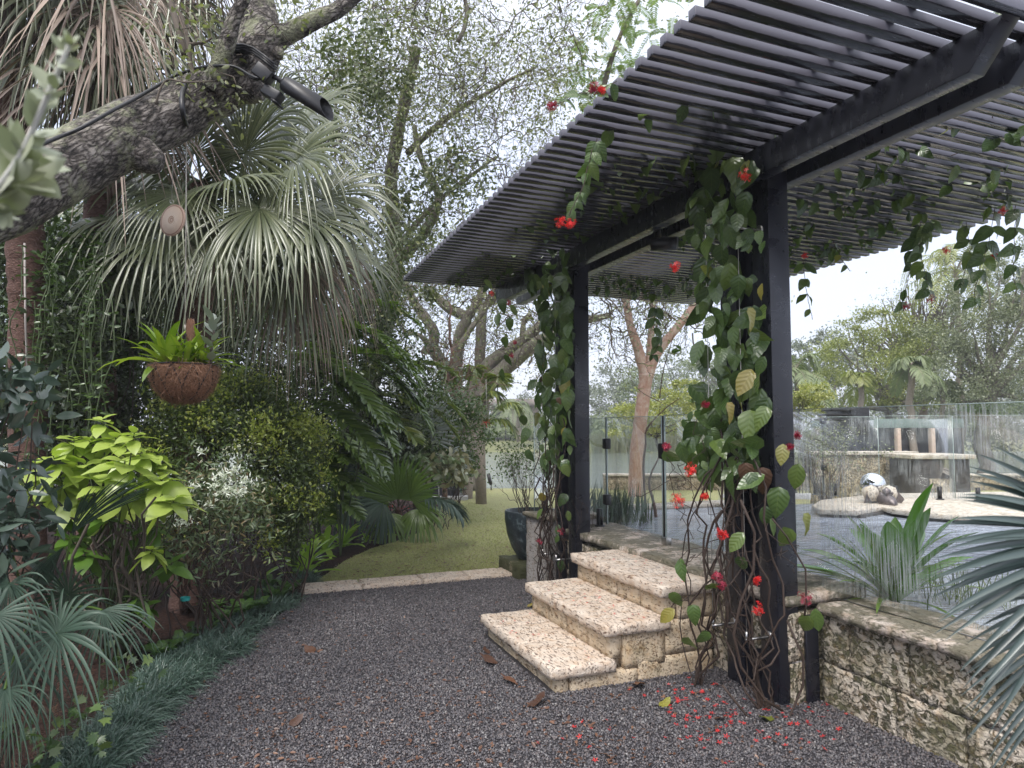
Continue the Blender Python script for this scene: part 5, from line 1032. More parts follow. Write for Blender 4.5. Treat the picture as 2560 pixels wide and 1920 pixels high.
frondclump('areca_palm', 'yellow green feather fronds around the bird feeder lanterns', (*P(820, 1000, 10.5)[:2], 0), [(800, 840, .4, -.8, .1, 1.2, 10), (830, 830, .6, -.5, .1, 1.1, 10.3), (780, 860, .8, -.2, .2, 1.0, 9.8), (840, 800, .8, -.3, 0, 1.3, 10.6), (860, 850, .7, .2, 0, 1.1, 10.6), (790, 880, .7, .1, .3, 1.0, 9.8), (880, 830, .9, .2, 0, 1.1, 10.8)], 'coco', .45, .045)
# fan palmetto at the bed edge
c = G(862, 1150); t = thing('saw_palmetto', 'young green fan palmetto at the curve of the bed edge by the lawn', 'palm', c)
tp = P(858, 1100, 9.6); b = MB(); b.tube([c, c+(0, 0, .2), (c+tp)/2*(1, 1, 0)+(0, 0, .38)], [.07, .06, .04], 12); b.build('trunk', M['palmtrunk'], t)
for (u, v, du, dv, tw, R, dr, sp, m_) in ((858, 1078, -.1, -1, .2, .78, .05, 200, 'thatch_y'), (885, 1075, .3, -.8, .3, .6, .15, 220, 'areca'), (830, 1085, -.9, -.2, .4, .6, .4, 240, 'thatch'), (760, 1055, -.6, .2, .5, .65, .4, 300, 'thatch'), (735, 1040, -.8, -.4, .2, .6, .3, 260, 'thatch'), (840, 1110, -.5, .5, .4, .5, .5, 260, 'areca'), (905, 1100, .7, .4, .5, .5, .6, 260, 'areca')):
    b = MB(); hub = P(u, v, 9.4); b.tube([c+(0, 0, .3), (c+hub)/2+(0, 0, .2), hub], .008, 6, 1, cap=False); fan(b, hub, dirpx(0, 0, du, dv, tw), -FW*.8+UP*.6, R, 32, sp, dr, .45, seg=8, fold=.25); b.build('leaf', [M[m_], M['gstem']], t)
b = MB(); frond(b, P(905, 1085, 9.0), dirpx(0, 0, .9, -.35, .25), .75, 30, .36, .035, .5, .55, vee=.3); b.build('leaf', [M['thatch'], M['gstem']], t)
t = thing('silver_fan_palm', 'pale silver fan palm behind the lanterns in front of the far oak', 'palm', P(900, 1040, 11.5)*(1, 1, 0))
b = MB(); b.tube([P(900, 1060, 11.5)*(1, 1, 0), P(897, 1000, 11.5)], .06, 8); b.build('trunk', M['palmtrunk'], t)
for (u, v, d, du, dv, N_, R_, n_, sp_, dr_, sp2) in ((897, 940, 11.5, .15, -1, -FW+RT*.3, .85, 34, 210, .02, .6), (890, 985, 11.4, -.8, -.5, -FW+RT*.1, .7, 30, 160, .1, .5), (965, 985, 11.2, .9, .4, -FW+UP*.5, .5, 30, 150, .25, .4)):
    b = MB(); fan(b, P(u, v, d), dirpx(0, 0, du, dv, .1), N_, R_, n_, sp_, dr_, sp2, cup=.1, fold=.35); b.tube([P(897, 1000, 11.5), P(u, v, d)], .01, 5, cap=False); b.build('leaf', M['bismarck'], t)
for (u, v, d, rx, rz, n, s, mm, l) in ((960, 930, 12.0, .85, .75, 4500, .07, 'hedge_l', 'rounded green bush behind the thin stake trunk'), (980, 985, 12.5, .42, .42, 2200, .07, 'hedge_l', 'right lower lobe of the green bush beside the lake view'), (760, 940, 11, .9, .7, 4500, .07, 'hedge', 'dark bush below the bird feeder lanterns'), (850, 990, 11.0, .8, .5, 3000, .09, 'hedge', 'dark leafy shrub under the silver fan palm')):
    shrub('garden_bush', l, 'bush', P(u, v, d), (rx, .7, rz), n, s, (M[mm],), LFM, 50, .2, 8, group='bushes by the lawn')
shrub('pale_leaf_shrub', 'shrub with large pale variegated leaves above the bed edge', 'shrub', P(860, 1000, 10.3), (.8, .5, .32), 800, .13, (leafmat('pale_variegated', [(.10, .16, .07), (.22, .28, .16), (.38, .42, .30)], .4, .2),), oval_leaf(.5), 40, .2, 8)
shrub('pale_leaf_shrub', 'variegated pinkish leaved shrub by the thin stake trunk', 'shrub', P(950, 1010, 10.6), (.45, .4, .25), 420, .12, (leafmat('pale_variegated_b', [(.12, .17, .08), (.30, .27, .17), (.38, .42, .30)], .4, .2),), oval_leaf(.5), 30, .2, 6)
b = MB()
for i in range(40): p = G(rng.uniform(720, 900), rng.uniform(1120, 1180)); b.tube(wob(p, p+rdir(1, .8)[0]*rng.uniform(.2, .5), 6, .05), .004, 5, cap=False)
tag(b.build('bare_shrub', M['twig']), 'low bare twiggy branches over the dark mulch bed', 'bare shrub', kind='stuff')
b = MB(); n = 110; T = np.array([G(rng.uniform(840, 905), rng.uniform(1092, 1108)) for _ in range(n)])*(1, 1, 0)+np.abs(rng.normal(size=(n, 3)))*(0, 0, .02); b.inst(*LFM, basis(rdir(n), rdir(n, 2))*rng.uniform(.02, .035, (n, 1, 1)), T); tag(b.build('fallen_red_petals', M['red']), 'patch of fallen red petals on the mulch under the shrubs', 'petals', kind='stuff')
# lanterns (bird feeders)
t = thing('bird_feeder', 'dark green lantern shaped bird feeder on a pole among the fronds', 'bird feeder', P(820, 900, 9.8)*(1, 1, 0))
b = MB(); b.tube([P(820, 1150, 9.8)*(1, 1, 0), P(820, 850, 9.8)], .012, 8); b.build('pole', M['black'], t)
for vv, nm in ((851, 'top_cap'), (925, 'feeder_body')):
    o = P(820, vv, 9.75); b = MB(); b.lathe([(.001, .07), (.02, .06), (.055, .03), (.085, .015), (.085, .0), (.05, -.005)] + ([(.05, -.03)] if vv == 851 else [(.055, -.16), (.075, -.165), (.075, -.18), (.001, -.18)]), o, 16); b.build(nm, M['teal'] if vv != 851 else M['black'], t)
b = MB(); b.lathe([(.05, 0), (.05, -.35), (.001, -.35)], P(820, 868, 9.75), 16); b.build('seed_tube', plain('seed_tube', (.12, .14, .13), .2), t)
# young staked tree with reddish trunk
c = G(962, 1092); t = thing('young_tree', 'thin reddish trunk of a nearly bare young tree at the lawn corner', 'tree', c); b = MB(); tp = P(975, 640, 13.3)
b.tube(wob(c, P(962, 860, 13.3), 8, .04), np.linspace(.055, .04, 8), 10); b.tube(wob(P(962, 862, 13.3), P(975, 750, 13.2), 6, .04), np.linspace(.038, .03, 6), 8); b.tube(wob(P(975, 750, 13.2), P(968, 650, 13.2), 6, .05), np.linspace(.03, .015, 6), 8)
tips = []
for i in range(34):
    o = P(966+rng.normal()*4, rng.uniform(760, 980), 13.2); branches(b, o, nrm(np.array([rng.normal(), rng.normal(), .7])), rng.uniform(.35, .7), .012, 2, tips, 0, .5, 5, .1, (1, 2))
b.build('trunk', M['thin'], t)
b = MB(); tipleaves(b, tips, 350, .06, .05, LFM); tag(b.build('sparse_leaves', M['hedge_l'], t), kind='stuff')
# hanging red bromeliad
t = thing('hanging_bromeliad', 'small red and green bromeliad hanging from the far oak', 'plant', P(1052, 905, 12)); b = MB(); rosette(b, P(1052, 915, 12), 22, .2, .03, (.0, 1.3)); b.build('leaves', M['oak_dark'], t); flower(t, P(1050, 912, 11.9), .10, 26); b = MB(); b.tube([P(1052, 905, 12), P(1050, 820, 12)], .004, 5); b.build('hanger', M['wire'], t)
# utility box, post, lawn spotlight
q = G(962, 1078); t = thing('utility_box', 'black utility box on a concrete pad beside the thin stake trunk', 'box', (q[0], q[1], 0)); ang = YAW; Rm = np.array([[math.cos(-ang), -math.sin(-ang), 0], [math.sin(-ang), math.cos(-ang), 0], [0, 0, 1]])
b = MB(); b.box(q+(-.60, -.35, -.03), q+(.50, .5, .09), 0, Rm, q); b.build('concrete_pad', M['conc'], t, bevel=.01)
b = MB(); b.box(q+(-.35, -.2, .091), q+(.3, .4, .62), 0, Rm, q); b.build('cabinet', plain('cabinet', (.03, .032, .04), .5), t, bevel=.01)
b = MB(); b.tube([q+FW*-.25+(-.12, 0, .10), q+FW*-.26+(-.12, 0, .30), q+FW*-.24+(-.05, 0, .34)], .012, 6); b.build('conduit', M['conc'], t)
q = G(992, 1068); b = MB(); b.box(q+(-.06, -.06, 0), q+(.06, .06, .56), 0, Rm, q); b.box(q+(-.075, -.075, .56), q+(.075, .075, .60), 0, Rm, q); tag(b.build('service_post', M['teal'], bevel=.008), 'square teal service post on the lawn edge right of the utility box', 'post')
q = G(1061, 1059); t = thing('garden_spotlight', 'small black stake spotlight standing on the lawn near the water', 'spotlight', q); b = MB(); b.tube([q, q+(0, 0, .16)], .014, 8); b.build('stake', M['black'], t); b = MB(); b.tube([q+(0, 0, .14), q+(0, 0, .22)-RT*.03, q+(0, 0, .40)-RT*.07], [.04, .045, .045], 12); b.build('lamp_head', M['black'], t)
# planter with twiggy shrub
pc = np.array([2.93, 6.82, .15]); t = thing('planter', 'tall dark blue glazed egg shaped planter with a twiggy shrub beside the stone pier', 'planter', pc)
b = MB(); b.lathe([(.001, 0), (.12, 0), (.14, .01), (.21, .12), (.262, .27), (.285, .42), (.288, .50), (.282, .515), (.265, .515), (.26, .46), (.001, .46)], pc, 40); b.build('pot', M['pot'], t, smooth=True)
b = MB(); tips = []
for i in range(16): a = rng.uniform(0, 6.28); branches(b, pc+(math.cos(a)*.1, math.sin(a)*.1, .45), np.array([math.cos(a)*.5, math.sin(a)*.5, 1.2]), .27, .006, 3, tips, 0, .32, 5, .25, (1, 2), .8)
b.build('twigs', M['twig'], t); b = MB(); tipleaves(b, tips, 900, .05, .034, LFM); tag(b.build('leaves', M['hedge_l'], t), kind='stuff')

# ---------------------------------------------------------------- silver fan palm, right foreground
hb = P(2360, 1150, 1.75); t = thing('silver_palm', 'blue grey fan palm leaf blades filling the lower right edge close by', 'palm', (hb[0], hb[1]-.2, 0))
def rightfan(hub, a0, a1, n, R0_, R1_, dr):
    b = MB(); a = np.radians(np.linspace(a0, a1, n)); hub = np.asarray(hub)
    d = np.cos(a)[:, None]*RT+np.sin(a)[:, None]*UP - FW*.12; d = nrm(d+rng.normal(size=(n, 3))*.022); L = np.linspace(R0_, R1_, n)*rng.uniform(.95, 1.04, n); tt = np.linspace(0, 1, 14)
    Pp = hub+d[:, None]*(L[:, None]*tt)[..., None]+np.array([0, 0, -1.])*(L[:, None]*dr*tt**2.4*rng.uniform(.8, 1.25, (n, 1)))[..., None]
    wd = np.interp(tt, [0, .3, .5, .8, 1], [.004, .022, .021, .012, .0006])[None]*np.ones((n, 1)); b.ribbons(Pp, np.cross(d, -FW+UP*.5)[:, None], wd, .30, 0); b.build('leaf', M['silver'], t); return b
rightfan(P(2420, 1165, 1.62), 142, 224, 34, .46, .50, .12)
rightfan(P(2470, 1300, 1.75), 160, 245, 26, .50, .56, .25)
b = MB(); b.tube([np.array([hb[0]+.3, hb[1]-.3, 0]), P(2480, 1450, 1.7), P(2420, 1165, 1.62)], .009, 8); b.tube([np.array([hb[0]+.3, hb[1]-.3, 0]), P(2520, 1500, 1.8), P(2470, 1300, 1.75)], .009, 8); b.build('stalks', M['gstem'], t)

# ---------------------------------------------------------------- pool side plants
c = np.array([3.66, 3.0, .50]); t = thing('crinum_lily', 'large glossy green strap leaved plant standing behind the wet glass', 'plant', c); b = MB(); rosette(b, c, 20, .70, .12, (.55, 1.5), curl=.55, seg=12, fold=.16, taper=False); b.build('broad_leaves', M['crinum'], t, smooth=True)
b = MB(); rosette(b, c+(-.02, .05, 0), 30, .62, .03, (.2, 1.2), curl=.9, seg=12, fold=.2); b.build('narrow_leaves', M['areca'], t)
n = 160; O = np.tile(c+(.35, -.1, .02), (n, 1))+rng.normal(size=(n, 3))*(.12, .2, 0); b = MB(); blades(b, O, rdir(n, 2.0), rng.uniform(.2, .45, n), .006, .3, 6); b.build('grass_tuft', M['gold_g'], t)
pcx = pyr(1355, 1150, 6.3); c = np.array([3.9, 6.7, .45]); t = thing('spiky_plants', 'clump of upright blue green spiky grass in the pool behind the glass gate', 'plant', c); n = 260
b = MB(); O = np.tile(c, (n, 1))+rng.normal(size=(n, 3))*(.16, .14, 0); blades(b, O, nrm(np.stack([rng.normal(size=n)*.22, rng.normal(size=n)*.22, 1+0*O[:, 0]], 1)), rng.uniform(.35, .62, n), .016, .12, 6); b.build('blades', M['grassy'], t)
c2 = np.array([3.62, 6.9, .5]); n = 26; b = MB(); O = np.tile(c2, (n, 1))+rng.normal(size=(n, 3))*(.1, .08, 0); blades(b, O, nrm(np.stack([rng.normal(size=n)*.45, rng.normal(size=n)*.45, 1+0*O[:, 0]], 1)), rng.uniform(.3, .55, n), .03, .02, 6, fold=.3); b.build('snake_plant_leaves', leafmat('snake_plant', [(.06, .07, .05), (.12, .14, .10)], .5, .1), t)

# ================================================================ trees further back
def c5(x, y): return ((850+x/3.687)*.8641, (600+y/3.687)*.8641)      # reads of an enlarged crop
def c12(x, y): return ((1200+x/3.16)*.8641, (600+y/3.16)*.8641)
def paths(mb, lst, m=0, n=10, nz=.03):
    for d, pts in lst: ptube(mb, [(u, v, d+(dd if len(q) > 3 else 0), r) for q in pts for (u, v, r, dd) in [(*q[:3], q[3] if len(q) > 3 else 0)]], n, m, nz, 4)
t = thing('far_oak', 'spreading grey live oak on the lake shore with long curved limbs against the sky', 'tree', G(1006, 1047)); b = MB()
D = 17.0
def cp(*p): return [(*c5(x, y), r) for x, y, r in p]
paths(b, [(D, [(1004, 1052, .42), (1008, 1000, .36), (1018, 930, .34), (1030, 890, .33), (1032, 860, .3)])], 0, 14, .05)
paths(b, [(D, cp((1270, 1560, .25), (1230, 1370, .22), (1400, 1130, .2), (1560, 1020, .17), (1720, 900, .15), (1850, 790, .13), (1990, 660, .10))),
          (D-.3, cp((1330, 1450, .24), (1370, 1330, .22), (1500, 1200, .2), (1700, 1040, .17), (1850, 930, .15), (2000, 870, .12), (2200, 760, .10), (2500, 690, .07))),
          (D, cp((1240, 1560, .2), (1060, 1380, .18), (980, 1200, .17), (860, 1000, .15), (865, 860, .14), (790, 720, .13), (700, 600, .12), (640, 480, .1), (560, 330, .08))),
          (D+.4, cp((1060, 1400, .2), (1070, 1100, .17), (1110, 880, .16), (1160, 720, .15), (1020, 640, .13), (900, 540, .12), (830, 440, .1))),
          (D+.4, cp((1160, 730, .13), (1250, 600, .12), (1310, 470, .11), (1330, 300, .09))),
          (D+.2, cp((1290, 1200, .14), (1300, 850, .13), (1320, 640, .12), (1400, 560, .1), (1440, 400, .08))),
          (D+.2, cp((1690, 900, .08), (1690, 780, .07), (1750, 680, .06))),
          (D, cp((860, 1000, .1), (780, 1020, .1), (745, 1040, .05))),
          (D, cp((830, 1010, .07), (740, 880, .06), (620, 860, .05), (570, 790, .04))),
          (D-.5, cp((1100, 1000, .08), (1180, 850, .07), (1330, 660, .05)))], 0, 9, .03)
b.build('limbs', M['bark_far'], t, smooth=True)
b = MB(); tips = []
for x, y, r in ((640, 490, .7), (560, 640, .5), (700, 600, .5), (830, 450, .6), (1020, 640, .5), (1300, 480, .6), (1440, 430, .5), (1760, 690, .6), (1800, 820, .5), (1560, 700, .5), (1450, 800, .5), (900, 560, .6), (600, 800, .5), (700, 450, .6), (1100, 480, .6), (1600, 560, .6), (1900, 560, .6), (1740, 1150, .5), (860, 900, .4), (450, 600, .5), (480, 760, .5), (1000, 760, .5), (1200, 560, .6), (1360, 560, .6), (760, 1090, .3), (1650, 1180, .4), (2100, 640, .6), (2300, 700, .6), (2500, 620, .6)):
    for i in range(2): branches(b, P(*c5(x, y), D+rng.normal()*.8), rdir(1, .2)[0], r*1.2, .02, 3, tips, 0, .6, 5, .0, (2, 3), .75)
b.build('branchlets', M['twig'], t)
b = MB(); tipleaves(b, tips, 7000, .30, .075, LF2); tag(b.build('foliage', M['oak'], t), kind='stuff')
# oak canopy over the middle of the picture with its dark limbs
t = thing('oak_canopy_tree', 'tall live oak whose airy small leaved canopy fills the top middle of the view', 'tree', P(760, 960, 11.5)*(1, 1, 0)); b = MB()
def ca(x, y): return ((1000+x/2.765)*.8641, (y/2.765)*.8641)
ptube(b, [(760, 1000, 12.2, .22), (800, 800, 12, .20), (835, 690, 11.8, .16), (850, 600, 11.5, .14), (852, 480, 11.2, .12), (845, 380, 11, .10), (870, 240, 10.5, .09), (900, 100, 10, .07)], 12, 0, .03, 4)
ptube(b, [(700, 780, 12, .13), (800, 640, 11, .11), (842, 575, 10.5, .10), (895, 530, 10.3, .085), (935, 470, 10, .07), (945, 420, 10, .06), (905, 330, 10, .045), (896, 270, 10, .04)], 10, 0, .02, 4)
ptube(b, [(770, 640, 11, .05), (830, 590, 10.6, .06), (870, 520, 10.4, .05), (930, 450, 10.2, .04), (990, 400, 10, .03), (1070, 340, 9.8, .02)], 8, 0, .02, 4)
ptube(b, [(990, 90, 8.5, .03), (1003, 60, 8.5, .028), (1008, 20, 8.5, .028), (995, -30, 8.5, .03), (960, -120, 8.5, .05), (800, -300, 9, .1)], 8, 0, .01, 4)
ptube(b, [(880, 330, 10.8, .06), (960, 260, 10.3, .04), (1050, 200, 10, .03), (1150, 150, 9.8, .02)], 8, 0, .02, 4)
b.build('limbs', M['bark_far'], t, smooth=True)
b = MB(); tips = []
for i in range(205):
    while True:
        u, v = rng.uniform(640, 1240), rng.uniform(-40, 640)
        if v < 600-(u-640)*.3 and v < 560-(u-870)*.62*(u > 870)*.78 and (u < 1120 or v < 190): break
    branches(b, P(u, v, rng.uniform(8.5, 12)), nrm(rdir(1)[0]+np.array([0, 0, -.1])), rng.uniform(.45, .85), .009, 3, tips, 0, .6, 4, -.03, (1, 3), .75)
b.build('branchlets', M['twig'], t)
b = MB(); tipleaves(b, tips, 30000, .21, .058, LF2, droop=-.1); tag(b.build('foliage', M['oak'], t), kind='stuff')
# drooping green tufts hanging in front of the canopy
b = MB()
for (u, v, d, r, n) in ((900, 560, 9, .45, 700), (940, 420, 9, .4, 600), (860, 470, 9.4, .4, 500), (1010, 370, 9.5, .35, 400), (740, 200, 8, .5, 700), (800, 120, 8, .5, 700)): cloud(b, P(u, v, d), (r, r, r*1.1), n, .075, LFM, 14, .3)
tag(b.build('denser_tufts', M['oak_dark'], t), kind='stuff')
# feathery tree behind the pergola's upper left edge
t = thing('feathery_tree', 'pale green feathery leaved tree rising above the pergola edge', 'tree', P(1330, 960, 14)*(1, 1, 0)); b = MB(); tips = []
ptube(b, [(1252, 1080, 14, .13), (1252, 900, 14, .12), (1254, 600, 14, .11), (1270, 400, 13.8, .10), (1290, 250, 13.5, .07), (1330, 100, 13.4, .05), (1380, 0, 13.4, .04)], 8, 0, .02, 4); b.build('trunk', M['twig'], t)
b = MB()
for (u, v, r, n) in ((1290, 175, .5, 14), (1340, 60, .5, 16), (1260, 250, .4, 8), (1360, 150, .45, 12), (1300, 110, .4, 10), (1420, 60, .35, 7), (1370, 10, .5, 12), (1480, 0, .35, 6), (1240, 60, .3, 3), (1280, 220, .3, 8), (1400, 110, .3, 7), (1330, 200, .3, 8)):
    for i in range(n):
        o = P(u, v, 13.4)+rng.normal(size=3)*r*(.6, .6, .6); frond(b, o, nrm(rdir(1, .4)[0]), rng.uniform(.4, .75), 16, .13, .028, .4, .2, 0, 0, .2, .004, .4, 3)
tag(b.build('foliage', M['feather'], t), kind='stuff')
# gumbo limbo behind the glass
g0 = G(1372, 1072); t = thing('gumbo_limbo', 'reddish peeling barked tree forking into three limbs seen between the posts', 'tree', g0); d = 15.4; b = MB()
def cg(*p): return [(*c12(x, y), r) for x, y, r in p]
paths(b, [(d, [(1362, 1110, .20), (1372, 1080, .17)] + cg((1240, 1659, .16), (1265, 1450, .15), (1290, 1250, .15), (1305, 1130, .155), (1310, 1060, .16))),
          (d, cg((1310, 1080, .13), (1285, 1000, .12), (1255, 880, .11), (1215, 760, .10), (1185, 660, .09), (1160, 520, .085), (1150, 380, .08))),
          (d, cg((1320, 1080, .10), (1335, 950, .085), (1345, 800, .07), (1358, 650, .065), (1368, 480, .06), (1375, 300, .05))),
          (d, cg((1330, 1080, .12), (1370, 950, .11), (1440, 840, .10), (1550, 700, .095), (1640, 590, .09), (1720, 480, .08), (1900, 300, .07)))], 0, 14, .015)
b.build('trunk', M['gumbo'], t, smooth=True); b = MB(); tips = []
for i in range(46): branches(b, P(rng.uniform(1275, 1500), rng.uniform(560, 720), d+rng.normal()), rdir(1, -.1)[0], rng.uniform(.4, .8), .02, 3, tips, 0, .6, 4, 0, (1, 3))
b.build('branchlets', M['twig'], t); b = MB(); tipleaves(b, tips, 3600, .22, .08); tag(b.build('foliage', M['ggr'], t), kind='stuff')
# young schefflera like sapling by the glass
t = thing('sapling', 'thin sapling with whorls of oval bright green leaves seen through the glass', 'tree', (4.3, 6.7, .4)); b = MB(); SH = oval_leaf(.38, fold=.1, droop=.1); me = leafmesh('sapling_leaf', SH, leafmat('sapling_leaf', [(.08, .16, .03), (.14, .24, .04)], .4, .4, obj=True))
dd = 8.0
ptube(b, [(1397, 1130, dd, .016), (1390, 1010, dd, .014), (1395, 960, dd, .012), (1398, 925, dd, .010), (1440, 880, dd, .006), (1470, 860, dd, .004)], 7, 0, 0, 3); ptube(b, [(1428, 1230, dd, .03), (1415, 1100, dd, .02), (1402, 1040, dd, .014), (1425, 985, dd, .008)], 7, 0, 0, 3)
ptube(b, [(1425, 860, dd, .006), (1433, 800, dd, .006), (1455, 725, dd, .004)], 7, 0, 0, 3); ptube(b, [(1430, 870, dd, .005), (1390, 850, dd, .004), (1370, 830, dd, .003), (1352, 800, dd, .002)], 7, 0, 0, 3)
b.build('stems', M['thin'], t)
for (u, v, n, s) in ((1455, 765, 8, .17), (1470, 755, 6, .15), (1410, 770, 6, .14), (1400, 790, 4, .12), (1352, 860, 7, .15), (1370, 845, 5, .14), (1480, 835, 6, .15), (1445, 800, 4, .13), (1495, 870, 5, .14), (1430, 960, 4, .12), (1398, 975, 4, .10), (1500, 790, 5, .15)):
    c = P(u, v, dd)
    for i in range(n): a = i*2.4+rng.uniform(0, .5); D_ = nrm(np.array([math.cos(a), math.sin(a), rng.uniform(-.1, .6)])); place('leaf', me, t, matx(c, D_, (0, 0, 1), s*rng.uniform(.8, 1.1)))

# ---------------------------------------------------------------- lawn side sea wall, far lawn details
a, c = cam_xy(2.3, 17.25), cam_xy(26, 17.1); t = thing('lake_wall', 'low weathered coral retaining wall between the lawn and the lake', 'wall', (*((a+c)/2), 0)); n = 26
for i in range(n):
    p, q = a+(c-a)*i/n, a+(c-a)*(i+1)/n; mid = (p+q)/2; l = np.linalg.norm(q-p)/2; o = rough_box((-l+.006, -.2, -.55), (l-.006, .2, .34), .22, .02, 'wall_block', M['wall_far'], None, seed=i)
    o.parent = t; th_ = math.atan2(*(q-p)[::-1]); o.matrix_basis = Matrix.Translation(Vector((*mid, 0))-Vector(t.location)) @ Matrix.Rotation(th_, 4, 'Z')
    o = rough_box((-l+.003, -.24, .343), (l-.003, .24, .40), .3, .01, 'cap_stone', M['palecoral'], None, seed=i); o.parent = t; o.matrix_basis = Matrix.Translation(Vector((*mid, 0))-Vector(t.location)) @ Matrix.Rotation(th_, 4, 'Z')

# ---------------------------------------------------------------- far side of the pool
led = thing('pool_ledge', 'pale coral stone ledge jutting into the pool under the fish fountain', 'ledge', (*P(2000, 1080, 8.9)[:2], .4))
def ppoly(name, pts, z0, z1, m, parent=None):
    n = len(pts); v = [(*p[:2], z0) for p in pts]+[(*p[:2], z1) for p in pts]; b = MB(); b.add(v, [list(range(n))[::-1], list(range(n, 2*n))]+[[i, (i+1) % n, n+(i+1) % n, n+i] for i in range(n)]); return b.build(name, m, parent, bevel=.012)
z_ = .60; e_ = [G(1753, 1092, z_), G(1770, 1100, z_), G(1850, 1103, z_), G(1905, 1094, z_), G(1925, 1099, z_), G(1990, 1107, z_), G(2060, 1112, z_), G(2250, 1122, z_), G(2400, 1060, z_), G(2150, 1062, z_), G(1900, 1066, z_), G(1772, 1080, z_)]
ar = sum(e_[i][0]*e_[(i+1) % 12][1]-e_[(i+1) % 12][0]*e_[i][1] for i in range(12)); e_ = e_[::-1] if ar < 0 else e_
ppoly('ledge_slab', e_, .54, .60, M['palecoral'], led)
cen = sum(e_)/12; ppoly('ledge_base', [cen+(p-cen)*.93 for p in e_], .0, .54, M['brick_dark'], led)
sheet('pool_far_deck', [G(1560, 1078, .5)[:2], G(1752, 1082, .5)[:2], G(1752, 1068, .5)[:2], G(1560, 1070, .5)[:2]], .52, M['conc'])
ppw = thing('pool_edge_wall', 'low pale coral edging wall at the far left side of the pool', 'wall', (4.6, 7.8, 0)); 
for i in range(6): rough_box((3.5+i*.62, 7.64, -.02), (4.115+i*.62, 7.95, .47), .2, .01, 'edge_block', M['wall_far'], ppw, seed=i); rough_box((3.5+i*.62, 7.60, .472), (4.115+i*.62, 8.0, .53), .2, .006, 'edge_cap', M['palecoral'], ppw, seed=i+9)
# fish fountain and mirror ball
fc = P(1906, 1068, 8.6); fc[2] = .60; t = thing('fish_fountain', 'stone and bronze fish head fountain on the pool ledge', 'fountain', fc)
b = MB()
for s_ in (-1, 1):
    o = fc+RT*s_*.115+np.array([0, 0, .11])+FW*.05; prof = [(.001, -.10), (.07, -.08), (.10, 0), (.075, .08), (.001, .11)]; b.lathe(prof, o, 16)
b.build('stone_shells', M['palecoral'], t, smooth=True)
b = MB(); b.lathe([(.001, -.20), (.05, -.17), (.085, -.08), (.095, 0), (.08, .08), (.05, .13), (.001, .14)], fc-FW*.08+np.array([0, 0, .055]), 18, ax=FW*1.0+np.array([0, 0, .15])); b.lathe([(.001, -.06), (.045, -.03), (.05, .03), (.001, .07)], fc-FW*.10+np.array([0, 0, .15]), 14)
for s_ in (-1, 1): b.lathe([(.001, -.025), (.02, 0), (.001, .025)], fc-FW*.16+RT*s_*.035+np.array([0, 0, .15]), 10)
b.build('fish_head', M['fish'], t, smooth=True)
b = MB(); 
for s_ in (-1, 1): b.add([fc+RT*s_*.13+(0, 0, .02), fc+RT*s_*.24+(0, 0, .0), fc+RT*s_*.25+(0, 0, .06)-FW*.05, fc+RT*s_*.19+(0, 0, .16)], [[0, 1, 2, 3]])
b.build('fins', M['fish'], t)
o = fc+FW*.22+np.array([0, 0, .20]); b = MB(); b.lathe([(.155*math.sin(a), .155*math.cos(a)) for a in np.linspace(.01, 3.13, 18)], o, 28); b.lathe([(.08, -.155), (.09, -.20)], o, 16); tag(b.build('mirror_ball', M['ball'], smooth=True), 'shiny silver gazing ball behind the fish fountain', 'gazing ball')
# twiggy bush in the pool corner
t = thing('twiggy_bush', 'thin twiggy grey green bush in front of the far glass panels', 'bush', P(1790, 1075, 9.3)*(1, 1, 0)+(0, 0, .5)); b = MB(); tips = []; o = P(1785, 1075, 9.3); o[2] = .5
for i in range(22): a = rng.uniform(0, 6.28); branches(b, o, np.array([math.cos(a)*.55, math.sin(a)*.55, 1.]), .36, .007, 3, tips, 0, .35, 5, .2, (1, 2), .8)
b.build('twigs', M['twig'], t); b = MB(); tipleaves(b, tips, 1700, .07, .035); tag(b.build('leaves', M['ggr'], t), kind='stuff')
# glass panels around the far side of the pool
def fpanel(lab, u0, u1, d0, d1, z0, z1, m):
    p, q = P(u0, 1000, d0), P(u1, 1000, d1); t = thing('glass_screen', lab, 'glass fence', (*((p+q)/2)[:2], z0)); s = nrm((q-p)*(1, 1, 0)); nn = np.cross(s, (0, 0, 1))*.006
    def sl(name, A, B, za, zb, m_, k_=1.0):
        v = [(*(X+sg*nn*k_)[:2], z) for X in (A, B) for sg in (-1, 1) for z in (za, zb)]; b = MB(); b.add(v, [[0, 1, 3, 2], [4, 6, 7, 5], [0, 4, 5, 1], [2, 3, 7, 6], [0, 2, 6, 4], [1, 5, 7, 3]]); return b.build(name, m_, t)
    sl('pane', p, q, z0, z1, m); sl('pane_edge', p, q, z1+.001, z1+.008, M['glass_edge'], 1.1); sl('pane_edge', q, q+s*.008, z0, z1, M['glass_edge'], 1.1)
    b = MB()
    for f in (.2, .8): c = p*(1-f)+q*f; c[2] = .60; b.lathe([(.05, 0), (.05, .012), (.02, .014)], c, 12); b.box(c+(-.02, -.02, .01), c+(.02, .02, .17))
    b.build('spigots', M['black'], t); return t
fpanel('first far glass panel from the near post across the pool', 1700, 1776, 10.2, 9.6, .62, 1.69, M['glass'])
fpanel('foggy wet far glass panel with a black top hinge', 1778, 1898, 9.6, 9.3, .62, 1.70, M['glass_wet'])
fpanel('rain streaked far glass panel behind the fountain', 1901, 2060, 9.3, 9.0, .62, 1.71, M['glass_wet'])
fpanel('rain streaked far glass panel to the right of the fountain', 2064, 2300, 9.0, 8.6, .62, 1.71, M['glass_wet'])
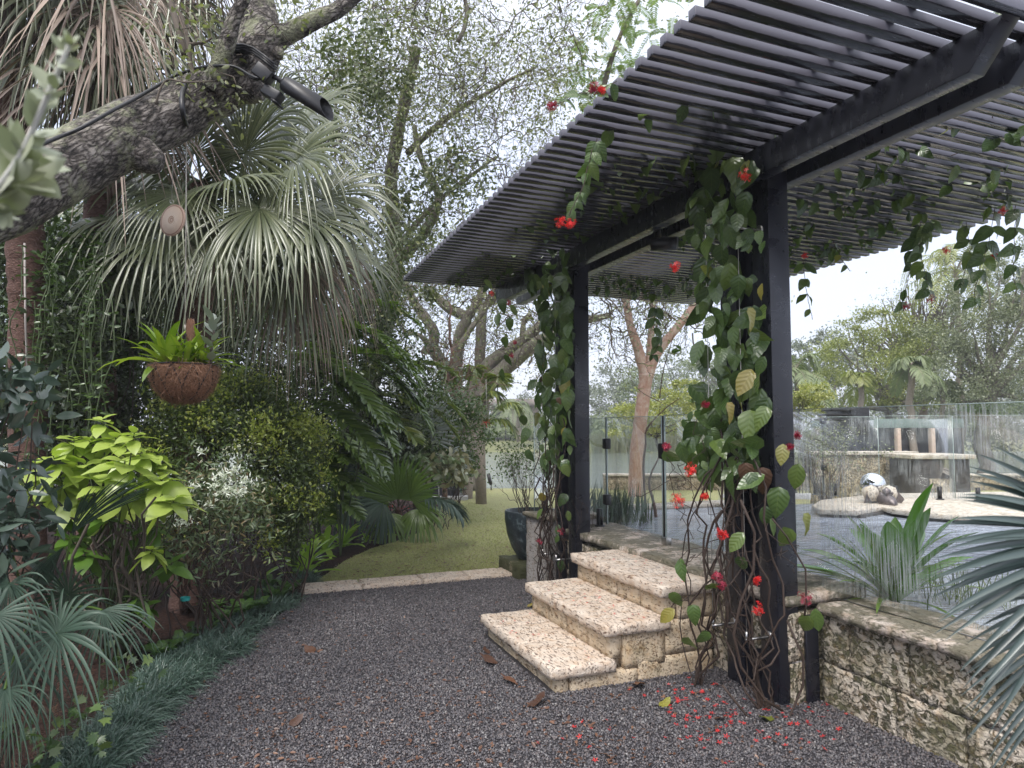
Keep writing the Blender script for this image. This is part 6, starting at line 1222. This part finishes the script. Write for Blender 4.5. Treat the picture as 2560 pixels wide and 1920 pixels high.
b = MB(); q = P(1777, 908, 9.58); b.box(q+(-.03, -.03, -.05), q+(.03, .03, .04)); q = P(1779, 1010, 9.58); b.box(q+(-.02, -.03, -.04), q+(.03, .03, .04)); q2 = P(1777, 1000, 9.6); b.box((q2[0]-.008, q2[1]-.008, .6), (q2[0]+.008, q2[1]+.008, 1.7)); tag(b.build('gate_post', M['black']), 'thin black hinge post on the far glass gate across the pool', 'gate post')
# coral garden wall, oven, lean pavilion behind
def obox(lab, name, cat, u0, u1, d, z0, z1, depth, m, pname, parent=None, bev=.01):
    p, q = P(u0, 1000, d), P(u1, 1000, d); c = (p+q)/2; w_ = np.linalg.norm((q-p)[:2])/2; R_ = np.stack([RT, nrm(FW*(1, 1, 0)), (0, 0, 1)], 1)
    t = parent or thing(name, lab, cat, (*c[:2], z0)); v = np.array([[x, y, z] for x in (-w_, w_) for y in (0, depth) for z in (z0, z1)])@R_.T*(1, 1, 1)+(c[0], c[1], 0)
    b = MB(); b.add(v, [[0, 1, 3, 2], [4, 6, 7, 5], [0, 4, 5, 1], [2, 3, 7, 6], [0, 2, 6, 4], [1, 5, 7, 3]]); b.build(pname, m, t, bevel=bev); return t
t = obox('tan coral stone garden wall beyond the far glass panels', 'garden_wall', 'wall', 1762, 1980, 13.0, -.02, 1.03, .3, M['wall_far'], 'wall_face'); obox('', '', '', 1755, 1986, 12.95, 1.033, 1.10, .4, M['palecoral'], 'wall_cap', t)
t = obox('dark stone outdoor oven block with a pale rounded slab top', 'outdoor_oven', 'oven', 1975, 2095, 12.0, -.02, 1.0, .8, M['brick_dark'], 'oven_body'); obox('', '', '', 1968, 2110, 11.95, 1.003, 1.08, .9, M['palecoral'], 'slab_top', t); obox('', '', '', 2010, 2055, 11.93, .18, .66, .05, M['wall_far'], 'oven_opening', t, 0)
t = obox('low dark garage like shelter with a pale green flat roof beyond the garden wall', 'shelter', 'shelter', 1895, 2080, 22, 0, 1.55, 4, M['dark'], 'dark_interior'); obox('', '', '', 1890, 2086, 21.6, 1.553, 1.84, 4.6, plain('roof_green', (.16, .22, .20), .6), 'flat_roof', t)
for u in (1941, 2015): obox('', '', '', u, u+8, 21.5, 0, 1.54, .2, M['stucco'], 'column', t)
t = obox('black louvred pergola roof poking up above the far glass', 'garden_pergola', 'pergola', 1835, 1882, 14, 1.4, 1.97, 1.0, M['black'], 'roof_box')
for i in range(3): obox('', '', '', 1783+i*9, 1850, 13.9-i*.02, 1.70+i*.10, 1.745+i*.10, .5, M['black'], 'louvre', t)
for u in (1800, 1878): obox('', '', '', u, u+6, 14.3, 0, 1.5, .1, M['black'], 'leg', t)
t = thing('railing', 'black bar railing on the lawn beyond the far pool corner', 'railing', P(1720, 1000, 16)*(1, 1, 0)); A, B_ = P(1690, 1000, 16), P(1790, 1000, 15.5); b = MB(); b.tube([(*A[:2], 1.28), (*B_[:2], 1.28)], .035, 6); b.build('top_rail', M['black'], t)
for i in range(15): p = A+(B_-A)*i/14; b = MB(); b.tube([(*p[:2], 0), (*p[:2], 1.26)], .012, 5); b.build('bar', M['black'], t)

# ---------------------------------------------------------------- big hazy trees to the right and across the lake
def bgtree(name, lab, base, d, spec, mat_, tr=.2, n=6000, size=.12, cl=60, cs=.18, trunkm='bark_far', group=None, shell=.35, limbs=14, shape=LF2):
    u, v = base; p0 = P(u, v, d); p0[2] = -.1 if d < 18 else (.4 if d > 55 else -.3); t = thing(name, lab, 'tree', p0, group); b = MB(); cs_ = []
    for (cu, cv, rx, rz) in spec: cs_.append((P(cu, cv, d), rx, rz))
    top = sum(c[0] for c in cs_)/len(cs_); mid = p0*.45+top*.55+rng.normal(size=3)*.2
    b.tube(wob(p0, mid, 7, tr*.6), np.linspace(tr, tr*.7, 7), 8, cap=False)
    for c, rx, rz in cs_:
        for i in range(max(2, limbs//len(cs_))): b.tube(wob(mid, c+rdir(1)[0]*np.array([rx, rx, rz])*.8, 7, rx*.12), np.linspace(tr*.45, tr*.06, 7), 5, cap=False)
    b.build('trunk', M[trunkm], t)
    tot = sum(rx*rz for _, rx, rz in cs_); b = MB()
    for c, rx, rz in cs_: cloud(b, c, (rx, rx*.8, rz), max(50, int(n*rx*rz/tot)), size, shape, max(8, int(cl*rx*rz/tot)), cs, 0, shell, .6)
    tag(b.build('crown', M[mat_], t), kind='stuff'); return t
bgtree('yellow_green_tree', 'wide airy yellow green tree behind the far side of the pool', (1900, 960), 27, [(1850, 790, 1.9, 1.0), (1760, 850, 1.2, .7), (1950, 740, 1.6, .9), (1900, 850, 1.6, .8), (1830, 730, 1.3, .5), (1980, 830, 1.4, .9), (1890, 700, 1.3, .5), (2020, 740, 1.4, .8)], 'yg', .2, 19000, .11, 120, .17)
bgtree('grey_green_oak', 'tall grey green oak filling the right side behind the palm blades', (2120, 980), 24, [(2120, 740, 1.8, 1.5), (2200, 800, 1.6, 1.4), (2060, 830, 1.4, 1.0), (2180, 660, 1.4, .9), (2140, 860, 1.4, .7), (2250, 640, 1.4, 1.2), (2110, 640, 1.3, .9), (2190, 560, 1.3, .9), (2060, 720, 1.3, .9)], 'ggr', .28, 26000, .10, 130, .17)
bgtree('bare_tree', 'pale half bare twiggy tree whose fine branches reach into the sky', (2000, 960), 30, [(1950, 680, 2.0, 1.1), (2010, 620, 1.4, .8), (1890, 730, 1.2, .5), (2080, 640, 1.4, .8)], 'yg', .2, 2600, .10, 60, .3, 'twig', limbs=120)
bgtree('yellow_tree', 'small bright yellow leaved tree left of the far black pergola', (1745, 960), 20, [(1752, 850, .55, .30), (1740, 880, .5, .28), (1725, 865, .35, .25)], 'yel', .05, 2200, .10, 30, .2, 'twig')
bgtree('yellow_tree', 'spreading yellow green tree behind the red barked trunk', (1440, 1000), 24, [(1420, 860, 1.0, .45), (1350, 890, .8, .28), (1480, 850, .8, .5), (1400, 900, 1.1, .3), (1450, 920, 1.0, .3), (1510, 890, .6, .6), (1370, 930, .9, .25)], 'yel', .07, 5200, .11, 70, .2, 'twig')
bgtree('dark_tree', 'dark tree behind the left coconut palm at the right post', (1760, 960), 45, [(1780, 760, 2.4, 1.4), (1850, 800, 2.4, 1.6), (1720, 830, 2, 2)], 'haze_t', .3, 6000, .22, 60)
LAKE = ['grey hazy tree across the lake just right of the far post', 'tallest grey tree across the lake between far post and red barked trunk', 'green hazy tree across the lake directly behind the red barked trunk', 'tall grey tree across the lake right of the red barked trunk', 'green hazy tree across the lake seen just left of the near vine', 'low grey tree across the lake beside the house roof', 'green hazy tree across the lake behind the far post vine', 'grey tree across the lake hidden behind the near vine column', 'green hazy tree across the lake right of the near post', 'grey hazy tree behind the wide yellow green tree', 'grey hazy tree behind the garden shelter', 'green hazy tree behind the outdoor oven', 'grey tree across the lake above the black louvred pergola', 'grey hazy tree at the far right edge behind the oak', 'low green tree across the lake left of the red barked trunk', 'grey tree across the lake left of the tan house', 'green tree across the lake behind the thin stake trunk', 'grey tree across the lake behind the bird feeder']
for i, (u, d, h, w_, mm) in enumerate(((1290, 64, 820, 3.5, 'haze_t'), (1340, 68, 760, 4, 'haze_t'), (1395, 66, 770, 4, 'haze_g'), (1455, 70, 740, 4.5, 'haze_t'), (1510, 66, 760, 4, 'haze_g'), (1120, 72, 840, 3.5, 'haze_t'), (1180, 74, 850, 4, 'haze_g'), (1570, 68, 770, 4, 'haze_t'), (1700, 62, 780, 4, 'haze_g'), (1930, 60, 800, 4.5, 'haze_t'), (2030, 55, 790, 4.5, 'haze_t'), (2130, 52, 800, 4.5, 'haze_g'), (1840, 64, 830, 4.5, 'haze_t'), (2230, 50, 760, 4.5, 'haze_t'), (1230, 70, 850, 3, 'haze_g'), (1060, 70, 860, 3, 'haze_t'), (980, 66, 820, 4, 'haze_g'), (900, 66, 800, 4.5, 'haze_t'))):
    lb = LAKE[i]
    bgtree('lakeside_tree', lb, (u, 940), d, [(u, h+45, w_*.6, 1.7), (u-18, h+95, w_*.7, 2.0), (u+20, h+100, w_*.7, 2.2), (u, h+140, w_*.8, 1.5)], mm, .25, 3400, .30, 50, .2, group='tree line across the lake', limbs=6)
def palmtree(lab, base, top, d, L, n, mat_='coco', r=.09, leaf=.4, grp=None, name='coconut_palm', arch=.7, w=.05):
    p0 = P(*base, d); p1 = P(*top, d); p0[2] = -.1 if d < 50 else .4; t = thing(name, lab, 'palm tree', p0, grp); b = MB(); b.tube(wob(p0, p1, 10, .15), np.linspace(r*1.25, r, 10), 8); b.build('trunk', M['ptrunk_far'], t)
    for i in range(n):
        a = i*2.399; el = rng.uniform(-.25, 1.2); D_ = np.array([math.cos(a)*math.cos(el), math.sin(a)*math.cos(el), math.sin(el)]); b = MB(); frond(b, p1, D_, L*rng.uniform(.85, 1.1), 26, leaf, w, arch, .5, 0, 1, .2, .012, .5, 4); b.build('frond', [M[mat_], M['ptrunk_far']], t)
    return t
palmtree('coconut palm with a pale crown behind the curtain of vine leaves', (2075, 970), (2065, 585), 27, 3.6, 26, 'yg', .10)
palmtree('coconut palm just right of the near post with arching pale fronds', (1740, 970), (1718, 800), 22, 1.9, 18, 'haze_g', .10)
palmtree('thin palm trunk left of the oven with a small crown', (1860, 970), (1852, 820), 24, 1.0, 10, 'yg', .09, name='slender_palm')
palmtree('pale straight palm trunk in the middle of the dark gap behind the glass', (1970, 970), (1968, 790), 22, 1.1, 12, 'haze_g', .10, name='slender_palm')
palmtree('thin pale palm trunk right of the middle behind the glass', (2035, 970), (2032, 830), 25, 1.0, 9, 'haze_g', .08, name='slender_palm')
palmtree('round headed date palm beside the tan house across the lake', (1125, 945), (1108, 880), 60, 3.0, 34, 'haze_g', .3, .5, name='date_palm')
palmtree('yellow green coconut palm with a low arching frond behind the far oak', (1000, 1000), (1010, 880), 15, 2.4, 0, 'coco', .10)
t = thing('arching_palm', 'yellow green palm fronds sweeping to the right behind the far oak limbs', 'palm', P(1040, 950, 14)*(1, 1, 0))
for (u, v, du, dv, L, dr) in ((1030, 925, .75, -.62, 1.25, .5), (1035, 880, .4, -.8, 1.1, .3), (985, 850, -.2, -1, 1.3, .2), (1010, 840, .2, -1, 1.3, .2), (1075, 850, .0, -1, 1.0, .3), (960, 900, -.7, -.7, 1.1, .4), (1060, 900, .6, -.8, 1.2, .45)):
    b = MB(); frond(b, P(u, v, 14), dirpx(0, 0, du, dv, .1), L, 34, .42, .045, .6, .5, 0, 1, .2, .014, .5); b.build('frond', [M['coco'], M['gstem']], t)
b = MB(); b.tube([P(1040, 950, 14)*(1, 1, 0), P(1035, 930, 14)], .12, 8); b.build('trunk', M['ptrunk_far'], t)
# reeds on the far bank, house, fence
n = 9000; b = MB(); uu = rng.uniform(1280, 1560, n); O = np.array([P(u, 960, 57.5+rng.normal()*.7) for u in uu]); O[:, 2] = -.5; blades(b, O, nrm(np.stack([rng.normal(size=n)*.15, rng.normal(size=n)*.15, np.ones(n)], 1)), rng.uniform(.8, 2.0, n), .06, .15, 4, fold=0); tag(b.build('lake_reeds', M['reed']), 'pale reeds along the far lake bank seen through the glass gate', 'reeds', kind='stuff')
t = obox('tan stucco house with dark openings across the lake', 'house', 'house', 1060, 1165, 72, .4, 3.8, 8, M['stucco'], 'wall', bev=0); obox('', '', '', 1050, 1175, 71, 3.8, 4.6, 10, M['rooft'], 'roof', t, .3); obox('', '', '', 1096, 1112, 71.9, .9, 3.2, .2, M['dark'], 'opening', t, 0); obox('', '', '', 1072, 1080, 71.9, .9, 3.2, .2, M['dark'], 'opening', t, 0); obox('', '', '', 1086, 1092, 71.7, .4, 3.8, .3, plain('house_column', (.6, .5, .42), .9), 'column', t, 0)
t = thing('lakeside_fence', 'thin black metal fence on the far bank below the tan house', 'fence', P(1110, 940, 64)*(1, 1, 0)); A, B_ = P(1040, 940, 64), P(1180, 940, 64); z0 = .35
for z in (.2, 1.3): b = MB(); b.tube([(*A[:2], z0+z), (*B_[:2], z0+z)], .03, 4); b.build('rail', M['black'], t)
for i in range(9): p = A+(B_-A)*i/8; b = MB(); b.tube([(*p[:2], z0-.1), (*p[:2], z0+1.4)], .045, 4); b.build('fence_post', M['black'], t)
n = 26000; b = MB(); uu = rng.uniform(-1, 1, n)
for (u0, u1, d_, zc, rz) in ((1030, 1200, 66, .6, .5), (1280, 1560, 61, .8, 1.0), (1560, 2300, 52, .6, .8), (850, 1040, 62, .8, 1.0)):
    k_ = 5000; T = np.array([P(rng.uniform(u0, u1), 940, d_+rng.normal()*1.0) for _ in range(k_)]); T[:, 2] = zc+np.abs(rng.normal(size=k_))*rz; b.inst(*LF2, basis(rdir(k_), rdir(k_, .5))*rng.uniform(.2, .4, (k_, 1, 1)), T)
tag(b.build('bank_shrubbery', M['haze_g']), 'low hazy shrubbery along the far lake bank', 'shrubbery', kind='stuff')

# ---------------------------------------------------------------- litter: fallen leaves and petals
def dryleaf(lab, u, v, s, flat=.5, m='dry_o', z=.012, grp=None):
    p = G(u, v, z); sh = oval_leaf(rng.uniform(.5, .75), fold=rng.uniform(-.2, .3), droop=-.25, wave=.05); me = leafmesh('fallen_leaf', sh, M[m]); o = place('fallen_leaf', me, None, matx(p, np.array([rng.normal(), rng.normal(), .12]), np.array([rng.normal()*.3, rng.normal()*.3, 1.]), s)); tag(o, lab, 'leaf', grp)
for q in (('large dark brown crumpled leaf on the gravel in front of the lowest step', 1075, 1432, .13), ('brown dead leaf on the gravel nearest the lowest step corner', 1118, 1478, .12), ('wide dark brown curled leaf on the gravel below the step corner', 1142, 1527, .14), ('brown leaf by the outer corner of the lowest step', 1055, 1412, .08), ('dark brown leaf on the gravel at the foot of the steps flank', 1375, 1473, .13), ('reddish brown leaf far out on the gravel at the left', 680, 1408, .10), ('rust coloured curled leaf in the middle of the gravel', 625, 1567, .09), ('brown leaf near the stone threshold end', 1130, 1265, .09)): dryleaf(*q)
dryleaf('pale tan leaf lying on the gravel beside the pier', 1097, 1226, .10, m='vine_y'); dryleaf('small yellow leaf on the gravel left of the middle step', 1140, 1311, .08, m='vine_y'); dryleaf('yellow leaf on the gravel between steps and near post', 1425, 1525, .09, m='vine_y'); dryleaf('yellow and brown leaf at the foot of the near vine stems', 1668, 1548, .12, m='vine_y'); dryleaf('curled brown leaf among petals left of the near post', 1540, 1550, .08)
def litter(name, n, reg, s, m, lab, cat, zf=lambda p: .010, shape=LFM):
    T = []
    while len(T) < n:
        u, v = reg(); p = G(u, v); 
        if inside(p[None, :2], path_poly)[0] and not (p[0] > 1.68 and 3.6 < p[1] < 5.0): T.append(p+(0, 0, .012))
    T = np.array(T); b = MB(); b.inst(*shape, basis(nrm(np.stack([rng.normal(size=n), rng.normal(size=n), rng.normal(size=n)*.15], 1)), np.stack([rng.normal(size=n)*.35, rng.normal(size=n)*.35, np.ones(n)], 1))*rng.uniform(*s, (n, 1, 1)), T); tag(b.build(name, M[m]), lab, cat, kind='stuff')
litter('leaf_litter', 620, lambda: (rng.uniform(200, 1750), rng.uniform(1290, 1659)), (.015, .038), 'dry', 'small rusty brown oak leaves scattered over the gravel path', 'leaf litter')
litter('leaf_litter', 260, lambda: (rng.uniform(500, 1400), rng.uniform(1500, 1659)), (.018, .04), 'dry', 'denser rusty leaf scraps on the nearest stretch of gravel', 'leaf litter')
star = []; v = [[0, 0, 0]]; f = []
for i in range(5):
    a = i*1.2566; v += [[math.cos(a-.3)*.5, math.sin(a-.3)*.5, .2], [math.cos(a), math.sin(a), .3], [math.cos(a+.3)*.5, math.sin(a+.3)*.5, .2]]; f.append([0, 1+3*i, 2+3*i, 3+3*i])
STAR = (np.array(v), np.array(f))
def petal_reg():
    c = ((1560, 1530), (1500, 1510), (1640, 1560), (1480, 1560), (1560, 1600), (1780, 1560), (1420, 1500), (1280, 1600), (1700, 1570))[rng.integers(9)]; return c[0]+rng.normal()*45, min(1655, c[1]+rng.normal()*28)
litter('fallen_petals', 150, petal_reg, (.010, .019), 'red', 'red fallen blossoms strewn on the gravel around the near post', 'petals', shape=STAR)
n = 70; T = []
for i in range(n):
    k_ = rng.choice(3, p=[.2, .5, .3]); x0, z = levels[k_]; T.append([rng.uniform(x0+.03, x0+.40), rng.uniform(Y0+.05, Y1-.1), z+.004])
T = np.array(T); b = MB(); b.inst(*STAR, basis(np.stack([rng.normal(size=n), rng.normal(size=n), 0*T[:, 0]], 1), np.stack([rng.normal(size=n)*.3, rng.normal(size=n)*.3, np.ones(n)], 1))*rng.uniform(.006, .013, (n, 1, 1)), T); tag(b.build('fallen_petals', M['red']), 'red blossoms and scraps lying on the stone treads', 'petals', kind='stuff')
n = 130; T = np.array([[rng.uniform(1.72, 2.9), rng.uniform(Y0+.04, Y1-.04), 0] for i in range(n)]); T[:, 2] = np.where(T[:, 0] > 2.46, .564, np.where(T[:, 0] > 2.07, .366, .159)); b = MB(); b.inst(LFM[0]*(.5, 1, 1), LFM[1], basis(np.stack([rng.normal(size=n), rng.normal(size=n), 0*T[:, 0]], 1), np.stack([rng.normal(size=n)*.3, rng.normal(size=n)*.3, np.ones(n)], 1))*rng.uniform(.012, .03, (n, 1, 1)), T); tag(b.build('leaf_litter', M['dry']), 'little brown leaf scraps caught on the stone treads', 'leaf litter', kind='stuff')
n = 900; T = []
while len(T) < n:
    p = G(rng.uniform(640, 1110), 1060+190*rng.random()**.7); 
    if inside(p[None, :2], [tuple(q) for q in lawn_poly])[0]: T.append(p+(0, 0, .015))
T = np.array(T); b = MB(); b.inst(*LFM, basis(np.stack([rng.normal(size=n), rng.normal(size=n), 0*T[:, 0]], 1), np.stack([rng.normal(size=n)*.3, rng.normal(size=n)*.3, np.ones(n)], 1))*rng.uniform(.02, .05, (n, 1, 1)), T); tag(b.build('lawn_litter', M['dry']), 'tiny brown leaves scattered over the lawn', 'leaf litter', kind='stuff')
# short grass blades on the near part of the lawn and its edge
n0 = 90000; p = np.stack([rng.uniform(-.3, 4.5, n0), 7.0+10*rng.uniform(0, 1, n0)**1.6], 1); p = p[inside(p, [tuple(q) for q in lawn_poly])]; n = len(p); b = MB(); O = np.concatenate([p, np.zeros((n, 1))], 1); blades(b, O, nrm(np.stack([rng.normal(size=n)*.5, rng.normal(size=n)*.5, np.ones(n)], 1)), rng.uniform(.02, .045, n), .004, .3, 3, fold=0, tw=1); tag(b.build('lawn_grass', leafmat('grass_blade', [(.18, .20, .07), (.31, .325, .13), (.46, .46, .22)], .6, .4)), 'short grass blades on the near part of the lawn', 'grass', kind='stuff')

# ---------------------------------------------------------------- thin rain haze over lake and garden
b = MB(); b.box((-262, -262, -2.7), (262, 262, 30)); hz = b.build('haze', None or bpy.data.materials.new('haze')); tag(hz, 'thin pale rain haze filling the air over the garden and lake', 'haze', kind='stuff')
hm = hz.data.materials[0]; hm.use_nodes = True; hn = hm.node_tree; hn.nodes.clear(); ho = hn.nodes.new('ShaderNodeOutputMaterial'); hv = hn.nodes.new('ShaderNodeVolumePrincipled'); hv.inputs['Color'].default_value = (.93, .95, 1, 1); hv.inputs['Density'].default_value = .0018; hn.links.new(hv.outputs[0], ho.inputs['Volume'])
